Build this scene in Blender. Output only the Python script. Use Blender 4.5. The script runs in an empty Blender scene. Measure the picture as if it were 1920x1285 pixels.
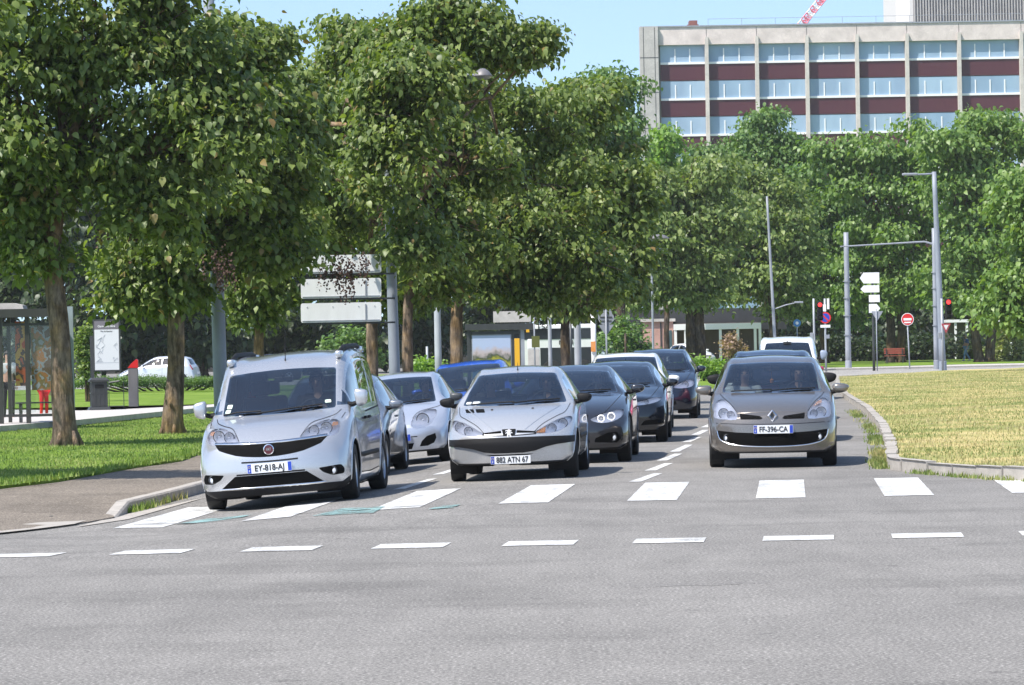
import bpy, bmesh, math, random
import numpy as np
from mathutils import Vector, Matrix, noise
from mathutils.bvhtree import BVHTree
from mathutils.geometry import tessellate_polygon
random.seed(7); RNG = np.random.default_rng(7)
C = bpy.context.scene.collection
SC = bpy.context.scene
R = math.radians
# ------------------------------------------------------------ camera
F = 6600.0                      # focal length in pixels of the 1920 px wide photograph
CAMH = 1.68
cd = bpy.data.cameras.new('camera'); cam = bpy.data.objects.new('camera', cd); C.objects.link(cam)
cd.sensor_width = 36; cd.lens = F/1920*36; cd.clip_start = .5; cd.clip_end = 6000
ROLL, PITCH = R(-1.09), R(.048)
CM = Matrix.Rotation(R(90)+PITCH, 3, 'X') @ Matrix.Rotation(ROLL, 3, 'Z')
cam.matrix_world = Matrix.Translation((0, 0, CAMH)) @ CM.to_4x4()
SC.camera = cam
# ------------------------------------------------------------ sun, sky, exposure
SUN_DIR = Vector((.74, .58, -1.38)).normalized()        # direction the light travels
SUN_EL = math.asin(-SUN_DIR.z)
w = bpy.data.worlds.new('World'); SC.world = w; w.use_nodes = True
nt = w.node_tree; bg = nt.nodes['Background']
sky = nt.nodes.new('ShaderNodeTexSky'); sky.sky_type = 'NISHITA'; sky.sun_disc = False
sky.sun_elevation = SUN_EL
sky.sun_rotation = math.atan2(-SUN_DIR.x, -SUN_DIR.y)
sky.air_density = 1.0; sky.dust_density = .9; sky.ozone_density = 1.5; sky.altitude = 150
tcs = nt.nodes.new('ShaderNodeTexCoord'); vad = nt.nodes.new('ShaderNodeVectorMath'); vad.operation = 'ADD'; vad.inputs[1].default_value = (0, 0, .10)
vno = nt.nodes.new('ShaderNodeVectorMath'); vno.operation = 'NORMALIZE'; nt.links.new(tcs.outputs['Generated'], vad.inputs[0]); nt.links.new(vad.outputs[0], vno.inputs[0]); nt.links.new(vno.outputs[0], sky.inputs[0])
nt.links.new(sky.outputs[0], bg.inputs[0]); bg.inputs[1].default_value = .15
sl = bpy.data.lights.new('sun', 'SUN'); so = bpy.data.objects.new('sun', sl); C.objects.link(so)
sl.energy = 4.4; sl.angle = R(.53); sl.color = (1, .945, .87)
so.rotation_euler = SUN_DIR.to_track_quat('-Z', 'Y').to_euler(); so.location = (-60, -40, 120)
SC.view_settings.view_transform = 'Standard'; SC.view_settings.look = 'None'
SC.view_settings.exposure = .62; SC.view_settings.gamma = 1
SC.render.engine = 'CYCLES'; SC.cycles.max_bounces = 6; SC.cycles.transparent_max_bounces = 12
# ------------------------------------------------------------ geometry of the place
TPSI = math.tan(R(4.03))        # the road runs 4 degrees to the right of the view axis
def sstep(a, b, x):
    t = np.clip((x-a)/(b-a), 0, 1); return t*t*(3-2*t)
def hgt(x, y):                  # camber of the road: the left lanes fall away to the gutter
    u = x - TPSI*y
    c = .0125*np.clip(-2.2-u, 0, 3.9)**2
    return -c*sstep(28, 38, y)*(1-sstep(150, 200, y))
def ray(px, py): return (CM @ Vector(((px-960)/F, -(py-642.5)/F, -1))).normalized()
def G(px, py, dz=0):            # ground point seen at a pixel
    d = ray(px, py); h = dz
    for _ in range(12):
        t = (h-CAMH)/d.z; p = Vector((0, 0, CAMH))+d*t
        h = float(hgt(p.x, p.y))+dz
    return Vector((p.x, p.y, h))
def GL(px, py, z):              # where a pixel's ray meets the level z
    d = ray(px, py); t = (z-CAMH)/d.z; return (d.x*t, d.y*t)
def P(px, py, D):               # point at depth D seen at a pixel
    d = ray(px, py); return Vector((0, 0, CAMH))+d*(D/d.y)
def X(px, D): return G(px, 648+CAMH*F/D).x*1.0 if False else P(px, 648-.019*(px-960)+CAMH*F/D, D).x
def Z(px, py, D): return P(px, py, D).z
# ------------------------------------------------------------ object helpers
def tag(o, label=None, cat=None, group=None, kind=None):
    if label: o['label'] = label
    if cat: o['category'] = cat
    if group: o['group'] = group
    if kind: o['kind'] = kind
    return o
def empty(name, loc=(0, 0, 0), rz=0, label=None, cat=None, group=None):
    o = bpy.data.objects.new(name, None); C.objects.link(o); o.location = loc; o.rotation_euler = (0, 0, rz)
    o.empty_display_size = .2
    return tag(o, label, cat, group)
def link(name, me, mats, parent=None, smooth=False):
    if not isinstance(mats, (list, tuple)): mats = [mats]
    for m in mats: me.materials.append(m)
    if smooth: me.polygons.foreach_set('use_smooth', np.ones(len(me.polygons), bool))
    o = bpy.data.objects.new(name, me); C.objects.link(o)
    if parent: o.parent = parent
    return o
def obj(name, bm, mats, parent=None, smooth=False):
    me = bpy.data.meshes.new(name); bm.to_mesh(me); bm.free()
    return link(name, me, mats, parent, smooth)
def copy_tree(o, parent=None):
    c = o.copy(); C.objects.link(c); c.parent = parent
    for ch in list(o.children): copy_tree(ch, c)
    return c
def npmesh(name, V, Fs, mats, parent=None, smooth=False, col=None):
    """V (n,3), Fs (m,k) equal-size faces -> object, fast"""
    me = bpy.data.meshes.new(name); V = np.asarray(V, np.float32); Fs = np.asarray(Fs, np.int32)
    m, k = Fs.shape
    me.vertices.add(len(V)); me.vertices.foreach_set('co', V.ravel())
    me.loops.add(m*k); me.loops.foreach_set('vertex_index', Fs.ravel())
    me.polygons.add(m); me.polygons.foreach_set('loop_start', np.arange(0, m*k, k, dtype=np.int32))
    me.update(calc_edges=True); me.validate()
    return link(name, me, mats, parent, smooth)
NB = bmesh.new
def fm(bm, faces, mi):
    for f in faces: f.material_index = mi
def box(bm, c, s, rot=None, mi=0, bev=0):
    M = Matrix.Translation(c) @ (rot.to_4x4() if rot else Matrix.Identity(4)) @ Matrix.Diagonal((s[0], s[1], s[2], 1))
    r = bmesh.ops.create_cube(bm, size=1, matrix=M)
    fs = list({f for v in r['verts'] for f in v.link_faces}); fm(bm, fs, mi)
    if bev:
        es = list({e for f in fs for e in f.edges})
        rr = bmesh.ops.bevel(bm, geom=es, offset=bev, segments=2, affect='EDGES', profile=.5); fm(bm, rr['faces'], mi)
    return fs
def box2(bm, a, b, **k):
    a = Vector(a); b = Vector(b); return box(bm, (a+b)/2, b-a, **k)
def frame_of(d):
    d = d.normalized(); a = Vector((0, 0, 1)) if abs(d.z) < .9 else Vector((1, 0, 0))
    u = d.cross(a).normalized(); return u, d.cross(u).normalized()
def tube(bm, pts, rad, n=10, mi=0, caps=True, closed=False):
    pts = [Vector(p) for p in pts]
    if not hasattr(rad, '__len__'): rad = [rad]*len(pts)
    rings = []; u = None
    for i, p in enumerate(pts):
        if closed: d = pts[(i+1) % len(pts)]-pts[i-1]
        else: d = pts[min(i+1, len(pts)-1)]-pts[max(i-1, 0)]
        if d.length < 1e-9: d = Vector((0, 0, 1))
        d.normalize()
        if u is None: u, v = frame_of(d)
        else: u = (u-d*u.dot(d)).normalized(); v = d.cross(u)
        rings.append([bm.verts.new(p+(u*math.cos(2*math.pi*k/n)+v*math.sin(2*math.pi*k/n))*rad[i]) for k in range(n)])
    fs = []
    m = len(rings)
    for i in range(m if closed else m-1):
        a, b = rings[i], rings[(i+1) % m]
        for k in range(n): fs.append(bm.faces.new((a[k], a[(k+1) % n], b[(k+1) % n], b[k])))
    if caps and not closed:
        fs.append(bm.faces.new(rings[0][::-1])); fs.append(bm.faces.new(rings[-1]))
    fm(bm, fs, mi); return fs
def lathe(bm, prof, M=None, n=24, mi=0, caps=False):
    """prof: (r, h) pairs, turned about z, then M"""
    M = M or Matrix.Identity(4); rings = []
    for r, h in prof: rings.append([bm.verts.new(M @ Vector((r*math.cos(2*math.pi*k/n), r*math.sin(2*math.pi*k/n), h))) for k in range(n)])
    fs = []
    for a, b in zip(rings, rings[1:]):
        for k in range(n): fs.append(bm.faces.new((a[k], a[(k+1) % n], b[(k+1) % n], b[k])))
    if caps:
        fs.append(bm.faces.new(rings[0][::-1])); fs.append(bm.faces.new(rings[-1]))
    fm(bm, fs, mi); return fs
def prism(bm, poly, fn, a, b, mi=0):
    """poly 2D, fn(p, t)->3D at t=a and t=b"""
    A = [bm.verts.new(fn(p, a)) for p in poly]; B = [bm.verts.new(fn(p, b)) for p in poly]
    n = len(poly); fs = [bm.faces.new((A[i], A[(i+1) % n], B[(i+1) % n], B[i])) for i in range(n)]
    tris = tessellate_polygon([[Vector((p[0], p[1], 0)) for p in poly]])
    for t in tris:
        try:
            fs.append(bm.faces.new([A[i] for i in t][::-1])); fs.append(bm.faces.new([B[i] for i in t]))
        except ValueError: pass
    fm(bm, fs, mi); return fs
def recalc(bm): bmesh.ops.recalc_face_normals(bm, faces=bm.faces[:]); return bm
TXT = {}
def text_mesh(s, size, sx=1.0):
    """mesh data (flat, in xy, centred) of a string in Blender's built-in font"""
    key = (s, size, sx)
    if key in TXT: return TXT[key]
    cu = bpy.data.curves.new('lettering', 'FONT'); cu.body = s; cu.size = size; cu.align_x = 'CENTER'; cu.align_y = 'CENTER'
    cu.extrude = .0015; cu.offset = size*.012
    o = bpy.data.objects.new('lettering', cu); C.objects.link(o)
    dg = bpy.context.evaluated_depsgraph_get(); dg.update()
    me = bpy.data.meshes.new_from_object(o.evaluated_get(dg))
    bpy.data.objects.remove(o); bpy.data.curves.remove(cu)
    for v in me.vertices: v.co.x *= sx
    TXT[key] = me; return me
def letter(name, s, size, M, mat, parent, sx=1.0):
    me = text_mesh(s, size, sx).copy(); me.transform(M)
    return link(name, me, mat, parent)
# ------------------------------------------------------------ materials
def srgb(r, g, b):
    f = lambda c: (c/255/12.92 if c/255 <= .04045 else ((c/255+.055)/1.055)**2.4); return (f(r), f(g), f(b))
def mat(name, col=(.5, .5, .5), rough=.6, metal=0, coat=0, emit=None, es=1, spec=.5):
    m = bpy.data.materials.new(name); m.use_nodes = True; b = m.node_tree.nodes['Principled BSDF']
    b.inputs['Base Color'].default_value = (*col, 1); b.inputs['Roughness'].default_value = rough
    b.inputs['Metallic'].default_value = metal; b.inputs['Coat Weight'].default_value = coat
    b.inputs['Coat Roughness'].default_value = .03; b.inputs['Specular IOR Level'].default_value = spec
    if emit: b.inputs['Emission Color'].default_value = (*emit, 1); b.inputs['Emission Strength'].default_value = es
    return m
class NT:
    """tiny node builder"""
    def __init__(s, m): s.t = m.node_tree; s.b = s.t.nodes['Principled BSDF']; s.co = None
    def n(s, ty, **k):
        x = s.t.nodes.new(ty)
        for a, v in k.items(): setattr(x, a, v)
        return x
    def l(s, a, b): s.t.links.new(a, b)
    def pos(s):
        if not s.co: s.co = s.n('ShaderNodeNewGeometry').outputs['Position']
        return s.co
    def noise(s, scale, detail=3, rough=.55, vec=None, dist=0, stretch=None):
        x = s.n('ShaderNodeTexNoise'); x.inputs['Scale'].default_value = scale; x.inputs['Detail'].default_value = detail
        x.inputs['Roughness'].default_value = rough; x.inputs['Distortion'].default_value = dist
        v = vec or s.pos()
        if stretch:
            mp = s.n('ShaderNodeMapping'); mp.inputs['Scale'].default_value = stretch; s.l(v, mp.inputs[0]); v = mp.outputs[0]
        s.l(v, x.inputs['Vector']); return x.outputs['Fac']
    def ramp(s, f, stops, interp='LINEAR'):
        x = s.n('ShaderNodeValToRGB'); x.color_ramp.interpolation = interp; e = x.color_ramp.elements
        while len(e) < len(stops): e.new(.5)
        for i, (p, c) in enumerate(stops): e[i].position = p; e[i].color = (*c, 1) if len(c) == 3 else c
        s.l(f, x.inputs[0]); return x.outputs[0]
    def mix(s, f, a, b, mode='MIX'):
        x = s.n('ShaderNodeMix', data_type='RGBA', blend_type=mode)
        for i, v in ((0, f), (6, a), (7, b)):
            if hasattr(v, 'links') or hasattr(v, 'is_output'): s.l(v, x.inputs[i])
            elif i == 0: x.inputs[0].default_value = v
            else: x.inputs[i].default_value = (*v, 1)
        return x.outputs[2]
    def bump(s, f, st, dist=.01):
        x = s.n('ShaderNodeBump'); x.inputs['Strength'].default_value = st; x.inputs['Distance'].default_value = dist
        s.l(f, x.inputs['Height']); s.l(x.outputs[0], s.b.inputs['Normal'])
g3 = lambda v: (v, v, v)
def m_asphalt(name, base=.2, warm=0.0, grain=95):
    m = mat(name, rough=.92, spec=.2); k = NT(m)
    c = (base*(1.0+warm), base*.985, base*(.945-warm))
    f1 = k.noise(grain, 2, .75); f2 = k.noise(.35, 5, .6); f3 = k.noise(2.2, 4, .6, stretch=(1, .22, 1)); f4 = k.noise(grain*.31, 3, .7)
    a = k.ramp(f1, [(.30, tuple(x*.38 for x in c)), (.43, tuple(x*.80 for x in c)), (.55, tuple(x*1.04 for x in c)), (.68, tuple(min(1, x*2.0) for x in c))])
    a = k.mix(.55, a, k.ramp(f4, [(.3, g3(.74)), (.7, g3(1.22))]), 'MULTIPLY')
    a = k.mix(.8, a, k.ramp(f2, [(.3, g3(.8)), (.7, g3(1.1))]), 'MULTIPLY')
    a = k.mix(.7, a, k.ramp(f3, [(.3, g3(.84)), (.65, g3(1.06))]), 'MULTIPLY')
    # wheel tracks, patches and drips: darker stretched stains
    st = k.ramp(k.noise(.9, 5, .62, stretch=(.35, .8, 1)), [(.36, g3(.82)), (.47, g3(1.0)), (.62, g3(1.0)), (.70, g3(1.10))]); a = k.mix(.85, a, st, 'MULTIPLY')
    dr = k.ramp(k.noise(3.1, 2, .5), [(.24, g3(.62)), (.30, g3(1.0))]); a = k.mix(.7, a, dr, 'MULTIPLY')
    k.l(a, k.b.inputs['Base Color']); k.bump(f1, .55, .006); return m
M_ASPH = m_asphalt('asphalt', .225, .03, 46)
M_PAVE = m_asphalt('pavement_asphalt', .185, .14, 42)
M_FARROAD = m_asphalt('far_road', .33, .03, 30)
def m_paintmark(name, c, wear=.5, cov=.45):
    m = mat(name, rough=.75); k = NT(m)
    f = k.noise(38, 3, .7); f2 = k.noise(3.0, 4, .6); 
    wn = k.n('ShaderNodeMath', operation='MULTIPLY'); k.l(f, wn.inputs[0]); k.l(f2, wn.inputs[1])
    a = k.ramp(wn.outputs[0], [(cov-.24, tuple(x*.8 for x in c)), (cov-.12, c)]); al = k.ramp(wn.outputs[0], [(cov-.30, g3(0)), (cov-.25, g3(1))])
    tr = k.n('ShaderNodeBsdfTransparent'); mx = k.n('ShaderNodeMixShader'); out = [n for n in k.t.nodes if n.type == 'OUTPUT_MATERIAL'][0]
    k.l(al, mx.inputs[0]); k.l(tr.outputs[0], mx.inputs[1]); k.l(k.b.outputs[0], mx.inputs[2]); k.l(mx.outputs[0], out.inputs[0])
    a = k.mix(.8, a, k.ramp(k.noise(5, 4, .7, stretch=(1, .25, 1)), [(.38, g3(.62)), (.54, g3(1))]), 'MULTIPLY')
    k.l(a, k.b.inputs['Base Color']); return m
M_WHITE_MARK = m_paintmark('road_paint_white', (.66, .66, .64), cov=.42)
M_CYAN_MARK = m_paintmark('road_paint_worn_green', (.27, .44, .42), cov=.50)
def m_grass(name, stops, sc=1.0):
    m = mat(name, rough=.95, spec=.1); k = NT(m)
    a = k.ramp(k.noise(.45*sc, 5, .65), stops)
    a = k.mix(.6, a, k.ramp(k.noise(30, 3, .7), [(.3, g3(.55)), (.7, g3(1.35))]), 'MULTIPLY')
    k.l(a, k.b.inputs['Base Color']); k.bump(k.noise(40, 3, .7), .8, .03); return m
M_LAWN = m_grass('lawn_green', [(.3, (.10, .18, .02)), (.5, (.16, .25, .035)), (.72, (.24, .32, .07))])
M_DRY = m_grass('lawn_dry', [(.30, (.20, .25, .07)), (.46, (.33, .33, .12)), (.56, (.50, .42, .18)), (.72, (.60, .50, .25))], .8)
def m_concrete(name, c=(.45, .44, .41), sc=1, st=.3):
    m = mat(name, rough=.9, spec=.2); k = NT(m)
    a = k.ramp(k.noise(3*sc, 5, .65), [(.3, tuple(x*.8 for x in c)), (.7, tuple(min(1, x*1.1) for x in c))])
    a = k.mix(.4, a, k.ramp(k.noise(60*sc, 2, .7), [(.35, g3(.7)), (.65, g3(1.2))]), 'MULTIPLY')
    k.l(a, k.b.inputs['Base Color']); k.bump(k.noise(50*sc, 3, .7), st, .006); return m
M_KERB = m_concrete('kerb_stone', (.43, .40, .36), 2.5, 1.0)
M_PLAT = m_concrete('platform_concrete', (.52, .49, .46))
def m_metal(name, c, rough=.45, metal=.0, dirt=.25):
    m = mat(name, c, rough, metal); k = NT(m)
    a = k.ramp(k.noise(4, 4, .6, stretch=(1, 1, .3)), [(.3, tuple(x*(1-dirt) for x in c)), (.65, c)])
    k.l(a, k.b.inputs['Base Color']); return m
M_GALV = m_metal('galvanised_metal', (.30, .32, .36), .5, 0)
M_STEEL = m_metal('brushed_steel', (.20, .19, .195), .5, .2)
M_POLE = m_metal('painted_pole_grey', (.27, .30, .35), .5)
M_POLEW = m_metal('pole_pale', (.42, .44, .48), .5)
M_DARKMETAL = m_metal('dark_metal', (.045, .048, .05), .45)
M_SIGNBACK = m_metal('sign_back_white', (.74, .76, .76), .5, 0, .12)
M_WHITE = mat('white_enamel', (.8, .8, .79), .4)
M_RED = mat('red_enamel', (.62, .02, .02), .35)
M_BLUE = mat('blue_enamel', (.02, .06, .42), .35)
M_BLACK = mat('black_plastic', (.011, .011, .012), .62, spec=.22)
M_VOID = mat('recess_shade_black', (.004, .004, .004), .8, spec=.1)  # near-black for recess floors: the shade of an open grille put into the colour
M_RUBBER = mat('tyre_rubber', (.014, .014, .014), .8)
M_CHROME = mat('chrome', (.72, .73, .75), .12, 1)
M_REFL = mat('lamp_reflector', (.86, .87, .90), .30, .15)
M_AMBER = mat('amber_lens', (.75, .28, .06), .25, 0, 1)
M_TAIL = mat('tail_lamp_red', (.45, .01, .01), .2, 0, 1)
M_CABIN = mat('cabin_dark', (.045, .047, .052), .8)
M_SEAT = mat('seat_fabric', (.05, .052, .06), .9)
M_SKIN = mat('skin', (.42, .25, .18), .6)
M_HAIR = mat('hair_dark', (.03, .02, .015), .7)
def m_glass(name, tint=(.42, .47, .49), k_=1.7, a_=.04, body=.0, bc=(.05, .07, .09)):
    m = bpy.data.materials.new(name); m.use_nodes = True; t = m.node_tree; t.nodes.clear()
    out = t.nodes.new('ShaderNodeOutputMaterial'); tr = t.nodes.new('ShaderNodeBsdfTransparent'); gl = t.nodes.new('ShaderNodeBsdfGlossy')
    fr = t.nodes.new('ShaderNodeFresnel'); fr.inputs[0].default_value = 1.52; mx = t.nodes.new('ShaderNodeMixShader')
    tr.inputs[0].default_value = (*tint, 1); gl.inputs[0].default_value = (1, 1, 1, 1); gl.inputs['Roughness'].default_value = .015
    mm = t.nodes.new('ShaderNodeMath'); mm.operation = 'MULTIPLY_ADD'; mm.inputs[1].default_value = k_; mm.inputs[2].default_value = a_; mm.use_clamp = True
    t.links.new(fr.outputs[0], mm.inputs[0]); t.links.new(mm.outputs[0], mx.inputs[0])
    t.links.new(tr.outputs[0], mx.inputs[1]); t.links.new(gl.outputs[0], mx.inputs[2])
    if body:
        df = t.nodes.new('ShaderNodeBsdfDiffuse'); df.inputs[0].default_value = (*bc, 1); m2 = t.nodes.new('ShaderNodeMixShader'); m2.inputs[0].default_value = body
        t.links.new(mx.outputs[0], m2.inputs[1]); t.links.new(df.outputs[0], m2.inputs[2]); t.links.new(m2.outputs[0], out.inputs[0])
    else: t.links.new(mx.outputs[0], out.inputs[0])
    return m
M_GLASS = m_glass('car_glass')
M_LENS = m_glass('lamp_lens', (.98, .98, .99), k_=.8, a_=0)
M_PANE = m_glass('shelter_glass', (.93, .95, .95), k_=.45, a_=0)
def m_car(name, c, metal=.55, rough=.32):
    m = mat(name, c, rough, metal, 1.0); k = NT(m)
    f = k.noise(900, 1, .5); x = k.n('ShaderNodeMath', operation='MULTIPLY_ADD'); x.inputs[1].default_value = .16; x.inputs[2].default_value = rough-.08
    k.l(f, x.inputs[0]); k.l(x.outputs[0], k.b.inputs['Roughness']); return m
# ------------------------------------------------------------ ground, road, pavements, lawns
def grid_sheet(name, xs, ys, zf, m, parent=None):
    XX, YY = np.meshgrid(xs, ys); ZZ = zf(XX, YY); V = np.stack([XX.ravel(), YY.ravel(), ZZ.ravel()], 1)
    nx, ny = len(xs), len(ys); i = (np.arange(ny-1)[:, None]*nx+np.arange(nx-1)[None]).ravel()
    return npmesh(name, V, np.stack([i, i+1, i+nx+1, i+nx], 1), m, parent, True)
xs = np.concatenate([np.linspace(-150, -13, 16), np.arange(-12, 12, .5), np.linspace(13, 150, 16)])
ys = np.concatenate([np.linspace(-60, 24, 8), np.arange(26, 140, .5), np.linspace(142, 470, 40)])
tag(grid_sheet('road', xs, ys, hgt, M_ASPH), kind='structure')
M_EARTH = m_grass('far_ground', [(.3, (.07, .10, .03)), (.7, (.13, .16, .06))])
tag(grid_sheet('ground', np.linspace(-3000, 3000, 5), np.linspace(-400, 5000, 5), lambda x, y: x*0-.4, M_EARTH), kind='structure')
def region(name, outline, dz, m, step=.6, skirt=.3, zf=hgt, crown=None):
    """a sheet over the ground inside a 2D outline, dz above it, with an edge reaching down"""
    bm = NB(); pts = []
    n = len(outline)
    for i in range(n):
        a = Vector(outline[i][:2]); b = Vector(outline[(i+1) % n][:2]); k = max(1, min(60, int((b-a).length/step)))
        for j in range(k): pts.append(a.lerp(b, j/k))
    vs = [bm.verts.new((p.x, p.y, 0)) for p in pts]
    f = bm.faces.new(vs)
    bmesh.ops.triangulate(bm, faces=[f], quad_method='BEAUTY', ngon_method='BEAUTY')
    x0, x1 = min(p.x for p in pts), max(p.x for p in pts); y0, y1 = min(p.y for p in pts), max(p.y for p in pts)
    for k in range(1, 24):
        for co, no in (((x0+(x1-x0)*k/24, 0, 0), (1, 0, 0)), ((0, y0+(y1-y0)*k/24, 0), (0, 1, 0))):
            bmesh.ops.bisect_plane(bm, geom=bm.verts[:]+bm.edges[:]+bm.faces[:], plane_co=co, plane_no=no)
    recalc(bm)
    if bm.faces and sum(f.normal.z for f in bm.faces) < 0: bmesh.ops.reverse_faces(bm, faces=bm.faces[:])
    for v in bm.verts: v.co.z = float(zf(v.co.x, v.co.y))+(dz(v.co.x, v.co.y) if callable(dz) else dz)
    if skirt:
        be = [e for e in bm.edges if e.is_boundary]; r = bmesh.ops.extrude_edge_only(bm, edges=be)
        for v in [g for g in r['geom'] if isinstance(g, bmesh.types.BMVert)]: v.co.z -= skirt
    return tag(obj(name, bm, m), kind='structure')
def g2(px, py, dz=0): p = G(px, py, dz); return (p.x, p.y)
U = lambda u, y: (u+TPSI*y, y)       # road coordinates: u across, y along
# lawn on the left is level: cancel the camber below it
flat = lambda x, y: x*0.0
KL = -7.42                          # left kerb line
def pav_dz(x, y):                   # pavement: falls to the gutter at the corner
    t = float(sstep(39.2, 42.5, y)); e = float(sstep(-8.2, -5.0, x)); return .015+.115*t+.11*(1-t)*(1-e)
pl = [U(KL-.14, 120), U(KL-.14, 42.3), U(KL-.14, 40.6), g2(215, 973), g2(120, 988), g2(0, 1001), (-7.5, 34.6), (-12, 31.5), (-40, 27), (-40, 44), GL(0, 913, -.03), GL(110, 900, -.03), GL(255, 874, -.03), GL(340, 862, -.03), U(KL-2.6, 66), U(KL-2.3, 120)]
region('pavement', pl, pav_dz, M_PAVE)
ll = [(-40, 43.9), GL(-5, 913, -.03), GL(110, 900, -.03), GL(255, 874, -.03), GL(340, 862, -.03), U(KL-2.6, 66), U(KL-2.3, 120), U(KL-2.3, 146), (-6, 150), (-60, 150), (-60, 44)]
LAWN_Z = .0
region('lawn', ll, lambda x, y: -.02+.03*noise.noise((x*.4, y*.2, 0)), M_LAWN, zf=flat, step=1)
# pale platform of the tram stop crossing the lawn
plat = [GL(-60, 806, .12), GL(0, 799, .12), GL(140, 788, .12), GL(310, 771, .12), GL(375, 765, .12), GL(470, 757, .12), GL(470, 753, .12), GL(375, 760, .12), GL(240, 767, .12), GL(150, 770, .12), GL(0, 768, .12), GL(-60, 768, .12)]
region('platform_path', plat, .12, M_PLAT, zf=flat, skirt=.13)
# parking lane far behind the lawn
region('side_road', [(-80, 165), (4, 165), (8, 190), (-80, 190)], .03, M_FARROAD, zf=flat, step=5)
region('lawn', [(-80, 147), (3, 147), (4, 165), (-80, 165)], .02, M_LAWN, zf=flat, step=5)
region('lawn', [(-80, 190), (8, 190), (9, 215), (-80, 215)], .06, M_LAWN, zf=flat, step=5)
# right lawn, dry
RK = [(9.4, 100), (8.0, 80), (6.75, 65), (5.62, 53), (5.05, 47.6), (4.86, 45.8), (4.83, 45.1), (4.90, 44.5), (5.09, 43.4), (5.5, 41.9), (5.95, 40.5), (6.6, 39.2), (7.6, 37.6), (9.5, 35.6), (14, 33)]
rl = [(13.5, 147), (11.2, 122)]+RK+[(45, 33), (45, 165), (24, 165)]
RK = [(13.5, 147), (11.2, 122)]+RK
rl_in = [(x+.13, y+.04) for x, y in RK]
def dry_dz(x, y): return .10+.10*float(sstep(0, 8, x-(.062*y+2.0)))+.02*noise.noise((x*.6, y*.3, 1))
region('lawn', rl_in+[(45, 33), (45, 165), (24.5, 165)], dry_dz, M_DRY, zf=flat)
# far side road in front of the trees, and the green strip with the bench
region('side_road', [(12.5, 150), (24, 168), (90, 168), (90, 200), (23, 188), (16, 186), (9, 178)], .05, M_FARROAD, zf=flat, step=4)
region('lawn', [(15.5, 196), (20, 197), (26, 202), (90, 214), (90, 340), (8, 340), (12, 230)], .12, M_LAWN, zf=flat, step=6)
region('pavement', [(11, 178), (17, 185.5), (26, 188), (90, 201), (90, 214), (26, 202), (20, 197), (12, 196)], .1, M_PLAT, zf=flat, step=4)
region('lawn', [(6.3, 128), (8.6, 122), (11, 150), (11, 215), (7, 215)], .12, M_LAWN, zf=flat, step=4)
def kerb(pts, wd, h0, h1, label, cuts=1.0, zf=hgt, drop_first=False, rough=1.0):
    """row of kerb stones along a polyline; pts 2D; body inside to the left (+) of the path"""
    bm = NB(); L = 0
    segs = []
    for a, b in zip(pts, pts[1:]):
        a = Vector(a); b = Vector(b); n = max(1, round((b-a).length/cuts))
        for k in range(n): segs.append((a.lerp(b, k/n), a.lerp(b, (k+1)/n)))
    for i, (a, b) in enumerate(segs):
        d = (b-a).normalized(); nrm = Vector((-d.y, d.x)); g = .008*rough
        ht0 = h1; ht1 = h1
        if drop_first and i == 0: ht0 = .015
        j = random.uniform(-.006, .006)*rough; jz = random.uniform(-.012, .006)*(rough-1)/2
        A = a+d*g; B = b-d*g; vs = []
        for p, ht in ((A, ht0), (B, ht1)):
            z = float(zf(p.x, p.y))
            for o, zz in ((0, -.12), (0, ht-.02), (.02, ht), (wd, ht), (wd, -.12)):
                q = p+nrm*(o+j); vs.append(bm.verts.new((q.x, q.y, z+zz+j*.5+jz)))
        for k in range(5):
            bm.faces.new((vs[k], vs[(k+1) % 5], vs[5+(k+1) % 5], vs[5+k]))
        bm.faces.new(vs[:5][::-1]); bm.faces.new(vs[5:])
    recalc(bm); return tag(obj('kerb', bm, M_KERB), kind='structure')
kerb([g2(216, 973), U(KL, 41.2), U(KL, 43), U(KL, 60), U(KL, 120)], .15, 0, .135, '', drop_first=True)
kerb(RK[::-1], -.13, 0, .15, '', cuts=.8, rough=3.0)
kerb([(13.5, 150), (24, 168), (90, 168)], .3, 0, .12, '', cuts=4)
kerb([(9, 178), (17, 185.2), (26, 187.5), (90, 200.5)], .3, 0, .16, '', cuts=4)
# gutter strip of the left pavement
gut = NB()
def quad_on(bm, pts, dz, nx=6, ny=2, mi=0):
    """4 corner points (2D) -> draped sheet"""
    a, b, c, d = [Vector(p[:2]) for p in pts]; g = []
    for j in range(ny+1):
        row = []
        for i in range(nx+1):
            p = a.lerp(b, i/nx).lerp(d.lerp(c, i/nx), j/ny); row.append(bm.verts.new((p.x, p.y, float(hgt(p.x, p.y))+dz)))
        g.append(row)
    fs = []
    for j in range(ny):
        for i in range(nx): fs.append(bm.faces.new((g[j][i], g[j][i+1], g[j+1][i+1], g[j+1][i])))
    fm(bm, fs, mi)
quad_on(gut, [g2(-40, 1004), g2(215, 975), g2(330, 950), g2(225, 962)], .006, 10, 2) if False else None
quad_on(gut, [(-7.5, 34.3), g2(0, 1003), g2(0, 994), (-7.6, 34.9)], .02)
quad_on(gut, [g2(0, 1003), g2(140, 986), g2(200, 968), g2(0, 992)], .022)
quad_on(gut, [g2(140, 990), g2(240, 975), g2(385, 934), g2(225, 968)], .008)
recalc(gut); tag(obj('gutter', gut, M_KERB), kind='structure')
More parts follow.
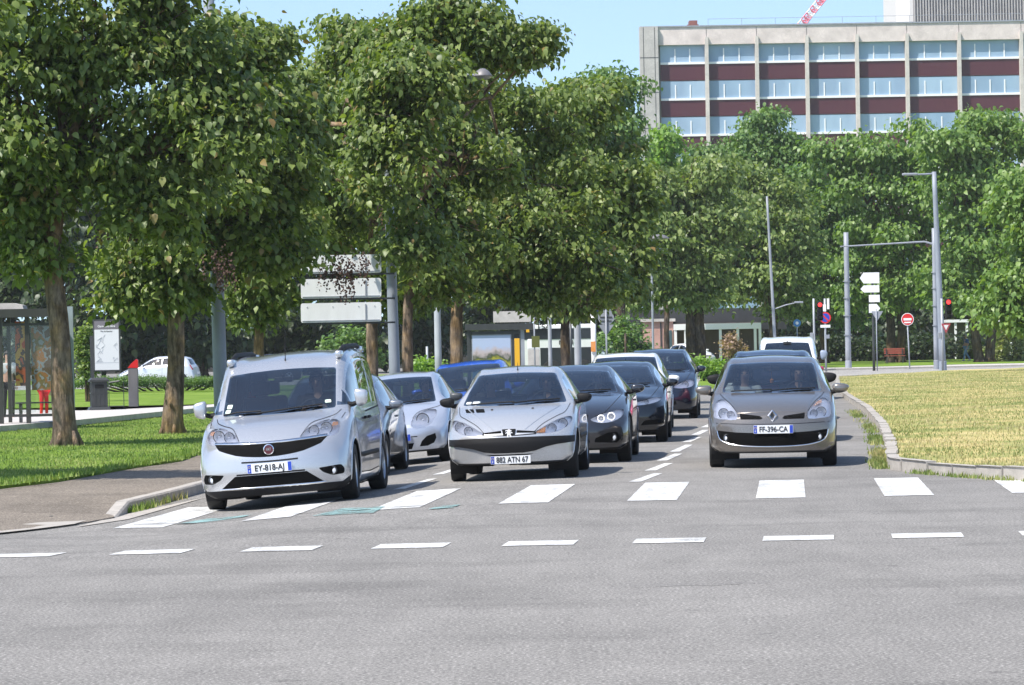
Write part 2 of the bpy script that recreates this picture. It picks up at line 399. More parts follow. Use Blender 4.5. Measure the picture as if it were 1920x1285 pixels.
# drain grate set into the pavement
bm = NB(); gp = G(30, 972, .02); gp.z = float(hgt(gp.x, gp.y))+pav_dz(gp.x, gp.y)
for i in range(9): box(bm, (gp.x-.25+i*.085, gp.y, gp.z+.006), (.04, .55, .008))
box2(bm, (gp.x-.33, gp.y-.3, gp.z-.05), (gp.x+.5, gp.y+.3, gp.z+.002))
tag(obj('drain_grate', bm, M_DARKMETAL), 'flat iron drain grate set in the pavement at the left edge near the gutter', 'drain grate')
# road markings
def marking(name, quads, m, dz=.005, nx=4, ny=6):
    bm = NB()
    for q in quads: quad_on(bm, q, dz, nx, ny)
    recalc(bm)
    if sum(f.normal.z for f in bm.faces) < 0: bmesh.ops.reverse_faces(bm, faces=bm.faces[:])
    return tag(obj(name, bm, m), kind='structure')
zs = []
for k in range(-5, 4):
    x0 = 2.60+1.37*k-38*TPSI; wd = .53
    n, f = 37.45, 42.2
    if k == 3: n, f = 36.6, 39.6
    if k == 2: n, f = 37.6, 42.3
    zs.append([U(x0, n), U(x0+wd, n), U(x0+wd+.04, f), U(x0+.04, f)])
zs = [q for i, q in enumerate(zs) if i < 8]
marking('zebra_crossing', zs, M_WHITE_MARK)
ds = []
for k in range(-5, 6):
    x0 = -.12+1.093*k; y0 = 29.45+.02*k; ds.append([(x0, y0), (x0+.6, y0), (x0+.66, y0+.68), (x0+.06, y0+.68)])
marking('give_way_line', ds, M_WHITE_MARK)
ln = []
for (u0, u1, ya, yb) in [(-1.62, -1.40, 42.6, 45.2), (-1.55, -1.36, 46.2, 48.9), (-1.50, -1.32, 50.0, 53), (-1.42, -1.25, 54, 57.5), (-1.35, -1.18, 59, 62), (-1.28, -1.12, 63.5, 67), (-1.2, -1.02, 69, 73), (-4.55, -4.4, 43.3, 46.3), (-4.5, -4.35, 48, 51), (-4.5, -4.35, 53, 56)]:
    ln.append([U(u0, ya), U(u0+.15, ya), U(u1+.12, yb), U(u1, yb)])
marking('lane_line', ln, M_WHITE_MARK)
marking('worn_green_paint', [[g2(330, 984), g2(450, 972), g2(475, 966), g2(390, 974)], [g2(585, 969), g2(700, 963), g2(722, 951), g2(640, 955)], [g2(800, 957), g2(850, 953), g2(865, 947), g2(830, 949)]], M_CYAN_MARK, .009)
# cracks and seams in the asphalt
M_CRACK = mat('asphalt_crack', (.13, .125, .12), .95)
bm = NB()
def crack(pts, wd, jit=.05):
    P0 = [Vector(g2(*p)) for p in pts]; Q = []
    for a, b in zip(P0, P0[1:]):
        n = max(2, int((b-a).length/.18)); Q += [a.lerp(b, k/n)+Vector((0, random.uniform(-jit, jit))) for k in range(n)]
    for a, b in zip(Q, Q[1:]):
        w2 = wd*random.uniform(.4, 1.3); quad_on(bm, [(a.x, a.y), (b.x, b.y), (b.x, b.y+w2), (a.x, a.y+w2)], .011, 1, 1)
crack([(560, 1108), (760, 1108)], .02); crack([(1180, 1102), (1500, 1093)], .02)
crack([(250, 985), (480, 972), (640, 957), (800, 950)], .05)
crack([(640, 957), (900, 948), (1100, 936), (1270, 925)], .03)
crack([(0, 1010), (120, 1002), (230, 990)], .05)
crack([(60, 968), (85, 952), (110, 944)], .03)
tag(obj('road_crack', recalc(bm), M_CRACK), kind='structure')
# ------------------------------------------------------------ vehicles
def pchip(tab):
    xs = np.array([t[0] for t in tab], float); ys = np.array([t[1] for t in tab], float)
    h = np.diff(xs); d = np.diff(ys)/h; m = np.zeros(len(xs))
    for i in range(1, len(xs)-1):
        if d[i-1]*d[i] > 0:
            w1 = 2*h[i]+h[i-1]; w2 = h[i]+2*h[i-1]; m[i] = (w1+w2)/(w1/d[i-1]+w2/d[i])
    m[0] = d[0]; m[-1] = d[-1]
    def f(x):
        x = min(max(x, xs[0]), xs[-1]); i = min(len(xs)-2, int(np.searchsorted(xs, x, 'right'))-1); i = max(i, 0)
        t = (x-xs[i])/h[i]; t2, t3 = t*t, t*t*t
        return float(ys[i]*(2*t3-3*t2+1)+h[i]*m[i]*(t3-2*t2+t)+ys[i+1]*(-2*t3+3*t2)+h[i]*m[i+1]*(t3-t2))
    return f
def spline2(pts, per, closed=True):
    """Catmull-Rom through 2D points -> list"""
    n = len(pts); out = []
    rng = range(n if closed else n-1)
    for i in rng:
        g = lambda k: pts[k % n] if closed else pts[min(max(k, 0), n-1)]
        p0, p1, p2, p3 = g(i-1), g(i), g(i+1), g(i+2)
        for k in range(per):
            t = k/per
            out.append(tuple(.5*((2*p1[a])+(-p0[a]+p2[a])*t+(2*p0[a]-5*p1[a]+4*p2[a]-p3[a])*t*t+(-p0[a]+3*p1[a]-3*p2[a]+p3[a])*t**3) for a in (0, 1)))
    if not closed: out.append(tuple(pts[-1]))
    return out
def rounded(pts, r, n=3):
    """polygon with rounded corners"""
    out = []; N = len(pts)
    for i in range(N):
        p = Vector(pts[i]); a = Vector(pts[i-1]); b = Vector(pts[(i+1) % N])
        ra = min(r, (a-p).length*.45); rb = min(r, (b-p).length*.45)
        s = p+(a-p).normalized()*ra; e = p+(b-p).normalized()*rb
        for k in range(n+1):
            t = k/n; q = s*(1-t)**2+p*2*t*(1-t)+e*t*t; out.append((q.x, q.y))
    return out
def circ(cx, cy, r, n=20, r2=None): return [(cx+r*math.cos(2*math.pi*k/n), cy+(r2 or r)*math.sin(2*math.pi*k/n)) for k in range(n)]
def inpoly(x, y, poly):
    c = False; j = len(poly)-1
    for i in range(len(poly)):
        xi, yi = poly[i]; xj, yj = poly[j]
        if (yi > y) != (yj > y) and x < (xj-xi)*(y-yi)/(yj-yi)+xi: c = not c
        j = i
    return c
AX = {'F': (0, 2), 'R': (0, 2), 'S': (1, 2), 'T': (0, 1)}
VN = {'F': Vector((0, -1, 0)), 'R': Vector((0, 1, 0)), 'T': Vector((0, 0, 1))}
def shell(s):
    L = s['L']; top = pchip(s['top']); belt = pchip(s['belt']); plan = pchip(s['plan']); rx = pchip(s['railx']); rd = pchip(s['raild'])
    bow = pchip(s['bow']); nose = pchip(s['nose']); tail = pchip(s['tail']); zb = s['zb']
    per = [2, 3, 4, 3, 3, 5, 4, 5]
    def section(y):
        w = plan(y); zt = top(y); d = rd(y); zr = zt-d; zs = min(belt(y), zr-.035)
        hs = zs-zb
        P_ = [(.84*w, zb), (.955*w, zb+.06), (w*.99, zb+.3*hs), (w, zb+.6*hs), (w*.985, zb+.86*hs), (w*s.get('shx', .95), zs), (rx(y), zr), (rx(y)*.62, zt-d*.30), (0, zt)]
        out = []
        for i in range(len(P_)-1):
            p0 = P_[max(i-1, 0)]; p1 = P_[i]; p2 = P_[i+1]; p3 = P_[i+2] if i+2 < len(P_) else (-P_[-2][0], P_[-2][1])
            for k in range(per[i]):
                t = k/per[i]; out.append(tuple(.5*((2*p1[a])+(-p0[a]+p2[a])*t+(2*p0[a]-5*p1[a]+4*p2[a]-p3[a])*t*t+(-p0[a]+3*p1[a]-3*p2[a]+p3[a])*t**3) for a in (0, 1)))
        out.append(P_[-1]); return out
    ks = sorted(set([0, .03, .07, .12]+[round(x, 3) for x in np.linspace(.18, L-.18, int(L/.085))]+[L-.12, L-.07, L-.03, L]))
    bm = NB(); W = s['W']; rows = []
    def place(x, z, y):
        q = abs(x)/W; b = bow(y)*q**s.get('bowp', 2.6)
        n = nose(z)*max(0, 1-y/.9)**2; r = tail(z)*max(0, 1-(L-y)/.7)**2
        return Vector((x, y+b+n-r-(s.get('rbow', .12)*q**2.4*max(0, 1-(L-y)/1.2)), z))
    for y in ks:
        sec = section(y); full = [(x, z) for x, z in sec]+[(-x, z) for x, z in sec[:-1][::-1]]
        rows.append([bm.verts.new(place(x, z, y)) for x, z in full])
    m = len(rows[0])
    for a, b in zip(rows, rows[1:]):
        for k in range(m-1): bm.faces.new((a[k], a[k+1], b[k+1], b[k]))
    # caps
    for yy, row, flip in ((0, rows[0], False), (L, rows[-1], True)):
        sec = section(yy); J = len(sec); K = 12; cols = [row[:J]]
        for k in range(1, K):
            t = 1-k/K; cols.append([bm.verts.new(place(x*t, z, yy)) for x, z in sec[:-1]]+[row[J-1]])
        cols.append([bm.verts.new(place(0, z, yy)) for x, z in sec[:-1]]+[row[J-1]])
        for k in range(K-1, 0, -1):
            t = 1-k/K; cols.append([bm.verts.new(place(-x*t, z, yy)) for x, z in sec[:-1]]+[row[J-1]])
        cols.append(row[J-1:][::-1])
        for a, b in zip(cols, cols[1:]):
            for j in range(J-1):
                vs = [a[j], b[j], b[j+1], a[j+1]]; u = []
                for v in vs:
                    if v not in u: u.append(v)
                if len(u) >= 3:
                    try: bm.faces.new(u)
                    except ValueError: pass
    bmesh.ops.remove_doubles(bm, verts=bm.verts[:], dist=.0004)
    recalc(bm)
    if bm.calc_volume(signed=True) < 0: bmesh.ops.reverse_faces(bm, faces=bm.faces[:])
    for f in bm.faces: f.smooth = True
    return bm
def cut(bm, view, poly, side=0, nmin=.06, lim=None):
    if side < 0 and view in 'FRT': poly = [(-a, b) for a, b in poly]
    ax, ay = AX[view]; vn = VN.get(view) or Vector((side, 0, 0))
    x0, x1 = min(p[0] for p in poly)-.005, max(p[0] for p in poly)+.005; y0, y1 = min(p[1] for p in poly)-.005, max(p[1] for p in poly)+.005
    fs = []
    for f in bm.faces:
        if f.normal.dot(vn) < nmin: continue
        if lim and not lim(f.calc_center_median()): continue
        a = [v.co[ax] for v in f.verts]; b = [v.co[ay] for v in f.verts]
        if max(a) < x0 or min(a) > x1 or max(b) < y0 or min(b) > y1: continue
        fs.append(f)
    if not fs: return []
    geom = set(fs)
    for f in fs: geom.update(f.edges); geom.update(f.verts)
    geom = list(geom); n = len(poly)
    for i in range(n):
        p = poly[i]; q = poly[(i+1) % n]; co = Vector((0, 0, 0)); co[ax] = p[0]; co[ay] = p[1]
        no = Vector((0, 0, 0)); no[ax] = q[1]-p[1]; no[ay] = -(q[0]-p[0])
        if no.length < 1e-6: continue
        r = bmesh.ops.bisect_plane(bm, geom=geom, dist=1e-5, plane_co=co, plane_no=no.normalized())
        geom = [g for g in set(r['geom']) | set(r['geom_cut']) if g.is_valid]
    out = []
    for f in geom:
        if isinstance(f, bmesh.types.BMFace):
            c = f.calc_center_median()
            if inpoly(c[ax], c[ay], poly): out.append(f)
    return out
def take(bm, faces):
    nb = NB(); vm = {}
    for f in faces:
        vs = []
        for v in f.verts:
            if v not in vm: vm[v] = nb.verts.new(v.co)
            vs.append(vm[v])
        g = nb.faces.new(vs); g.smooth = True
    bmesh.ops.delete(bm, geom=faces, context='FACES')
    return nb
def dup_bm(b): return b.copy()
def tray(nb, vec, scale=1.0, mi_floor=0):
    """push the patch along vec keeping its rim: a recess (or a raised solid)"""
    r = bmesh.ops.extrude_face_region(nb, geom=nb.faces[:]); vs = [g for g in r['geom'] if isinstance(g, bmesh.types.BMVert)]
    v = Vector(vec)
    for q in vs: q.co += v
    fl = [g for g in r['geom'] if isinstance(g, bmesh.types.BMFace)]
    for f in nb.faces: f.smooth = False
    for f in fl:
        if f.is_valid: f.smooth = True
    recalc(nb); return nb
class Car:
    def __init__(s, spec, paint, label, cat='car', name='parked_car', group='cars queueing at the crossing'):
        s.s = spec; s.root = empty(name, label=label, cat=cat, group=group); s.paint = paint
        s.bm = shell(spec); s.tree = BVHTree.FromBMesh(s.bm); s.extra = NB(); s.mats = [paint, M_BLACK, M_CHROME]
        s.W = spec['W']; s.L = spec['L']
    def hit(s, view, a, b, side=1):
        if view == 'F': o, d = Vector((a, -1, b)), Vector((0, 1, 0))
        elif view == 'R': o, d = Vector((a, s.L+1, b)), Vector((0, -1, 0))
        elif view == 'T': o, d = Vector((a, b, 3)), Vector((0, 0, -1))
        else: o, d = Vector((side*2, a, b)), Vector((-side, 0, 0))
        h = s.tree.ray_cast(o, d)
        if h[0] is None: return None, None
        n = h[1]
        if n.dot(d) > 0: n = -n
        return h[0], n
    def ribbon(s, view, pts, wd=.008, side=1, mi=1, off=.0015, per=6, th=0, smooth=True):
        """thin strip lying on the body along a projected line"""
        bm = s.extra; line = spline2(pts, per, False) if smooth else pts
        prev = None
        for i, (a, b) in enumerate(line):
            q = line[min(i+1, len(line)-1)]; p = line[max(i-1, 0)]; d = Vector((q[0]-p[0], q[1]-p[1]))
            if d.length < 1e-9: continue
            d.normalize(); n2 = Vector((-d.y, d.x))*wd/2; row = []
            for sg in (-1, 1):
                h, nn = s.hit(view, a+n2.x*sg, b+n2.y*sg, side)
                if h is None: row = None; break
                row.append(bm.verts.new(h+nn*off)); 
                if th: row.append(bm.verts.new(h-nn*.005))
            if row and prev and (row[0].co-prev[0].co).length < .4:
                if th:
                    for (i0, i1) in ((0, 2), (2, 3), (1, 0)):
                        f = bm.faces.new((prev[i0], prev[i1], row[i1], row[i0])); f.material_index = mi; f.smooth = True
                else:
                    f = bm.faces.new((prev[0], prev[1], row[1], row[0])); f.material_index = mi
            prev = row
    def part(s, name, nb, m, smooth=False, parent=None, label=None):
        o = obj(name, nb, m, parent or s.root)
        if label: o['label'] = label
        return o
    def window(s, view, poly, side=0, name='side_window', m=None, frit=.025, lim=None):
        fs = cut(s.bm, view, poly, side, lim=lim)
        if not fs: return None
        nb = take(s.bm, fs)
        if frit:
            be = [e for e in nb.edges if e.is_boundary]; vs = {v for e in be for v in e.verts}
            r = bmesh.ops.inset_region(nb, faces=nb.faces[:], thickness=frit, depth=0, use_boundary=True, use_even_offset=False)
            for f in r['faces']: f.material_index = 1
        return s.part(name, nb, [m or M_GLASS, M_BLACK])
    def recess(s, view, poly, side=0, depth=.03, name='grille', m=None, parent=None, lim=None, label=None):
        fs = cut(s.bm, view, poly, side, lim=lim)
        if not fs: return None
        nb = take(s.bm, fs); vec = {'F': (0, depth, 0), 'R': (0, -depth, 0), 'S': (-side*depth, 0, 0), 'T': (0, 0, -depth)}[view]
        tray(nb, vec); return s.part(name, nb, (M_VOID if (m is M_BLACK or m is None) and depth > 0 else m) or M_BLACK, parent=parent, label=label)
    def raised(s, view, poly, side=0, h=.012, name='trim', m=None, lim=None, label=None): return s.recess(view, poly, side, -h, name, m, lim=lim, label=label)
    def lamp(s, view, poly, side, name='headlight', bowls=(), depth=.09, lens=None, amber=None, lim=None, label=None, inner=None):
        fs = cut(s.bm, view, poly, side, lim=lim)
        if not fs: return None
        nb = take(s.bm, fs); ln = nb.copy()
        vec = Vector({'F': (0, depth, 0), 'R': (0, -depth, 0), 'S': (-side*depth, 0, 0)}[view]); tray(nb, vec)
        sgn = 1 if view == 'F' else -1
        for (a, b, r, dd, mi) in bowls:
            h, n = s.hit(view, a*(side or 1), b, side)
            if h is None: continue
            c = h+Vector((0, sgn*dd, 0)); M = Matrix.Translation(c) @ Matrix.Rotation(R(90*sgn), 4, 'X')
            lathe(nb, [(r, 0), (r*.97, -.008), (r*.8, -.035), (r*.45, -.05), (.001, -.052)], M, 20, mi)
            lathe(nb, [(r*1.12, -.004), (r*1.12, .006), (r, .006), (r, -.004)], M, 20, 2)
            lathe(nb, [(r*.34, -.05), (r*.3, -.02), (r*.18, -.008), (.001, -.004)], M, 14, 1)
        o = s.part(name, nb, [inner or M_REFL, M_CHROME, M_BLACK, M_AMBER], label=label)
        for f in ln.faces: f.smooth = True
        s.part('lens', ln, lens or M_LENS, parent=o)
        if amber:
            r0 = [(a*(side or 1), b) for a, b in amber]; ab = NB()
            vs = []
            for a, b in r0:
                h, n = s.hit(view, a, b, side)
                if h is None: return o
                vs.append(ab.verts.new(h+Vector((0, sgn*.012, 0))))
            ab.faces.new(vs); s.part('indicator', ab, M_AMBER, parent=o)
        return o
    def fog(s, x, z, r=.045, side=1):
        h, n = s.hit('F', x*side, z)
        if h is None: return
        M = Matrix.Translation(h+Vector((0, .012, 0))) @ Matrix.Rotation(R(90), 4, 'X'); bm = NB()
        lathe(bm, [(r*1.25, -.02), (r*1.25, .012), (r, .014), (r*.96, .0)], M, 20, 1); lathe(bm, [(r*.96, 0), (r*.5, .008), (.001, .012)], M, 20, 0)
        for f in bm.faces: f.smooth = True
        return s.part('fog_lamp', bm, [M_REFL, M_DARKMETAL])
    def plate(s, txt, x, z, w=.52, h=.11, eu=True, dep=True, tilt=0, view='F', off=.018, yellow=False, tw=None, small=1.0):
        sg = 1 if view == 'F' else -1
        ys = [s.hit(view, x+dx, z+dz)[0] for dx in (-w*.4, 0, w*.4) for dz in (-h*.4, h*.4)]; ys = [q.y for q in ys if q]
        if not ys: return
        y = (min(ys) if sg > 0 else max(ys))-off*sg
        bm = NB(); M = Matrix.Translation((x, y, z)) @ (Matrix.Identity(4) if sg > 0 else Matrix.Rotation(math.pi, 4, 'Z'))
        prism(bm, rounded([(-w/2, -h/2), (w/2, -h/2), (w/2, h/2), (-w/2, h/2)], .008), lambda p, t: M @ Vector((p[0], t, p[1])), 0, .012)
        if eu: prism(bm, [(-w/2+.003, -h/2+.004), (-w/2+.046, -h/2+.004), (-w/2+.046, h/2-.004), (-w/2+.003, h/2-.004)], lambda p, t: M @ Vector((p[0], t, p[1])), -.0012, 0, 1)
        if dep: prism(bm, [(w/2-.046, -h/2+.004), (w/2-.003, -h/2+.004), (w/2-.003, h/2-.004), (w/2-.046, h/2-.004)], lambda p, t: M @ Vector((p[0], t, p[1])), -.0012, 0, 1)
        if tilt: pass
        o = s.part('number_plate', recalc(bm), [mat('plate_white', (.74, .75, .76), .4), M_BLUE])
        if txt:
            TM = M @ Matrix.Translation(((-.0 if dep else .02), -.0035, -.002)) @ Matrix.Rotation(R(90), 4, 'X')
            letter('lettering', txt, .098*small, TM, M_BLACK, o, tw or .86)
        if eu:
            letter('country_letter', 'F', .034, M @ Matrix.Translation((-w/2+.025, -.003, -h*.25)) @ Matrix.Rotation(R(90), 4, 'X'), M_WHITE, o)
            st = NB()
            for k in range(12):
                a = k*math.pi/6; prism(st, circ(-w/2+.025+.013*math.cos(a), h*.17+.013*math.sin(a), .0028, 5), lambda p, t: M @ Vector((p[0], t, p[1])), -.003, -.001)
            obj('star_ring', st, mat('star_yellow', (.8, .6, .05)), o)
        return o
    def wheel(s, x, y, r, wd=.2, spokes=5, hub=False, front=True, steer=0, style=0):
        side = 1 if x > 0 else -1
        M = Matrix.Translation((x-side*wd/2, y, r)) @ Matrix.Rotation(steer, 4, 'Z') @ Matrix.Rotation(R(90)*side, 4, 'Y')
        t = NB(); h = wd/2; rr = r*.66
        lathe(t, [(rr, -h*.8), (rr+.02, -h*.95), (r*.93, -h), (r*.985, -h*.86), (r, -h*.6), (r, h*.6), (r*.985, h*.86), (r*.93, h), (rr+.02, h*.95), (rr, h*.8), (rr-.02, h*.5), (rr-.02, -h*.5), (rr, -h*.8)], M, 36)
        for k in range(-2, 3): pass
        for f in t.faces: f.smooth = True
        o = s.part('wheel', t, M_RUBBER)
        q = NB(); lathe(q, [(rr+.004, h*.78), (rr-.012, h*.84), (rr-.02, h*.7), (rr-.03, -h*.6), (.02, -h*.6)], M, 30)
        lathe(q, [(.055, h*.2), (.06, h*.55), (.03, h*.62), (.001, h*.62)], M, 14)
        lathe(q, [(.12, -h*.3), (.12, h*.15), (.001, h*.15)], M, 14, 1)
        for k in range(spokes):
            a = 2*math.pi*k/spokes; c, sn = math.cos(a), math.sin(a)
            for d in ((-.0, .0),) if style else ((-.022, .02), (.022, -.02)):
                p0 = Vector((.03*c-d[0]*sn, .03*sn+d[0]*c, h*.45)); p1 = Vector(((rr-.015)*c-d[1]*2.0*sn, (rr-.015)*sn+d[1]*2.0*c, h*.66))
                dd = p1-p0; tt = dd.cross(Vector((0, 0, 1))).normalized()*(.032 if style else .017); up = Vector((0, 0, .02))
                vs = [q.verts.new(M @ v) for v in (p0-tt-up, p0+tt-up, p0+tt, p0-tt, p1-tt-up, p1+tt-up, p1+tt, p1-tt)]
                for idx in ((3, 2, 6, 7), (0, 3, 7, 4), (2, 1, 5, 6), (1, 0, 4, 5)): q.faces.new([vs[i] for i in idx])
        s.part('rim', recalc(q), [mat('alloy_rim', (.5, .51, .53), .3, .8) if 'alloy_rim' not in bpy.data.materials else bpy.data.materials['alloy_rim'], M_DARKMETAL], parent=o)
        return o
    def arches(s, ya, r, clear=.055, trim=None, zc=None):
        for y in ya:
            for sd in (1, -1):
                p = circ(y, (zc or r), r+clear, 22)
                fs = cut(s.bm, 'S', p, sd, nmin=.02, lim=lambda c: abs(c.x) > s.W*.5)
                fs = [f for f in fs if f.is_valid]
                if fs: bmesh.ops.delete(s.bm, geom=fs, context='FACES')
                w = NB()    # wheel housing: a half drum
                pts = [(y+(r+clear+.012)*math.cos(a), (zc or r)+(r+clear+.012)*math.sin(a)) for a in np.linspace(-.55, math.pi+.55, 20)]
                for a, b in zip(pts, pts[1:]):
                    f = w.faces.new([w.verts.new(v) for v in ((sd*s.W*.955, a[0], a[1]), (sd*s.W*.955, b[0], b[1]), (sd*.45, b[0], b[1]), (sd*.45, a[0], a[1]))])
                bmesh.ops.remove_doubles(w, verts=w.verts[:], dist=.0001)
                w.faces.new([w.verts.new((sd*.45, a, b)) for a, b in pts])
                s.part('wheel_housing', w, M_BLACK)
                # rolled arch edge
                ring = []
                for a in np.linspace(-.35, math.pi+.35, 26):
                    h, n = s.hit('S', y+(r+clear+.006)*math.cos(a), (zc or r)+(r+clear+.006)*math.sin(a), sd)
                    if h is not None and abs(h.x) > s.W*.8: ring.append(h)
                if len(ring) > 3: tube(s.extra, ring, .010 if trim is None else trim, 6, 0 if trim is None else 1)
    def mirror(s, y, z, x0, m=None, w=.2, h=.15, out=.13, ex=.72):
        for sd in (1, -1):
            bm = NB(); c = Vector((sd*(x0+out), y, z))
            for (k, sx) in ((0, 1),):
                r = bmesh.ops.create_icosphere(bm, subdivisions=3, radius=.5)
                for v in r['verts']:
                    p = v.co
                    q = Vector([math.copysign(abs(2*a)**ex, a) for a in p])*.5
                    q.y = q.y if q.y < 0 else q.y*.25
                    q = Vector((q.x*w*(1+.15*q.z*2), q.y*.16, q.z*h*(1-.18*q.x*2*sd))); v.co = c+q
            for f in bm.faces: f.smooth = True
            o = s.part('door_mirror', bm, m or s.paint)
            b2 = NB(); tube(b2, [(sd*(x0-.05), y+.02, z-h*.35), (sd*(x0+.02), y+.02, z-h*.38), (sd*(x0+out*.8), y, z-h*.25)], [.035, .03, .025], 8)
            obj('mirror_arm', b2, M_BLACK, o)
            b3 = NB(); prism(b3, rounded([(c.x-w*.42, z-h*.36), (c.x+w*.42, z-h*.36), (c.x+w*.42, z+h*.38), (c.x-w*.42, z+h*.38)], .03), lambda p, t: Vector((p[0], t, p[1])), c.y+.021, c.y+.026)
            obj('mirror_glass', recalc(b3), M_CHROME, o)
    def cabin(s, y0, y1, zf=.35, seats=2, ydash=None, zdash=.92, wheel=True, zseat=.52, hw=None):
        """floor, dashboard, seats, steering wheel (left-hand drive: image right)"""
        W = hw or s.W*.86; bm = NB()
        box2(bm, (-W, y0, zf-.03), (W, y1, zf)); box2(bm, (-W, y0-.02, zf), (W, y0, zdash-.08))
        box2(bm, (-W, y1, zf), (W, y1+.02, zdash-.02))
        for sd in (1, -1): box2(bm, (sd*W, y0, zf), (sd*(W-.03), y1, zdash-.06))
        s.part('cabin_lining', recalc(bm), M_CABIN)
        yd = ydash or y0+.45; bm = NB()
        pr = [(y0, zdash-.13), (y0+.05, zdash-.07), (yd-.12, zdash), (yd, zdash-.04), (yd, zdash-.35), (y0, zdash-.4)]
        prism(bm, pr, lambda p, t: Vector((t, p[0], p[1])), -W*.97, W*.97); s.part('dashboard', recalc(bm), mat('dashboard_grey', (.19, .20, .215), .7) if 'dashboard_grey' not in bpy.data.materials else bpy.data.materials['dashboard_grey'])
        ysd = yd+.62
        for rr, yy in enumerate([ysd, ysd+.95]):
            for sx in ((.37, -.37) if rr == 0 else (.4, -.4)):
                b = NB(); box(b, (sx, yy-.22, zseat-.05), (.46, .5, .16), bev=.05)
                box(b, (sx, yy+.10, zseat+.30), (.44, .12, .60), rot=Matrix.Rotation(-.2, 3, 'X'), bev=.05)
                box(b, (sx, yy+.21, zseat+.70), (.24, .09, .17), rot=Matrix.Rotation(-.15, 3, 'X'), bev=.035)
                s.part('seat', b, M_SEAT)
        if wheel:
            b = NB(); c = Vector((.37, yd+.10, zdash+.0)); pts = []
            Mx = Matrix.Translation(c) @ Matrix.Rotation(R(-64), 4, 'X')
            tube(b, [Mx @ Vector((.18*math.cos(a), .18*math.sin(a), 0)) for a in np.linspace(0, 2*math.pi, 25)[:-1]], .014, 6, closed=True)
            tube(b, [Mx @ Vector((-.18, 0, 0)), Mx @ Vector((0, 0, -.03)), Mx @ Vector((.18, 0, 0))], .016, 6)
            tube(b, [Mx @ Vector((0, -.17, 0)), Mx @ Vector((0, 0, -.03)), Mx @ Vector((0, 0, -.25))], .02, 6)
            for f in b.faces: f.smooth = True
            s.part('steering_wheel', b, M_SEAT)
        # rear-view mirror is hung near the top of the windscreen
        ym = None
    def rearview(s, y, z):
        b = NB(); box(b, (0, y, z), (.22, .025, .06), bev=.01); tube(b, [(0, y, z), (0, y-.05, z+.06)], .01, 6); s.part('rear_view_mirror', b, M_DARKMETAL)
    def underbody(s, y0=.35, y1=None):
        b = NB(); y1 = y1 or s.L-.35; zb = s.s['zb']
        box2(b, (-s.W*.6, y0, zb+.0), (s.W*.6, y1, zb+.16)); tube(b, [(-s.W*.8, s.ax[0], s.r), (s.W*.8, s.ax[0], s.r)], .045, 8); tube(b, [(-s.W*.8, s.ax[1], s.r), (s.W*.8, s.ax[1], s.r)], .06, 8)
        box(b, (.45, s.L-.3, zb-.02), (.25, .3, .1), bev=.03)
        s.part('underbody', b, M_BLACK)
    def wipers(s, pts_list):
        b = NB()
        for pts in pts_list:
            Q = []
            for (x, z) in pts:
                h, n = s.hit('F', x, z)
                if h is not None: Q.append(h+n*.018)
            if len(Q) > 1: tube(b, Q, .009, 5)
        s.part('wiper', b, M_BLACK)
    def ring_line(s, view, poly, wd=.008, side=1, mi=1):
        if side < 0 and view in 'FRT': poly = [(-a, b) for a, b in poly]
        s.ribbon(view, list(poly)+[poly[0]], wd, side, mi, smooth=False, per=1)
    def finish(s, front_y, px, D, psi=4.03, X_=None, tilt=True, ax=None):
        """place so that the middle of the front axle stands at depth D below pixel px"""
        bb = s.bm; me0 = bpy.data.meshes.new('tmp'); s.extra.to_mesh(me0)
        nb = len(bb.faces); bb.from_mesh(me0); bpy.data.meshes.remove(me0); s.extra.free()
        o = s.part('body', bb, s.mats)
        ya = s.ax[0]
        for ch in s.root.children: ch.location.y -= ya
        x = X_ if X_ is not None else X(px, D)
        a = R(psi); t = s.W*.85
        rt = Vector((math.cos(a), -math.sin(a), 0)); bk = Vector((math.sin(a), math.cos(a), 0)); wb = s.ax[1]-ya
        c0 = Vector((x, D, 0)); c1 = c0+bk*wb
        z = lambda p: float(hgt(p.x, p.y))
        zl = (z(c0-rt*t)+z(c1-rt*t))/2; zr = (z(c0+rt*t)+z(c1+rt*t))/2
        zf_ = (z(c0-rt*t)+z(c0+rt*t))/2; zr_ = (z(c1-rt*t)+z(c1+rt*t))/2
        roll = math.atan2(zr-zl, 2*t); pit = math.atan2(zr_-zf_, wb)
        s.root.location = (x, D, zf_); s.root.rotation_euler = Matrix.Rotation(-a, 3, 'Z').to_quaternion().to_matrix().to_euler()
        Mr = Matrix.Rotation(-a, 4, 'Z') @ Matrix.Rotation(pit, 4, 'X') @ Matrix.Rotation(-roll, 4, 'Y')
        s.root.rotation_euler = Mr.to_euler(); s.root.location = (x, D, zf_)
        return s.root
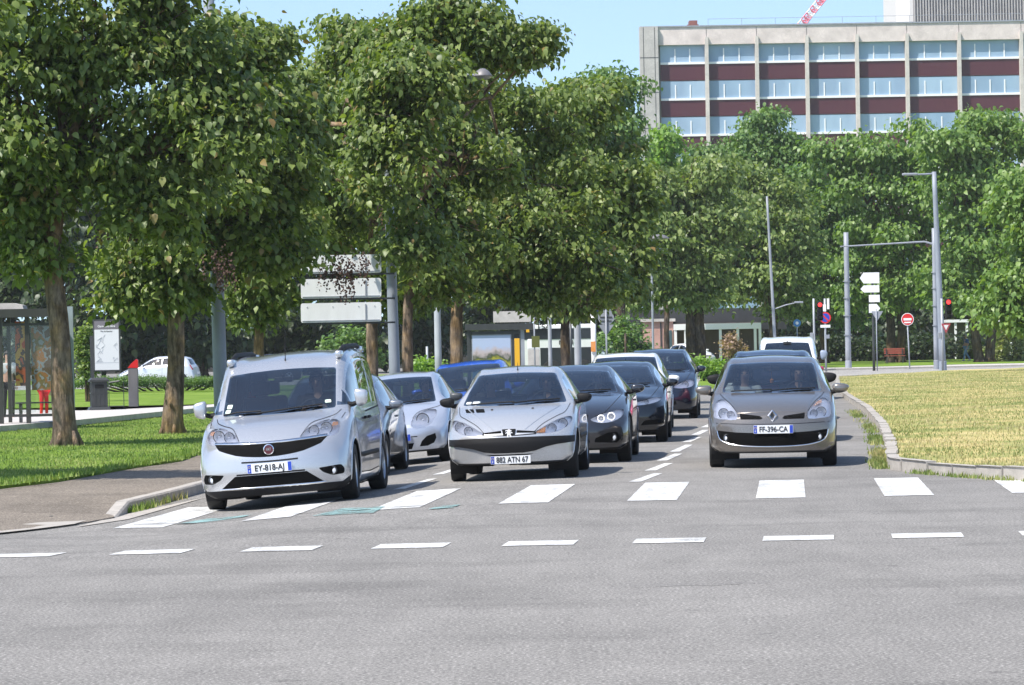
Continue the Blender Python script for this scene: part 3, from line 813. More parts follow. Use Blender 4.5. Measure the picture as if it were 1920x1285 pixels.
def spec(L=3.83, W=.826, H=1.43, zb=.19, kind='hatch', ax=(.76, 3.2), r=.29, **k):
    """body profile; heights given for a 1.43 m hatchback and stretched to H"""
    y = lambda v: v
    if kind == 'hatch':
        cow = k.get('cow', 1.10); zc = k.get('zc', .945); wt = k.get('wt', 1.86); zn = k.get('zn', .62)
        top = [(0, zn), (.12, zn+.075), (.45, zc-.115), (cow-.15, zc-.02), (cow, zc+.005), (cow+(wt-cow)*.5, zc+(H-.085-zc)*.54), (wt, H-.085), (wt+.35, H-.015), (wt+.75, H), (L-.75, H-.03), (L-.35, H-.12), (L-.12, H-.38), (L, H-.55)]
        belt = [(0, zn-.10), (.3, zc-.27), (cow, zc-.055), (cow+.4, zc-.02), (L-.6, zc+.05), (L, zc)]
        hw = k.get('hw', .545); wbx = k.get('wbx', .70)
        railx = [(0, W*.70), (.3, W*.80), (cow-.1, W*.875), (cow, wbx+.035), (wt, hw), (wt+.6, hw+.015), (L-.5, hw-.02), (L, W*.74)]
    elif kind == 'sedan':
        cow = k.get('cow', 1.45); zc = k.get('zc', .955); wt = k.get('wt', 2.25); zn = .62
        top = [(0, zn), (.15, zn+.1), (.6, zc-.12), (cow-.2, zc-.02), (cow, zc), (cow+.4, zc+(H-.075-zc)*.54), (wt, H-.075), (wt+.45, H), (wt+1.0, H-.02), (L-1.2, H-.20), (L-.75, H-.40), (L-.15, H-.43), (L, H-.50)]
        belt = [(0, .52), (.3, .66), (cow, .88), (cow+.5, .92), (L-.9, .95), (L, .86)]
        hw = k.get('hw', .57); wbx = k.get('wbx', .72)
        railx = [(0, W*.70), (.3, W*.80), (cow-.1, W*.87), (cow, wbx+.03), (wt, hw), (wt+.9, hw), (L-1.1, hw+.02), (L-.7, W*.8), (L, W*.75)]
    else:   # van
        cow = k.get('cow', .98); zc = k.get('zc', 1.075); wt = k.get('wt', 1.72); zn = .76
        top = [(0, zn), (.08, zn+.06), (.4, zc-.115), (cow-.15, zc-.03), (cow, zc+.005), (cow+(wt-cow)*.5, zc+(H-.23-zc)*.53), (wt, H-.215), (wt+.35, H-.075), (wt+.8, H-.02), (wt+1.3, H), (L-.5, H-.03), (L-.12, H-.2), (L, H-.6)]
        belt = [(0, .62), (.3, .80), (cow, 1.0), (cow+.4, 1.02), (L-.3, 1.06), (L, .95)]
        hw = k.get('hw', .70); wbx = k.get('wbx', .70)
        railx = [(0, W*.74), (.3, W*.83), (cow-.1, W*.88), (cow, wbx+.05), (wt, hw+.03), (wt+.5, hw+.045), (L-.3, hw+.03), (L, W*.8)]
    d = dict(L=L, W=W, H=H, zb=zb, top=top, belt=belt, railx=railx, raild=[(0, .05), (.5, .05), (cow-.1, .04), (cow, .035), (wt, .045), (wt+.7, .07), (L, .09)],
             plan=[(0, W*.86), (.08, W*.93), (.3, W*.983), (.8, W), (L-1.0, W), (L-.25, W*.96), (L, W*.88)],
             bow=[(0, .30), (.6, .20), (cow, .12), (wt, .06), (wt+.7, 0), (L, 0)],
             nose=[(zb-.05, .07), (zb+.1, .015), (.44, 0), (.56, .02), (zn, .06), (zn+.3, .10)], tail=[(zb, .05), (.45, 0), (.7, .05), (1.3, .16), (1.9, .2)],
             cow=cow, zc=zc, wt=wt, hw=hw, wbx=wbx, zn=zn)
    for a, b in k.items():
        if a in ('bow', 'nose', 'plan', 'railx', 'raild', 'belt', 'top', 'shx', 'bowp'): d[a] = b
    return d
def side_glass(c, y0, y1, splits, m=None):
    s = c.s; top = pchip(s['top']); rd = pchip(s['raild']); belt = pchip(s['belt'])
    def up(y): return top(y-.04)-rd(y)-.045
    def dn(y): return belt(y)+.045
    cuts_ = [y0]+list(splits)+[y1]
    for i in range(len(cuts_)-1):
        a = cuts_[i]+(.022 if i else 0); b = cuts_[i+1]-(.022 if i < len(cuts_)-2 else 0)
        ys_ = np.linspace(a, b, 8); U_ = [(y, up(y)) for y in ys_ if up(y)-dn(y) > .03]; D_ = [(y, dn(y)) for y in ys_[::-1]]
        poly = rounded(D_+U_, .02, 1)
        for sd in (1, -1): c.window('S', poly, sd, 'side_window', m, frit=.012, lim=lambda q: abs(q.x) > .3)
def windscreen(c, wb, zb_, wt_, zt, sag=.012, crown=.02, m=None, frit=.03):
    P_ = [(-wb, zb_)]+[(wb*t, zb_+sag*(1-t*t)*-1) for t in (-.6, -.2, .2, .6)]+[(wb, zb_)]
    P_ += [(wt_+(wb-wt_)*.5, (zb_+zt)/2+.01), (wt_, zt)]+[(wt_*t, zt+crown*(1-t*t)) for t in (.6, .2, -.2, -.6)]+[(-wt_, zt), (-wt_-(wb-wt_)*.5, (zb_+zt)/2+.01)]
    return c.window('F', rounded(P_, .03, 2), 0, 'windscreen', m, frit)
def wheels(c, r, x=None, wd=.19, spokes=5, style=0, steer=0):
    c.r = r; xo = x or c.W-.015
    for i, y in enumerate(c.ax):
        for sd in (1, -1): c.wheel(sd*xo, y, r, wd, spokes, steer=steer if i == 0 else 0, style=style)
def tails(c, poly, win=None, plate_z=.8):
    if win: c.window('R', win, 0, 'rear_window', frit=.03)
    for sd in (1, -1): c.recess('R', poly, sd, -.004, 'tail_lamp', M_TAIL)
    c.plate('', 0, plate_z, view='R', eu=False, dep=False)
ANT = lambda c, y, z, h=.5, lean=-.25: c.part('aerial', (lambda b: (tube(b, [(0, y, z-.03), (0, y+.02, z+.03), (0, y+.03+h*.4, z+h)], [.018, .006, .002], 6), b)[1])(NB()), M_BLACK)
def steered(c): pass
# ---------------------------------------------------------------- 1 the silver van
def build_van():
    s = spec(L=4.4, W=.905, H=1.80, zb=.15, kind='van', shx=.955,
             nose=[(.1, .10), (.25, .03), (.42, 0), (.56, .015), (.68, .05), (.80, .11), (1.0, .16)])
    c = Car(s, m_car('paint_silver_van', (.52, .53, .55), .6, .27), 'silver passenger van with roof rails and plate EY-818-AJ, nearest to the left kerb', 'van', 'van'); c.ax = (.90, 3.655); r = .325
    c.arches(c.ax, r, .06)
    top_ = [(-.665, .775), (-.33, .752), (0, .742), (.33, .752), (.665, .775)]; bot = [(.60, .70), (.40, .63), (.2, .600), (0, .590), (-.2, .600), (-.40, .63), (-.60, .70)]
    g = c.recess('F', spline2(top_, 3, False)+spline2(bot, 2, False), 0, .035, 'grille', M_BLACK)
    b = NB()
    for zz, hw_ in ((.645, .44), (.69, .56), (.725, .60)):
        pts = []
        for x in np.linspace(-hw_, hw_, 15):
            h, n = c.hit('F', x, zz+.012*abs(x)/.6)
            if h is not None: pts.append(h+Vector((0, .012, 0)))
        tube(b, pts, .009, 4)
    obj('grille_bar', b, M_DARKMETAL, g)
    # chrome strip over the grille
    c.ribbon('F', [(-.66, .783), (-.33, .762), (0, .752), (.33, .762), (.66, .783)], .022, 1, 2, .008, 5, th=1)
    for sd in (1, -1):
        hp = [(.36, .785), (.42, .87), (.50, .915), (.60, .952), (.70, .955), (.765, .93), (.785, .87), (.775, .81), (.73, .775), (.64, .765), (.50, .772)]
        c.lamp('F', spline2(hp, 2), sd, 'headlight', [(.50, .845, .055, .05, 0), (.635, .862, .062, .05, 0)], .10, amber=[(.69, .875), (.76, .885), (.755, .92), (.70, .925)])
        fp = [(.55, .415), (.80, .435), (.83, .38), (.82, .325), (.70, .315), (.60, .36)]
        c.recess('F', rounded(fp, .02), sd, .03, 'fog_lamp_surround', M_BLACK); c.fog(.70, .372, .042, sd)
    c.recess('F', [(-.42, .39), (.42, .39), (.60, .255), (-.60, .255)], 0, .045, 'lower_grille', M_BLACK)
    c.raised('F', [(-.95, .12), (.95, .12), (.95, .30), (.88, .30), (.80, .235), (-.80, .235), (-.88, .30), (-.95, .30)], 0, .006, 'bumper_lower_trim', M_BLACK)
    c.ribbon('F', [(-.40, .405), (.40, .405)], .018, 1, 1, .004)
    c.ribbon('F', [(-.62, .248), (-.3, .243), (.3, .243), (.62, .248)], .02, 1, 2, .006, th=1)
    c.ribbon('F', [(-.33, .545), (-.1, .54), (.1, .54), (.33, .545)], .018, 1, 1, .003)
    c.ribbon('F', [(-.78, .96), (-.80, 1.02)], .008); c.ribbon('F', [(.78, .96), (.80, 1.02)], .008)
    for sd in (1, -1):
        c.ribbon('F', [(.36*sd, .79), (.46*sd, .93), (.60*sd, .975), (.70*sd, 1.01), (.745*sd, 1.06)], .008)
        c.ribbon('T', [(.56*sd, .35), (.66*sd, .6), (.72*sd, .9)], .01, 1, 0, .003, th=1)
        # doors, sliding door rail, rubbing strip
        c.ribbon('S', [(1.30, .30), (1.22, .55), (1.25, .9), (1.30, 1.05)], .010, sd); c.ribbon('S', [(2.22, .26), (2.20, 1.0), (2.2, 1.5)], .010, sd); c.ribbon('S', [(3.13, .80), (3.20, 1.05), (3.2, 1.5)], .010, sd)
        c.ribbon('S', [(1.3, .30), (2.2, .28), (3.1, .30)], .012, sd)
        c.ribbon('S', [(1.35, .50), (2.2, .50), (3.05, .50)], .055, sd, 1, .010, th=1)
        c.ribbon('S', [(2.3, 1.0), (3.2, 1.03), (4.1, 1.05)], .02, sd)
        for yy in (2.05, 2.38):
            h, n = c.hit('S', yy, .93, sd); bb = NB(); box(bb, h+Vector((sd*.02, 0, 0)), (.03, .19, .035), bev=.01); c.part('door_handle', bb, M_BLACK)
    side_glass(c, 1.42, 4.0, (2.15, 3.15))
    for sd in (1, -1): c.window('S', [(1.06, 1.115), (1.38, 1.10), (1.38, 1.42)], sd, 'quarter_window', frit=.012, lim=lambda q: abs(q.x) > .715)
    windscreen(c, .678, 1.085, .645, 1.56, .02, .03)
    c.wipers([[(-.66, 1.085), (-.5, 1.105), (-.2, 1.10)], [(-.25, 1.075), (.1, 1.10), (.52, 1.125)]])
    c.mirror(1.28, 1.18, .84, w=.15, h=.20, out=.13, ex=.5)
    wheels(c, r, c.W-.01, .20, 5, steer=.06)
    # badge: chrome ring, dark red disc, letters
    h, n = c.hit('F', 0, .672); M = Matrix.Translation((0, h.y-.015, .675)) @ Matrix.Rotation(R(90), 4, 'X')
    b = NB(); lathe(b, [(.0625, -.02), (.0625, .008), (.052, .012), (.049, .006)], M, 28, 0); lathe(b, [(.051, .006), (.03, .0075), (.001, .008)], M, 28, 1)
    bg_ = c.part('badge', b, [M_CHROME, mat('badge_dark_red', (.10, .02, .03), .3)]); letter('lettering', 'FIAT', .046, M @ Matrix.Translation((0, 0, .011)), M_CHROME, bg_, .62)
    c.plate('EY-818-AJ', 0, .468, off=.022)
    # roof rails: pale end feet and a dark bar
    top = pchip(s['top'])
    for sd in (1, -1):
        b = NB(); x = sd*.66
        pts = [(x, 1.95, top(1.95)-.05), (x, 2.05, top(2.1)+.015), (x, 2.4, top(2.4)+.032), (x, 3.6, top(3.6)+.03), (x, 3.95, top(3.9)+.01), (x, 4.05, top(4.05)-.06)]
        tube(b, pts, [.022, .03, .032, .032, .03, .022], 8, 1)
        for yy in (2.03, 3.93): box(b, (x, yy, top(yy)-.0), (.08, .34, .085), bev=.022)
        for f in b.faces: f.smooth = True
        c.part('roof_rail', b, [c.paint, M_BLACK])
    ANT(c, 1.95, top(1.95), .42)
    for (x, z, w_, h_) in ((-.60, 1.19, .06, .045), (-.615, 1.135, .06, .04), (.58, 1.165, .075, .035)):
        b = NB(); hh, n = c.hit('F', x, z); prism(b, rounded([(-w_/2, -h_/2), (w_/2, -h_/2), (w_/2, h_/2), (-w_/2, h_/2)], .01), lambda p, t: hh+n*(.003+t)+Vector((p[0], 0, 0))+(Vector((0, 0, 1))-n*n.z).normalized()*p[1]*1.6, 0, .001)
        c.part('windscreen_sticker', recalc(b), bpy.data.materials.get('sticker') or mat('sticker', (.6, .72, .6), .6))
    tails(c, [(.72, .85), (.86, .85), (.84, 1.35), (.74, 1.35)], [(-.62, 1.12), (.62, 1.12), (.56, 1.62), (-.56, 1.62)])
    c.cabin(.98, 4.1, .35, ydash=1.42, zdash=1.04, zseat=.68, hw=.80); c.rearview(1.68, 1.47); c.underbody()
    return c
# ---------------------------------------------------------------- 2 silver hatchback with black bumper strip
def lion(bm, M, s):
    P_ = [(-.30, -.50), (-.12, -.50), (-.10, -.28), (.06, -.20), (.10, -.42), (.02, -.50), (.22, -.50), (.26, -.20), (.20, .00), (.30, .06), (.42, -.06), (.46, .02), (.34, .18), (.20, .18), (.16, .26), (.34, .34), (.44, .28), (.48, .36), (.34, .46), (.14, .42), (.12, .52), (-.06, .56), (-.24, .46), (-.20, .36), (-.34, .40), (-.40, .32), (-.26, .24), (-.14, .26), (-.20, .10), (-.40, .16), (-.50, .06), (-.42, .02), (-.30, .06), (-.20, -.06), (-.26, -.24), (-.34, -.36)]
    prism(bm, [(a*s*-1, b*s) for a, b in P_], lambda p, t: M @ Vector((p[0], p[1], t)), 0, .008)
def build_206():
    s = spec(L=3.83, W=.826, H=1.43, zb=.21, zc=.94, wt=1.88, hw=.535, wbx=.69, bow=[(0, .34), (.6, .22), (1.1, .12), (1.86, .06), (2.5, 0), (3.83, 0)],
             nose=[(.1, .08), (.25, .03), (.38, .01), (.47, 0), (.55, .02), (.62, .05), (.9, .08)])
    c = Car(s, m_car('paint_silver_grey', (.58, .585, .59), .55, .28), 'silver hatchback with black bumper strip and old plate 882 ATN 67 in the middle lane', 'car', 'car'); c.ax = (.76, 3.20); r = .285
    c.arches(c.ax, r, .05)
    bp = [(-.80, .535), (-.5, .545), (0, .550), (.5, .545), (.80, .535)]; bq = [(.80, .455), (.60, .44), (.46, .415), (.32, .37), (.18, .352), (-.18, .352), (-.32, .37), (-.46, .415), (-.60, .44), (-.80, .455)]
    c.raised('F', spline2(bp, 2, False)+bq, 0, .022, 'bumper_strip', M_BLACK)
    lg = c.recess('F', [(-.30, .335), (.30, .335), (.22, .318), (-.22, .318)], 0, .03, 'lower_grille', M_BLACK)
    c.raised('F', [(-.85, .12), (.85, .12), (.85, .235), (-.85, .235)], 0, .004, 'bumper_lower_trim', M_BLACK)
    for sd in (1, -1):
        c.recess('F', rounded([(.095, .600), (.34, .592), (.33, .612), (.10, .634)], .006), sd, .03, 'grille', M_BLACK)
        hp = [(.305, .590), (.40, .645), (.50, .70), (.60, .745), (.70, .772), (.755, .765), (.765, .725), (.735, .675), (.67, .625), (.58, .592), (.45, .578)]
        c.lamp('F', spline2(hp, 2), sd, 'headlight', [(.53, .640, .05, .05, 0), (.655, .69, .055, .05, 0)], .085, amber=[(.33, .594), (.45, .587), (.455, .662), (.40, .638)] if sd > 0 else None)
        c.ribbon('F', [(.315*sd, .605), (.42*sd, .70), (.58*sd, .785), (.67*sd, .83), (.715*sd, .93)], .008)
        c.ribbon('F', [(.20*sd, .64), (.36*sd, .76), (.52*sd, .86), (.60*sd, .91)], .010, 1, 0, .004, th=1)
        c.ribbon('S', [(1.28, .30), (1.22, .5), (1.25, .8), (1.33, .93)], .009, sd); c.ribbon('S', [(2.35, .28), (2.38, .9), (2.4, 1.3)], .009, sd); c.ribbon('S', [(1.28, .29), (1.8, .26), (2.35, .28)], .01, sd)
        c.ribbon('S', [(1.25, .50), (1.8, .50), (2.7, .50)], .05, sd, 1, .012, th=1)
    c.ribbon('F', [(-.34, .580), (0, .568), (.34, .580)], .012, 1, 1, .003)
    for x in (-.56, -.42):   # two bonnet vents by the windscreen
        c.recess('F', rounded([(x-.07, .903), (x+.045, .903), (x+.08, .858), (x-.035, .858)], .01), 0, .02, 'bonnet_vent', M_BLACK)
    for x in (-.26, .26):
        b = NB(); h, n = c.hit('F', x, .885); box(b, h+Vector((0, 0, .006)), (.03, .02, .012), bev=.003); c.part('washer_jet', b, M_BLACK)
    side_glass(c, 1.42, 3.45, (2.38,))
    windscreen(c, .672, .945, .505, 1.322, .015, .022)
    c.wipers([[(-.55, .945), (-.3, .955), (.0, .96)], [(-.02, .945), (.25, .965), (.58, .975)]])
    c.mirror(1.42, .99, .78, M_BLACK, .19, .125, .11)
    wheels(c, r, c.W-.015, .185, 8, steer=.05)
    h, n = c.hit('F', 0, .60); M = Matrix.Translation((0, h.y-.006, .60)) @ Matrix.Rotation(R(84), 4, 'X')
    b = NB(); prism(b, rounded([(-.088, .052), (.088, .052), (.072, -.035), (.025, -.065), (-.025, -.065), (-.072, -.035)], .012), lambda p, t: M @ Vector((p[0], p[1], t)), -.02, .004)
    bg_ = c.part('badge', recalc(b), M_BLACK); b = NB(); lion(b, M @ Matrix.Translation((0, -.004, .004)), .095); obj('badge_emblem', recalc(b), mat('emblem_silver', (.8, .8, .8), .5), bg_)
    c.plate('882 ATN 67', 0.01, .268, .50, .10, dep=False, off=.02, tw=.80)
    top = pchip(s['top']); ANT(c, 1.98, top(1.98), .10)
    for (x, z, w_, h_) in ((-.59, .975, .07, .05), (-.49, .978, .10, .05)):
        b = NB(); hh, n = c.hit('F', x, z); u = Vector((1, 0, 0)); v = n.cross(u).normalized()*-1
        prism(b, [(-w_/2, -h_/2), (w_/2, -h_/2), (w_/2, h_/2), (-w_/2, h_/2)], lambda p, t: hh+n*(.003+t)+u*p[0]+(Vector((0, 0, 1))-n*n.z).normalized()*p[1], 0, .001)
        c.part('windscreen_sticker', recalc(b), bpy.data.materials.get('sticker_white') or mat('sticker_white', (.7, .72, .7), .6))
    tails(c, [(.58, .75), (.70, .75), (.67, .98), (.60, 1.0)], [(-.52, 1.0), (.52, 1.0), (.46, 1.27), (-.46, 1.27)])
    c.cabin(1.05, 3.5, .32, ydash=1.50, zdash=.93, zseat=.50); c.rearview(1.86, 1.25); c.underbody()
    return c
# ---------------------------------------------------------------- 3 bronze-grey hatchback on the right
def build_clio():
    s = spec(L=4.03, W=.855, H=1.475, zb=.20, zc=.985, wt=1.92, hw=.60, wbx=.70, zn=.69, bow=[(0, .30), (.6, .20), (1.1, .12), (1.9, .05), (2.6, 0), (4.03, 0)],
             nose=[(.1, .08), (.25, .02), (.42, 0), (.55, .01), (.65, .035), (.72, .06), (1, .10)])
    c = Car(s, m_car('paint_warm_grey', (.205, .185, .165), .6, .27), 'warm grey hatchback with plate FF-396-CA, alone in the lane beside the dry lawn', 'car', 'car'); c.ax = (.80, 3.375); r = .30
    c.arches(c.ax, r, .05)
    for sd in (1, -1):
        c.recess('F', rounded([(.125, .655), (.16, .688), (.43, .722), (.42, .645), (.16, .642)], .015), sd, .035, 'grille', M_BLACK)
        for zz in (.665, .69):
            c.ribbon('F', [(.17*sd, zz), (.42*sd, zz+.01)], .006, 1, 1, -.01)
        hp = [(.475, .645), (.47, .735), (.53, .815), (.60, .875), (.665, .905), (.73, .885), (.765, .82), (.775, .73), (.76, .665), (.63, .648)]
        c.lamp('F', spline2(hp, 2), sd, 'headlight', [(.645, .725, .062, .05, 0), (.55, .71, .045, .05, 0)], .10, amber=[(.54, .80), (.66, .84), (.66, .885), (.60, .86)] if sd > 0 else None)
        c.ribbon('F', [(.47*sd, .735), (.53*sd, .82), (.60*sd, .885), (.66*sd, .93), (.70*sd, .975)], .008)
        c.ribbon('T', [(.45*sd, .12), (.50*sd, .5), (.60*sd, 1.0)], .01, 1, 0, .004, th=1)
        c.ribbon('S', [(1.32, .30), (1.25, .5), (1.28, .8), (1.36, .95)], .009, sd); c.ribbon('S', [(2.30, .28), (2.33, .9), (2.35, 1.3)], .009, sd); c.ribbon('S', [(1.32, .29), (2.3, .26), (3.0, .30)], .01, sd)
    gp = [(-.74, .505), (-.50, .478), (-.28, .468), (.28, .468), (.50, .478), (.74, .505), (.725, .43), (.66, .355), (.45, .31), (.2, .292), (-.2, .292), (-.45, .31), (-.66, .355), (-.725, .43)]
    g = c.recess('F', rounded(gp, .015, 1), 0, .05, 'lower_grille', M_BLACK)
    b = NB()
    for zz, w_ in ((.34, .42), (.375, .46), (.41, .48)):
        pts = []
        for x in np.linspace(-w_, w_, 13):
            h, n = c.hit('F', x, zz-.03*(1-(x/w_)**2)*1)
            if h is not None: pts.append(h+Vector((0, .02, 0)))
        tube(b, pts, .008, 4)
    obj('grille_bar', b, M_DARKMETAL, g)
    for sd in (1, -1): c.fog(.60, .405, .042, sd)
    c.ribbon('F', [(-.735, .50), (-.68, .37), (-.45, .302), (0, .283), (.45, .302), (.68, .37), (.735, .50)], .016, 1, 2, .006, 5, th=1)
    c.ribbon('F', [(-.78, .60), (-.4, .585), (0, .58), (.4, .585), (.78, .60)], .008)
    c.raised('F', [(-.9, .12), (.9, .12), (.9, .225), (-.9, .225)], 0, .004, 'bumper_lower_trim', M_BLACK)
    c.ribbon('F', [(-.46, .73), (0, .745), (.46, .73)], .010, 1, 0, .004, th=1)
    side_glass(c, 1.46, 3.6, (2.33, 3.1)); windscreen(c, .672, .99, .572, 1.368, .015, .02)
    c.wipers([[(-.55, .99), (-.3, 1.0), (.0, 1.005)], [(-.02, .99), (.25, 1.01), (.58, 1.015)]])
    c.mirror(1.46, 1.02, .80, None, .22, .13, .13)
    wheels(c, r, c.W-.01, .19, 5)
    h, n = c.hit('F', 0, .69); y = h.y-.022
    M = Matrix.Translation((0, y, .69)) @ Matrix.Rotation(R(86), 4, 'X')
    b = NB(); s1, s2 = (.068, .080), (.036, .048)
    O = [(0, s1[1]), (-s1[0], 0), (0, -s1[1]), (s1[0], 0)]; I = [(0, s2[1]), (-s2[0]*.85, 0), (0, -s2[1]), (s2[0]*.85, 0)]
    for i in range(4):
        j = (i+1) % 4; A, B, D_, E = O[i], O[j], I[j], I[i]; m1 = ((A[0]+E[0])/2, (A[1]+E[1])/2); m2 = ((B[0]+D_[0])/2, (B[1]+D_[1])/2)
        q = lambda p, t: b.verts.new(M @ Vector((p[0], p[1], t)))
        b.faces.new((q(A, -.012), q(B, -.012), q(B, .004), q(A, .004))); b.faces.new((q(A, .004), q(B, .004), q(m2, .012), q(m1, .012))); b.faces.new((q(m1, .012), q(m2, .012), q(D_, .0), q(E, .0)))
    c.part('badge', b, M_CHROME)
    b = NB(); prism(b, [(0, .085), (-.072, 0), (0, -.085), (.072, 0)], lambda p, t: M @ Vector((p[0], p[1], t)), -.016, -.012); c.part('badge_backing', recalc(b), M_DARKMETAL)
    c.plate('FF-396-CA', 0.01, .513, off=.022)
    b = NB()
    for (x, z, w_, h_) in ((-.60, 1.06, .07, .05), (-.57, 1.12, .06, .04), (-.42, 1.02, .16, .03), (-.28, 1.01, .08, .02)):
        hh, n = c.hit('F', x, z); prism(b, [(-w_/2, -h_/2), (w_/2, -h_/2), (w_/2, h_/2), (-w_/2, h_/2)], lambda p, t: hh-n*(.02+t)+Vector((p[0], 0, 0))+(Vector((0, 0, 1))-n*n.z).normalized()*p[1], 0, .001)
    c.part('windscreen_paper', recalc(b), bpy.data.materials['sticker_white'])
    b = NB(); hh, n = c.hit('F', .62, 1.15); pts = [c.hit('F', x, z)[0]+Vector((0, .06, -.01)) for x, z in ((.652, 1.01), (.60, 1.33))]; tube(b, pts, [.018, .018], 6); c.part('pillar_trim', b, M_WHITE)
    b = NB(); tube(b, [(.0, 1.93, 1.29), (.0, 1.95, 1.17)], .004, 5); lathe(b, [(.001, .03), (.03, .0), (.022, -.04), (.001, -.05)], Matrix.Translation((0, 1.95, 1.14)), 10); c.part('hanging_charm', b, M_AMBER)
    b = NB(); box(b, (-.12, 2.9, 1.0), (.44, .3, .12), bev=.03); c.part('red_parcel', b, mat('red_cloth', (.5, .04, .07), .8))
    tails(c, [(.60, .80), (.72, .80), (.70, 1.03), (.62, 1.05)], [(-.56, 1.05), (.56, 1.05), (.5, 1.32), (-.5, 1.32)])
    c.cabin(1.05, 3.7, .32, ydash=1.52, zdash=.965, zseat=.52); c.rearview(1.90, 1.29); c.underbody()
    return c
# ---------------------------------------------------------------- generic front car
def build_car(paint, label, sp, ax, r, head, bowls, grille=(), lower=(), fogs=None, win=None, cat='car', name='car', plate='', rings=False, mirror_mat=None, side=(1.42, 3.45, (2.38,)),
              mirror=None, cab=None, seats=True, plate_z=.42, group='cars queueing at the crossing', low=.22, spokes=5, tail=True, rim_style=0):
    c = Car(sp, paint, label, cat, name, group); c.ax = ax; W = c.W; cow, zc, wt, H = sp['cow'], sp['zc'], sp['wt'], sp['H']
    c.arches(ax, r, .05)
    for g in grille: c.recess('F', g, 0, .035, 'grille', M_BLACK)
    for g in lower:
        for sd in (1, -1): c.recess('F', g, sd, .04, 'bumper_intake', M_BLACK)
    for sd in (1, -1):
        o = c.lamp('F', spline2(head, 2), sd, 'headlight', bowls, .09)
        if fogs: c.fog(fogs[0], fogs[1], fogs[2], sd)
        if rings:
            for (a, b_, rr, dd, mi) in bowls:
                h, n = c.hit('F', a*sd, b_); b = NB(); M = Matrix.Translation(h+Vector((0, dd-.02, 0))) @ Matrix.Rotation(R(90), 4, 'X')
                tube(b, [M @ Vector((rr*1.02*math.cos(t), rr*1.02*math.sin(t), 0)) for t in np.linspace(.0, 2*math.pi, 19)[:-1]], .007, 6, closed=True)
                obj('daylight_ring', b, bpy.data.materials.get('ring_light') or mat('ring_light', (.9, .9, .9), .3, emit=(1, .97, .9), es=.7), o)
        hx, hz = head[len(head)//3]
        c.ribbon('F', [(head[1][0]*sd, head[1][1]+.01), (head[2][0]*sd, head[2][1]+.015), (W*.80*sd, zc-.07), (W*.84*sd, zc-.01)], .008)
        c.ribbon('S', [(cow+.2, .30), (cow+.13, .5), (cow+.16, zc-.15), (cow+.26, zc-.04)], .009, sd); ym = side[2][0] if side[2] else 2.3
        c.ribbon('S', [(ym, .28), (ym+.02, zc-.05), (ym+.02, H-.2)], .009, sd); c.ribbon('S', [(cow+.2, .29), (ym, .26), (ax[1]-r-.1, .30)], .01, sd)
        h, n = c.hit('S', ym-.16, zc-.13, sd); bb = NB(); box(bb, h+Vector((sd*.015, 0, 0)), (.025, .17, .03), bev=.01); c.part('door_handle', bb, paint)
    c.raised('F', [(-W, .1), (W, .1), (W, low), (-W, low)], 0, .004, 'bumper_lower_trim', M_BLACK)
    side_glass(c, *side)
    w_ = win or (sp['wbx']-.025, zc+.005, sp['hw']-.03, H-.10)
    windscreen(c, *w_, .015, .02)
    c.wipers([[(-w_[0]*.8, zc+.005), (-.3, zc+.015), (.0, zc+.02)], [(-.02, zc+.005), (.25, zc+.025), (w_[0]*.85, zc+.03)]])
    m_ = mirror or (cow+.36, zc+.045, W-.045, .20, .13, .12)
    c.mirror(m_[0], m_[1], m_[2], mirror_mat, m_[3], m_[4], m_[5])
    wheels(c, r, W-.012, .195, spokes, rim_style)
    c.plate(plate, 0, plate_z)
    if tail: tails(c, [(W*.68, zc-.18), (W*.84, zc-.18), (W*.80, zc+.06), (W*.70, zc+.08)], [(-W*.64, zc+.07), (W*.64, zc+.07), (W*.57, H-.15), (-W*.57, H-.15)], .62)
    c.cabin(cow-.05, sp['L']-.35, .32, ydash=cow+.4, zdash=zc-.02, zseat=H-.93); c.rearview(wt, H-.18); c.underbody()
    return c
# ---------------------------------------------------------------- the queue
van = build_van(); van.finish(0, 533, 41.5, 4.6)
p206 = build_206(); p206.finish(0, 966, 44.8, 4.3)
clio = build_clio(); clio.finish(0, 1450, 47.1, 4.25)
# silver small car with round eyes, dented nose
sp = spec(L=3.60, W=.827, H=1.43, zb=.19, zc=.93, wt=1.62, cow=.90, hw=.545, wbx=.66)
tw = build_car(m_car('paint_pale_silver', (.54, .58, .66), .5, .3), 'pale silver small car with oval headlights, behind the van in the left lane', sp, (.70, 3.07), .285,
    [(.27, .60), (.29, .70), (.38, .785), (.52, .825), (.62, .81), (.64, .75), (.61, .66), (.54, .585), (.43, .55), (.33, .55)], [(.44, .675, .09, .05, 0)],
    grille=([(-.36, .435), (.36, .435), (.36, .42), (-.36, .42)], [(-.30, .33), (.30, .33), (.26, .24), (-.26, .24)]), lower=([(.38, .27), (.42, .35), (.50, .42), (.63, .455), (.64, .38), (.60, .31), (.50, .27)],),
    plate='CS-538-DT', mirror_mat=mat('mirror_dark_grey', (.05, .055, .06), .4), side=(1.22, 3.25, (2.3,)), win=(.60, .935, .50, 1.325), low=.215)
tw.finish(0, 752, 54.8, 4.3)
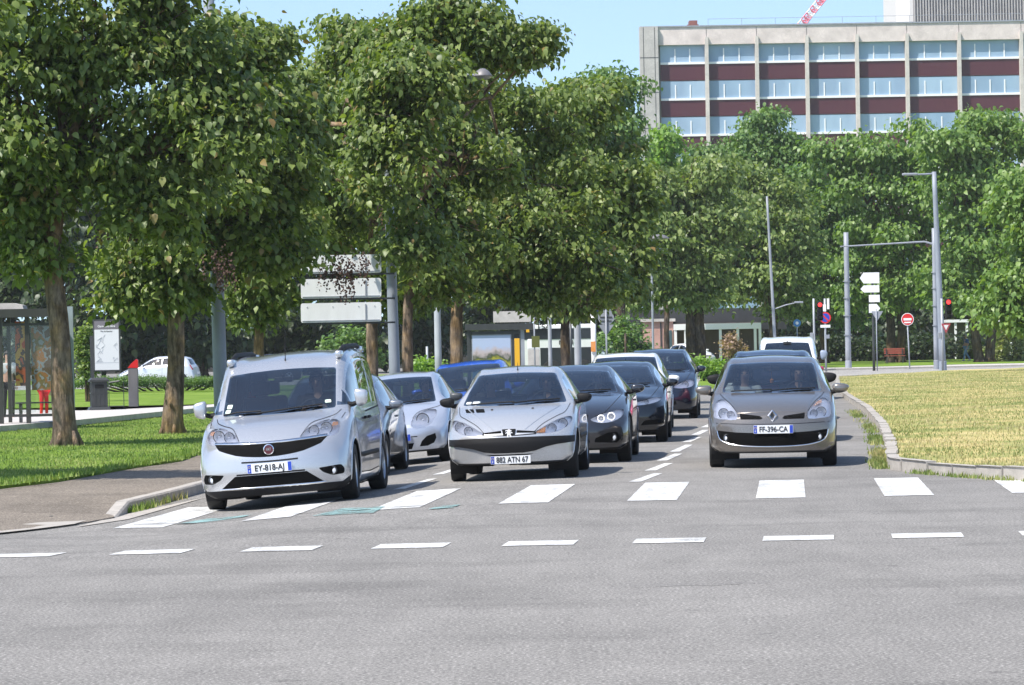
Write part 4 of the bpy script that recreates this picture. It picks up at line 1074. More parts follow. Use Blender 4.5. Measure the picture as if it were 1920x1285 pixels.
# dark silver car hidden behind the van
sp = spec(L=3.95, W=.86, H=1.47)
g2c = build_car(m_car('paint_steel_grey', (.20, .22, .25), .55, .28), 'steel grey car mostly hidden behind the silver van, its right mirror showing', sp, (.80, 3.30), .30,
    [(.42, .66), (.5, .74), (.62, .80), (.74, .80), (.77, .74), (.70, .67), (.55, .63)], [(.60, .71, .06, .05, 0)],
    grille=([(-.35, .66), (.35, .66), (.33, .58), (-.33, .58)],), lower=([(.45, .30), (.72, .34), (.70, .42), (.50, .42)],), plate='')
g2c.finish(0, 0, 49.9, 4.4, X_=-2.62)
# blue hatchback
sp = spec(L=4.1, W=.86, H=1.54, wt=2.0, hw=.60, wbx=.72, zc=1.0)
bl = build_car(m_car('paint_blue', (.02, .11, .62), .2, .25), 'bright blue hatchback behind the small pale silver car', sp, (.82, 3.4), .30,
    [(.42, .64), (.5, .72), (.62, .78), (.74, .78), (.77, .72), (.70, .65), (.55, .61)], [(.60, .70, .06, .05, 0)],
    grille=([(-.35, .64), (.35, .64), (.33, .56), (-.33, .56)],), lower=([(.45, .30), (.72, .34), (.70, .42), (.50, .42)],), plate='')
bl.finish(0, 0, 63.3, 4.3, X_=-.78)
# dark grey saloon with lit rings
sp = spec(L=4.62, W=.90, H=1.385, kind='sedan', zc=.975, cow=1.42, wt=2.22)
bm3 = build_car(m_car('paint_graphite', (.035, .036, .042), .5, .2), 'graphite saloon with lit twin ring headlights, right behind the silver hatchback with black bumper strip', sp, (.83, 3.64), .325,
    [(.36, .625), (.42, .655), (.55, .70), (.70, .735), (.795, .745), (.81, .705), (.77, .635), (.66, .585), (.52, .570), (.40, .592)], [(.50, .632, .045, .035, 0), (.64, .655, .05, .035, 0)],
    grille=(rounded([(.04, .60), (.30, .61), (.33, .69), (.06, .70)], .03), rounded([(-.04, .60), (-.30, .61), (-.33, .69), (-.06, .70)], .03), rounded([(-.35, .30), (.35, .30), (.30, .40), (-.30, .40)], .02)),
    lower=(rounded([(.40, .30), (.72, .285), (.77, .35), (.72, .44), (.58, .425), (.42, .36)], .02),), fogs=(.66, .362, .045), rings=True, plate='', side=(1.82, 3.75, (2.72, 3.5)), cab=None, spokes=8)
bm3.finish(0, 0, 50.3, 4.1, X_=.79)
# black crossover
sp = spec(L=4.2, W=.89, H=1.385, zb=.21, zc=.95, wt=2.0, hw=.58, wbx=.72, zn=.70)
bk = build_car(m_car('paint_black', (.010, .012, .016), .3, .16), 'black car with slim headlights between the graphite saloon and the white car', sp, (.85, 3.45), .325,
    [(.34, .655), (.45, .70), (.60, .735), (.76, .76), (.80, .74), (.74, .69), (.60, .655), (.42, .635)], [(.56, .69, .03, .05, 0)],
    grille=(rounded([(-.32, .52), (.32, .52), (.36, .67), (-.36, .67)], .03),), lower=(rounded([(.45, .30), (.74, .31), (.76, .40), (.52, .38)], .02),), plate='', spokes=5)
bk.finish(0, 0, 59.9, 4.1, X_=1.74)
# white estate
sp = spec(L=4.1, W=.86, H=1.51, wt=2.0, hw=.60, wbx=.72)
wh = build_car(m_car('paint_white', (.78, .78, .76), .0, .25), 'white car in the queue whose roof and right mirror show behind the black car', sp, (.82, 3.4), .30,
    [(.42, .64), (.5, .72), (.62, .78), (.74, .78), (.77, .72), (.70, .65), (.55, .61)], [(.60, .70, .06, .05, 0)],
    grille=([(-.35, .64), (.35, .64), (.33, .56), (-.33, .56)],), lower=([(.45, .30), (.72, .34), (.70, .42), (.50, .42)],), plate='')
wh.finish(0, 0, 66.8, 4.1, X_=2.12)
# dark blue people carrier
sp = spec(L=4.4, W=.90, H=1.55, zb=.20, zc=1.04, wt=1.95, cow=1.05, hw=.62, wbx=.75, zn=.74)
mp = build_car(m_car('paint_navy', (.012, .018, .035), .4, .2), 'dark navy people carrier, last in the queue of the middle lane', sp, (.88, 3.56), .32,
    [(.38, .70), (.48, .76), (.62, .82), (.78, .86), (.82, .82), (.80, .72), (.66, .68), (.48, .675)], [(.64, .755, .06, .05, 0)],
    grille=(rounded([(-.32, .66), (.32, .66), (.34, .76), (-.34, .76)], .03), rounded([(-.45, .32), (.45, .32), (.40, .44), (-.40, .44)], .03)), plate='', side=(1.45, 3.95, (2.3, 3.2)))
mp.finish(0, 0, 77.9, 4.1, X_=3.20)
# behind the warm grey car
sp = spec(L=4.1, W=.87, H=1.53, wt=1.95, hw=.62, wbx=.72, zc=1.0)
db = build_car(m_car('paint_dark_blue', (.02, .03, .06), .4, .2), 'dark blue car with black mirrors right behind the warm grey hatchback', sp, (.82, 3.4), .30,
    [(.42, .64), (.5, .72), (.62, .78), (.74, .78), (.77, .72), (.70, .65), (.55, .61)], [(.60, .70, .06, .05, 0)],
    grille=([(-.35, .64), (.35, .64), (.33, .56), (-.33, .56)],), mirror_mat=M_BLACK, plate='', mirror=(1.46, 1.045, .83, .24, .17, .13))
db.finish(0, 1449, 58.3, 4.3)
sp = spec(L=4.1, W=.90, H=1.46, wt=1.95, hw=.70, wbx=.78, zc=1.02)
rd = build_car(m_car('paint_crimson', (.42, .03, .08), .1, .3), 'crimson car almost hidden behind the warm grey hatchback', sp, (.82, 3.4), .30,
    [(.42, .64), (.5, .72), (.62, .78), (.74, .78), (.77, .72), (.70, .65), (.55, .61)], [(.60, .70, .06, .05, 0)],
    grille=([(-.35, .64), (.35, .64), (.33, .56), (-.33, .56)],), plate='')
rd.finish(0, 1451, 73.5, 4.3)
sp = spec(L=4.6, W=.93, H=1.79, zb=.2, kind='van', zc=1.12)
wv = build_car(bpy.data.materials['paint_white'], 'white delivery van at the tail of the right hand queue, under the red traffic light', sp, (.9, 3.7), .32,
    [(.46, .78), (.54, .87), (.66, .92), (.76, .92), (.78, .86), (.72, .80), (.58, .76)], [(.62, .84, .06, .05, 0)],
    grille=([(-.4, .74), (.4, .74), (.36, .64), (-.36, .64)],), plate='', cat='van', name='van', side=(1.42, 2.25, ()), win=(.71, 1.13, .60, 1.6), tail=False, mirror=(1.35, 1.25, .87, .2, .26, .15), mirror_mat=mat('mirror_blue_grey', (.25, .3, .4), .4))
wv.finish(0, 1478, 98.5, 4.6)
# parked far away, seen from the side
sp = spec(L=4.0, W=.85, H=1.46)
def parked(paint, label, loc, yaw, name='parked_car', group='cars parked in the side road'):
    c = build_car(paint, label, sp, (.80, 3.3), .30, [(.42, .64), (.5, .72), (.62, .78), (.74, .78), (.77, .72), (.70, .65), (.55, .61)], [(.60, .70, .06, .05, 0)],
        grille=([(-.35, .64), (.35, .64), (.33, .56), (-.33, .56)],), plate='', group=group, name=name)
    c.finish(0, 0, 10, 0, X_=0); c.root.location = loc; c.root.rotation_euler = (0, 0, R(yaw)); return c
a = P(300, 725, 172)
pk = parked(m_car('paint_light_silver', (.62, .65, .68), .3, .3), 'light silver hatchback parked beyond the lawn, tail towards the second trunk', (a.x-1.2, 172, .03), -100)
a = P(395, 720, 180)
pk2 = parked(m_car('paint_dull_black', (.02, .02, .025), .3, .3), 'dark car parked beyond the lawn behind the tall grey lamp pole', (a.x+1.5, 180, .03), -85)
a = P(1318, 665, 230)
pk3 = parked(bpy.data.materials['paint_white'], 'small white car parked before the white pergola, far behind the queue', (a.x, 232, .15), 30)
a = P(1128, 665, 190)
pk4 = parked(m_car('paint_pale_green', (.45, .52, .48), .2, .3), 'pale car parked behind the round sign beside the bus', (a.x, 195, .3), -20)
# ---------------------------------------------------------------- trees
def m_leaf(name, stops, trans=.36, rough=.45, tmul=(1.5, 1.6, .5)):
    m = bpy.data.materials.new(name); m.use_nodes = True; t = m.node_tree; b = t.nodes['Principled BSDF']; out = [n for n in t.nodes if n.type == 'OUTPUT_MATERIAL'][0]
    g = t.nodes.new('ShaderNodeNewGeometry'); rp = t.nodes.new('ShaderNodeValToRGB'); e = rp.color_ramp.elements
    while len(e) < len(stops): e.new(.5)
    for i, (p, c) in enumerate(stops): e[i].position = p; e[i].color = (*c, 1)
    t.links.new(g.outputs['Random Per Island'], rp.inputs[0]); t.links.new(rp.outputs[0], b.inputs['Base Color'])
    b.inputs['Roughness'].default_value = rough; b.inputs['Specular IOR Level'].default_value = .5
    tr = t.nodes.new('ShaderNodeBsdfTranslucent'); mu = t.nodes.new('ShaderNodeMix'); mu.data_type = 'RGBA'; mu.blend_type = 'MULTIPLY'; mu.inputs[0].default_value = 1; mu.inputs[7].default_value = (*tmul, 1)
    t.links.new(rp.outputs[0], mu.inputs[6]); t.links.new(mu.outputs[2], tr.inputs[0])
    mx = t.nodes.new('ShaderNodeMixShader'); mx.inputs[0].default_value = trans; t.links.new(b.outputs[0], mx.inputs[1]); t.links.new(tr.outputs[0], mx.inputs[2]); t.links.new(mx.outputs[0], out.inputs[0]); return m
LF_A = m_leaf('leaf_broad_green', [(0, (.07, .115, .026)), (.35, (.12, .175, .04)), (.7, (.18, .24, .06)), (.95, (.25, .31, .095)), (1, (.24, .16, .06))])
LF_B = m_leaf('leaf_olive', [(0, (.08, .13, .035)), (.4, (.14, .205, .055)), (.8, (.22, .29, .09)), (1, (.30, .35, .13))])
LF_C = m_leaf('leaf_mid_green', [(0, (.07, .14, .04)), (.5, (.12, .21, .06)), (1, (.19, .29, .09))])
LF_D = m_leaf('leaf_fresh_green', [(0, (.13, .24, .04)), (.5, (.20, .33, .07)), (1, (.29, .42, .11))], .45)
LF_F = m_leaf('leaf_light_green', [(0, (.09, .17, .04)), (.5, (.15, .25, .06)), (1, (.24, .34, .10))])
LF_E = m_leaf('leaf_shade_dark', [(0, (.018, .035, .014)), (.5, (.035, .06, .02)), (1, (.06, .095, .03))], .25)  # shade under the canopies is put into this dark leaf colour
def m_bark(name, c1, c2):
    m = mat(name, c1, .95, spec=.1); k = NT(m)
    a = k.ramp(k.noise(9, 5, .7, stretch=(1, 1, .22)), [(.35, tuple(x*.5 for x in c1)), (.5, c1), (.68, c2)])
    a = k.mix(.8, a, k.ramp(k.noise(5, 4, .7, stretch=(1, 1, .5)), [(.36, g3(.45)), (.5, g3(1)), (.66, g3(1.35))]), 'MULTIPLY')
    a = k.mix(.8, a, k.ramp(k.noise(1.6, 3, .6), [(.45, (1, 1, 1)), (.62, (1.25, 1.05, .62))]), 'MULTIPLY')
    k.l(a, k.b.inputs['Base Color']); k.bump(k.noise(14, 5, .75, stretch=(1, 1, .2)), .9, .05); return m
M_BARK = m_bark('bark_grey_brown', (.17, .13, .10), (.33, .25, .18)); M_BARKD = m_bark('bark_dark', (.07, .055, .045), (.14, .11, .08))
M_POD = mat('seed_pod_brown', (.07, .035, .025), .8)
LEAF = np.array([(0, 0, 0), (.27, .12, .05), (.33, .50, .07), (0, 1, -.26), (0, .46, .0), (-.33, .50, .07), (-.27, .12, .05)]); LQ = np.array([(0, 1, 2, 4), (4, 2, 3, 5), (0, 4, 5, 6)])
def leaves_mesh(name, pos, yaw, pitch, rollv, size, m, parent, wid=1.0):
    n = len(pos); T = LEAF[None].repeat(n, 0)*size[:, None, None]; T[:, :, 0] *= wid
    cr, sr = np.cos(rollv)[:, None], np.sin(rollv)[:, None]
    x = T[:, :, 0]*cr+T[:, :, 2]*sr; z = -T[:, :, 0]*sr+T[:, :, 2]*cr; y = T[:, :, 1]
    cp, sp_ = np.cos(pitch)[:, None], np.sin(pitch)[:, None]
    y2 = y*cp-z*sp_; z2 = y*sp_+z*cp
    cy, sy = np.cos(yaw)[:, None], np.sin(yaw)[:, None]
    V = np.stack([x*cy-y2*sy, x*sy+y2*cy, z2], 2)+pos[:, None, :]
    Q = (LQ[None]+7*np.arange(n)[:, None, None]).reshape(-1, 4)
    o = npmesh(name, V.reshape(-1, 3), Q, m, parent); return o
def crown_points(lobes, dens, rng, inner=.25):
    big = np.array(lobes, float); sub_ = []
    for l in big:      # each lobe carries smaller puffs, so the outline is broken and shaded
        for _ in range(12):
            d = rng.normal(size=3); d /= np.linalg.norm(d); f = rng.uniform(.20, .48); q = l[:3]+d*l[3:6]*rng.uniform(.5, 1.14); sub_.append((*q, *(l[3:6]*f*np.array([1.15, 1.15, .62]))))
    L = np.array(sub_, float); pts = []; nrm = []; core = big.copy(); core[:, 3:6] *= .6
    dens = dens*.95
    for i, l in enumerate(L):
        c, r = l[:3], l[3:6]; area = 4*math.pi*((r[0]*r[1])**1.6/3+(r[0]*r[2])**1.6/3+(r[1]*r[2])**1.6/3)**(1/1.6)
        n = max(6, int(area*dens)); d = rng.normal(size=(n, 3)); d /= np.linalg.norm(d, axis=1)[:, None]
        rad = np.where(rng.random(n) < inner, rng.uniform(.35, .8, n), rng.uniform(.80, 1.10, n))
        # lumpy surface
        ph = rng.uniform(0, 6, 6); lump = 1+.10*np.sin(d[:, 0]*5+ph[0])*np.sin(d[:, 2]*6+ph[1])+.09*np.sin(d[:, 1]*7+ph[2]+d[:, 2]*5)
        p = c+d*r*(rad*lump)[:, None]; keep = np.ones(n, bool)
        for j, m in enumerate(L):
            if j != i: keep &= (((p-m[:3])/m[3:6])**2).sum(1) > .45
        for m in core: keep &= (((p-m[:3])/m[3:6])**2).sum(1) > rng.uniform(.0, 1.0, n)
        pts.append(p[keep]); nrm.append(d[keep])
    return np.concatenate(pts), np.concatenate(nrm)
def limb(bm, a, b, r0, r1, n=7, wob=.12, sag=0):
    a = Vector(a); b = Vector(b); L = (b-a).length; pts = []; k = max(3, int(L/.5))
    for i in range(k+1):
        t = i/k; p = a.lerp(b, t)+Vector((random.uniform(-1, 1), random.uniform(-1, 1), random.uniform(-1, 1)))*wob*L*.12*math.sin(math.pi*t)
        p.z += sag*math.sin(math.pi*t)*L; pts.append(p)
    tube(bm, pts, [r0+(r1-r0)*i/k for i in range(k+1)], n); return pts
def tree(name, label, base, lobes, trunk=((0, 0),), tr=.2, leaf=LF_A, lsize=.155, per=38, dens=4.6, clus=.24, droop=(-1.3, .05), seed=1, bark=None, fork=None, group=None, cat='tree', pods=None, wid=1.0, flare=1.5, inner=.25, topr=None):
    """trunk: world points of the trunk line from the base up; lobes: world ellipsoids"""
    rng = np.random.default_rng(seed); random.seed(seed)
    root = empty(name, base, label=label, cat=cat, group=group); B = np.array(base)
    L = [(l[0]-B[0], l[1]-B[1], l[2]-B[2], *l[3:]) for l in lobes]
    bm = NB()
    for tk in trunk:
        pts = [Vector(p)-Vector(base) for p in tk]; F_ = []
        line = []
        for a, b in zip(pts, pts[1:]):
            n = max(2, int((b-a).length/.35)); line += [a.lerp(b, i/n) for i in range(n)]
        line.append(pts[-1]); n = len(line); rr = []
        for i in range(n):
            t = i/(n-1); h = (line[i]-line[0]).length; rr.append(tr*((1-.35*t)+(flare-1)*math.exp(-h/.22))*(1+.05*math.sin(i*1.7+seed)))
            line[i] += Vector((math.sin(i*.9+seed), math.cos(i*.7+seed*2), 0))*tr*.10*(t > 0)
        line[0].z -= .3; tube(bm, line, rr, 14)
        # root ridges
        for k in range(5):
            a = 2*math.pi*k/5+seed; tube(bm, [line[0]+Vector((math.cos(a), math.sin(a), 0))*tr*1.45+Vector((0, 0, .22)), line[0]+Vector((math.cos(a), math.sin(a), 0))*tr*.85+Vector((0, 0, .55))], [tr*.32, tr*.2], 6)
        tops = line[-1]; mid = line[int(n*.75)]
        for i, l in enumerate(L):
            c = Vector(l[:3]); src = tops if i % 3 else line[int(n*.88)]
            if len(trunk) > 1 and i % len(trunk) != trunk.index(tk): continue
            q = limb(bm, src, c, tr*.45, tr*.13, 7, .9, .04)
            for _ in range(5):
                d = Vector(rng.normal(size=3)); d.normalize(); e = c+Vector((d.x*l[3], d.y*l[4], d.z*l[5]))*.85
                limb(bm, q[-2 if len(q) > 2 else -1], e, tr*.13, .012, 5, .8)
    for f in bm.faces: f.smooth = True
    obj('trunk', bm, bark or M_BARK, root)
    p, nn = crown_points(L, dens, rng, inner); n = len(p)
    P_ = np.repeat(p, per, 0)+rng.normal(size=(n*per, 3))*clus*np.array([1, 1, .62])
    out = np.arctan2(np.repeat(nn[:, 1], per), np.repeat(nn[:, 0], per))-math.pi/2
    off = P_-np.repeat(p, per, 0); own = np.arctan2(off[:, 1], off[:, 0])-math.pi/2
    yaw = np.where(rng.random(n*per) < .35, out, own)+rng.normal(size=n*per)*.6
    leaves_mesh('crown', P_, yaw, rng.uniform(droop[0], droop[1], n*per), rng.normal(size=n*per)*.5, lsize*rng.uniform(.4, 1.35, n*per), leaf, root, wid)
    if pods is not None:
        pp = []; 
        for q in pods:
            q = np.array(q)-B
            for s_ in range(9):
                x = q+rng.normal(size=3)*.13; 
                for j in range(14): pp.append(x+np.array([rng.normal()*.03, rng.normal()*.03, -j*.035]))
        sel = rng.choice(n, max(4, n//26), replace=False)
        for i in sel:
            for s_ in range(3):
                x = p[i]+rng.normal(size=3)*.12
                for j in range(9): pp.append(x+np.array([rng.normal()*.03, rng.normal()*.03, -j*.035]))
        pp = np.array(pp); k = len(pp)
        o = leaves_mesh('seed_pods', pp, rng.uniform(0, 6, k), rng.uniform(-1.5, 1.5, k), rng.uniform(-1.5, 1.5, k), np.full(k, .055), M_POD, root, 1.4); o['kind'] = 'stuff'
    return root
def lobes_px(D, rows, dz=None):
    """(px, py, r[, ry[, dD]]) in photograph pixels at depth D -> world ellipsoids"""
    out = []
    for i, r in enumerate(rows):
        px, py, rx = r[:3]; ry = r[3] if len(r) > 3 and r[3] else rx; dd = r[4] if len(r) > 4 else ((i*37) % 5-2)*.12*rx/F*D
        c = P(px, py, D+dd); s = (D+dd)/F; out.append((c.x, c.y, c.z, rx*s, rx*s, ry*s))
    return out
def gz(px, D, dz=0.0): x = X(px, D); return (x, D, dz)
def T(name, label, px, D, line, rows, zb=0.0, **k):
    base = (X(px, D), D, zb); tk = [base]+[tuple(P(a, b, D+(c[0] if c else 0))) for a, b, *c in line]
    trs = [tk]
    if 'more' in k:
        for m in k.pop('more'): trs.append([(X(m[0], D), D, zb)]+[tuple(P(a, b, D)) for a, b in m[1]])
    return tree(name, label, base, lobes_px(D, rows), trs, **k)
GA = 'broad-leaved trees along the left of the road'
T('broadleaf_tree', "broad-leaved tree between the glass shelter and the info board, trunk nearest to the pavement", 125, 65, [(112, 640), (98, 500), (110, 300)],
  [(20, 40, 150), (190, 20, 160, 120), (320, 60, 90, 80), (60, 200, 160), (240, 190, 150), (20, 350, 110, 100), (150, 360, 120, 90), (70, 440, 100, 60), (330, 270, 120, 90), (300, 380, 80, 60), (-90, 250, 130), (-70, 60, 130), (410, 200, 85, 70)],
  tr=.215, seed=3, group=GA, pods=[], dens=4.8, lsize=.16)
T('broadleaf_tree', 'broad-leaved tree on the green lawn right behind the info board, second trunk from the left', 323, 73, [(330, 640), (338, 480), (350, 330)],
  [(400, 110, 70, 70), (470, 150, 65, 60), (500, 210, 80, 60), (430, 260, 110, 90, -.8), (400, 100, 60, 60, -1.5), (415, 330, 70, 70, -1.4), (350, 350, 120, 90), (480, 350, 100, 90), (290, 460, 95, 60), (400, 460, 95, 60), (240, 530, 55, 40), (330, 555, 55, 25), (505, 440, 60, 60), (540, 290, 60, 60), (500, 80, 22, 20), (450, 95, 45, 40)],
  tr=.20, seed=5, group=GA, pods=[tuple(P(415, 470, 70)), tuple(P(420, 500, 70))], dens=4.8, lsize=.16)
T('broadleaf_tree', 'third broad-leaved tree from the left, yellowish trunk just above the silver van roof', 485, 86, [(486, 640), (487, 560), (520, 400)],
  [(560, 180, 60, 50), (600, 230, 80), (560, 330, 90), (620, 350, 80), (540, 440, 80, 60), (610, 430, 70, 50), (500, 520, 60, 45), (470, 570, 40, 25), (545, 430, 45, 25, -4)],
  tr=.14, seed=7, group=GA, pods=[tuple(P(620, 490, 76.5)), tuple(P(632, 485, 76.5)), tuple(P(655, 490, 76.5)), tuple(P(672, 485, 76.5)), tuple(P(640, 515, 76.5))], dens=4.7)
T('broadleaf_tree', 'broad-leaved tree whose trunk rises under the right end of the white sign backs', 697, 90, [(697, 640), (700, 560), (700, 400)],
  [(650, 80, 55, 50), (640, 150, 70, 60), (700, 120, 80, 70), (690, 220, 100, 80), (640, 300, 90, 80), (735, 330, 80, 70, -12.4), (735, 225, 60, 60, -12.6), (725, 150, 50, 40, -12.6), (690, 420, 80, 40), (775, 440, 55, 60, -12), (740, 520, 45, 40), (770, 560, 30, 25)],
  tr=.17, seed=11, group=GA, dens=4.7, pods=[])
T('broadleaf_tree', 'broad-leaved tree with a slim dark trunk beside the thick grey lamp pole, tallest crown', 765, 84, [(765, 640), (765, 560), (800, 380)],
  [(830, 40, 55, 45), (880, 60, 60, 50), (770, 80, 70, 55), (820, 110, 80, 60), (755, 200, 90, 80, -6.8), (790, 130, 60, 45, -6.5), (850, 200, 90, 80, 2), (800, 300, 95, 80), (880, 300, 90, 80), (800, 410, 90, 70), (870, 430, 80, 60), (820, 500, 70, 45), (940, 70, 45, 35), (1010, 75, 35, 25), (975, 95, 30, 22)],
  tr=.15, seed=13, group=GA, dens=4.7, pods=[])
T('broadleaf_tree', 'broad-leaved tree with a forked trunk just left of the shelter with the poster', 855, 95, [(855, 640), (858, 580), (900, 440)],
  [(950, 160, 80, 60), (1000, 220, 80, 60), (930, 260, 90, 70), (1010, 320, 90, 80), (930, 380, 90, 80), (1030, 420, 90, 70), (950, 480, 90, 60), (1040, 500, 80, 50), (900, 530, 60, 30), (1000, 550, 50, 25), (1120, 500, 70, 50)],
  tr=.20, seed=17, group=GA, dens=4.7, pods=[])
T('broadleaf_tree', 'last broad-leaved tree of the left row, its crown hanging over the bus and round sign', 1062, 112, [(1060, 620), (1058, 560), (1090, 430)],
  [(1070, 210, 70, 60), (1120, 190, 40, 35), (1090, 300, 80, 70), (1130, 380, 75, 70), (1060, 400, 80, 70), (1150, 460, 60, 50), (1100, 490, 80, 50), (1060, 560, 45, 25), (1160, 530, 40, 30)],
  tr=.17, seed=19, group=GA, dens=4.5, bark=M_BARKD, lsize=.20)
# trees behind
GB = 'trees before the office building'
def FT(label, px, D, line, rows, leaf, seed, lsize=.36, dens=2.2, per=20, tr=.3, zb=.1, **k):
    return T(k.pop('name', 'park_tree'), label, px, D, line, rows, zb, leaf=leaf, seed=seed, lsize=lsize, dens=dens, per=per, tr=tr, clus=k.pop('clus', .42), group=k.pop('group', GB), bark=M_BARKD, **k)
tree('broadleaf_tree', 'broad-leaved tree standing past the left edge, its branches reaching into the top left corner', (-9.4, 47.9, 0), [(-9.2, 47.9, 6.2, 1.9, 1.3, 1.1), (-8.3, 47.5, 5.8, 1.25, 1.0, .8), (-10.6, 48.3, 5.8, 1.6, 1.3, 1.1), (-9.6, 48.4, 5.2, 1.4, 1.2, .8), (-9.9, 47.6, 7.4, 1.4, 1.2, .9)],
     [[(-9.4, 47.9, 0), (-9.4, 47.9, 2.5), (-9.3, 47.9, 4.6)]], .19, seed=2, group=GA, pods=[])
FT('fine-leaved green tree rising between the big dark crown and the concrete building edge', 1165, 190, [(1162, 500), (1160, 350)], [(1155, 165, 42, 36), (1135, 230, 55), (1165, 240, 35), (1150, 310, 50), (1145, 380, 55), (1160, 430, 45), (1110, 170, 30)], LF_C, 23, .26, 3.4)
FT('olive leaved twin-trunk tree in front of the pink wall', 1293, 200, [(1296, 600), (1295, 450)], [(1280, 330, 70, 45), (1240, 370, 50), (1320, 350, 60), (1290, 430, 80, 60), (1225, 450, 45), (1340, 420, 55), (1250, 510, 60, 40), (1320, 510, 60, 45), (1205, 515, 40, 30), (1290, 560, 45, 20), (1200, 560, 30, 20)], LF_B, 29, .30, 3.4, more=[(1314, [(1312, 600), (1310, 450)])], tr=.33, zb=-.2)
FT('olive yellow tree standing over the white pergola behind the thin lamp pole', 1455, 215, [(1450, 600), (1440, 450)], [(1440, 370, 60, 45), (1400, 420, 55, 45), (1460, 430, 60), (1370, 480, 50, 40), (1430, 500, 70, 45), (1480, 500, 55), (1400, 550, 50, 28), (1470, 560, 45, 30)], LF_B, 31, .30, 3.4)
FT('narrow bright green conical tree at the left foot of the office building', 1250, 235, [(1250, 560), (1250, 400)], [(1250, 260, 14, 26), (1248, 300, 24, 34), (1250, 350, 34, 50)], LF_D, 37, .30, 5, tr=.2)
FT('mid green tree whose top reaches the second window row of the office building', 1440, 245, [(1440, 560), (1440, 400)], [(1455, 245, 50, 38), (1420, 290, 55, 45), (1370, 290, 50, 40), (1490, 310, 50), (1330, 320, 45), (1440, 360, 70, 50), (1350, 390, 60)], LF_C, 41, .30, 3)
FT('dense green tree behind the first grey signal pole right of the queue', 1545, 232, [(1545, 620), (1545, 450)], [(1560, 350, 60, 50), (1520, 400, 60), (1590, 420, 60), (1540, 480, 70, 50), (1600, 500, 60), (1530, 560, 60, 40), (1590, 570, 55, 35)], LF_C, 43, .32, 2.8)
FT('broad green tree behind the bare gantry arm', 1690, 225, [(1690, 620), (1690, 450)], [(1640, 290, 60, 40), (1700, 280, 60, 40), (1580, 300, 45, 40), (1640, 370, 70), (1720, 370, 70), (1650, 460, 70, 50), (1730, 470, 70), (1690, 540, 70, 40), (1640, 560, 50, 35)], LF_F, 47, .32, 2.8, more=[(1672, [(1670, 620), (1665, 450)])])
FT('broad fresh green tree with forked trunk beside the walking person', 1838, 215, [(1822, 590), (1815, 450)], [(1780, 270, 60, 40), (1850, 260, 60, 40), (1900, 250, 50, 45), (1800, 350, 70), (1870, 350, 70), (1910, 430, 60), (1820, 440, 70, 50), (1870, 510, 60, 40), (1790, 530, 55, 40)], LF_F, 53, .32, 2.8, more=[(1856, [(1862, 590), (1870, 450)])])
FT('bright leafy branches of a tree standing past the right edge', 1990, 150, [(1985, 560), (1980, 400)], [(1880, 575, 38, 28), (1915, 550, 40, 35), (1960, 500, 60), (1900, 520, 30, 20), (1930, 600, 30, 20), (1990, 420, 70), (1895, 380, 35, 25), (1930, 330, 40)], LF_F, 59, .26, 5.0, tr=.2)
GW = 'dark wood behind the left lawn'
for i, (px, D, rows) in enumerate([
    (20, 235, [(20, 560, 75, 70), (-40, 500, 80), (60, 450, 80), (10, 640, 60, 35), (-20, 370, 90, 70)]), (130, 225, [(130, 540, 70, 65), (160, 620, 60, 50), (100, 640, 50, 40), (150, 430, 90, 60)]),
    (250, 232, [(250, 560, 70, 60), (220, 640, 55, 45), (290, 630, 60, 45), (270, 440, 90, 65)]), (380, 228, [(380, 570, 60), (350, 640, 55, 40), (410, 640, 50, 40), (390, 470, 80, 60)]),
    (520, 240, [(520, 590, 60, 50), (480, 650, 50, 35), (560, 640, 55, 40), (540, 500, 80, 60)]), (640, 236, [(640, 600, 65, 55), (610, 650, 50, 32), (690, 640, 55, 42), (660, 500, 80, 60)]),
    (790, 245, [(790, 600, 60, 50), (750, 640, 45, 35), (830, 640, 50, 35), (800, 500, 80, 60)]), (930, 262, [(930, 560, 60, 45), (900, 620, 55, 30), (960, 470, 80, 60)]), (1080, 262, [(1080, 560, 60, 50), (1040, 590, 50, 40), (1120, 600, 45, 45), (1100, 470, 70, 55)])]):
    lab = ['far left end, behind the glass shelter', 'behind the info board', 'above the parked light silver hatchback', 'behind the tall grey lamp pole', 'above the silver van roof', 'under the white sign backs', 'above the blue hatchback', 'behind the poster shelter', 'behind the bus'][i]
    FT('wood tree in shade-dark leaf colour, %s' % lab, px, D, [(px+4, 600), (px, 520)], rows+[(px-30, 430, 80, 60), (px+50, 400, 80, 60)], LF_E, 61+i, .5, 1.9, 14, name='wood_tree', group=GW, tr=.3)
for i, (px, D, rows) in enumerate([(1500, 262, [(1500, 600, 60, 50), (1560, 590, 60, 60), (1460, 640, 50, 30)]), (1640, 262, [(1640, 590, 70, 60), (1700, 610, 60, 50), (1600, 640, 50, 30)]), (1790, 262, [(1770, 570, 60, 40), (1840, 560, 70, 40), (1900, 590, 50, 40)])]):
    FT('tree coloured dark for shade %s' % ['under the canopy behind the red traffic light', 'under the canopy behind the no entry sign', 'under the canopy behind the second red traffic light'][i], px, D, [(px, 620), (px, 580)], rows, LF_E, 81+i, .5, 1.8, 12, name='wood_tree', group=GW, tr=.3)
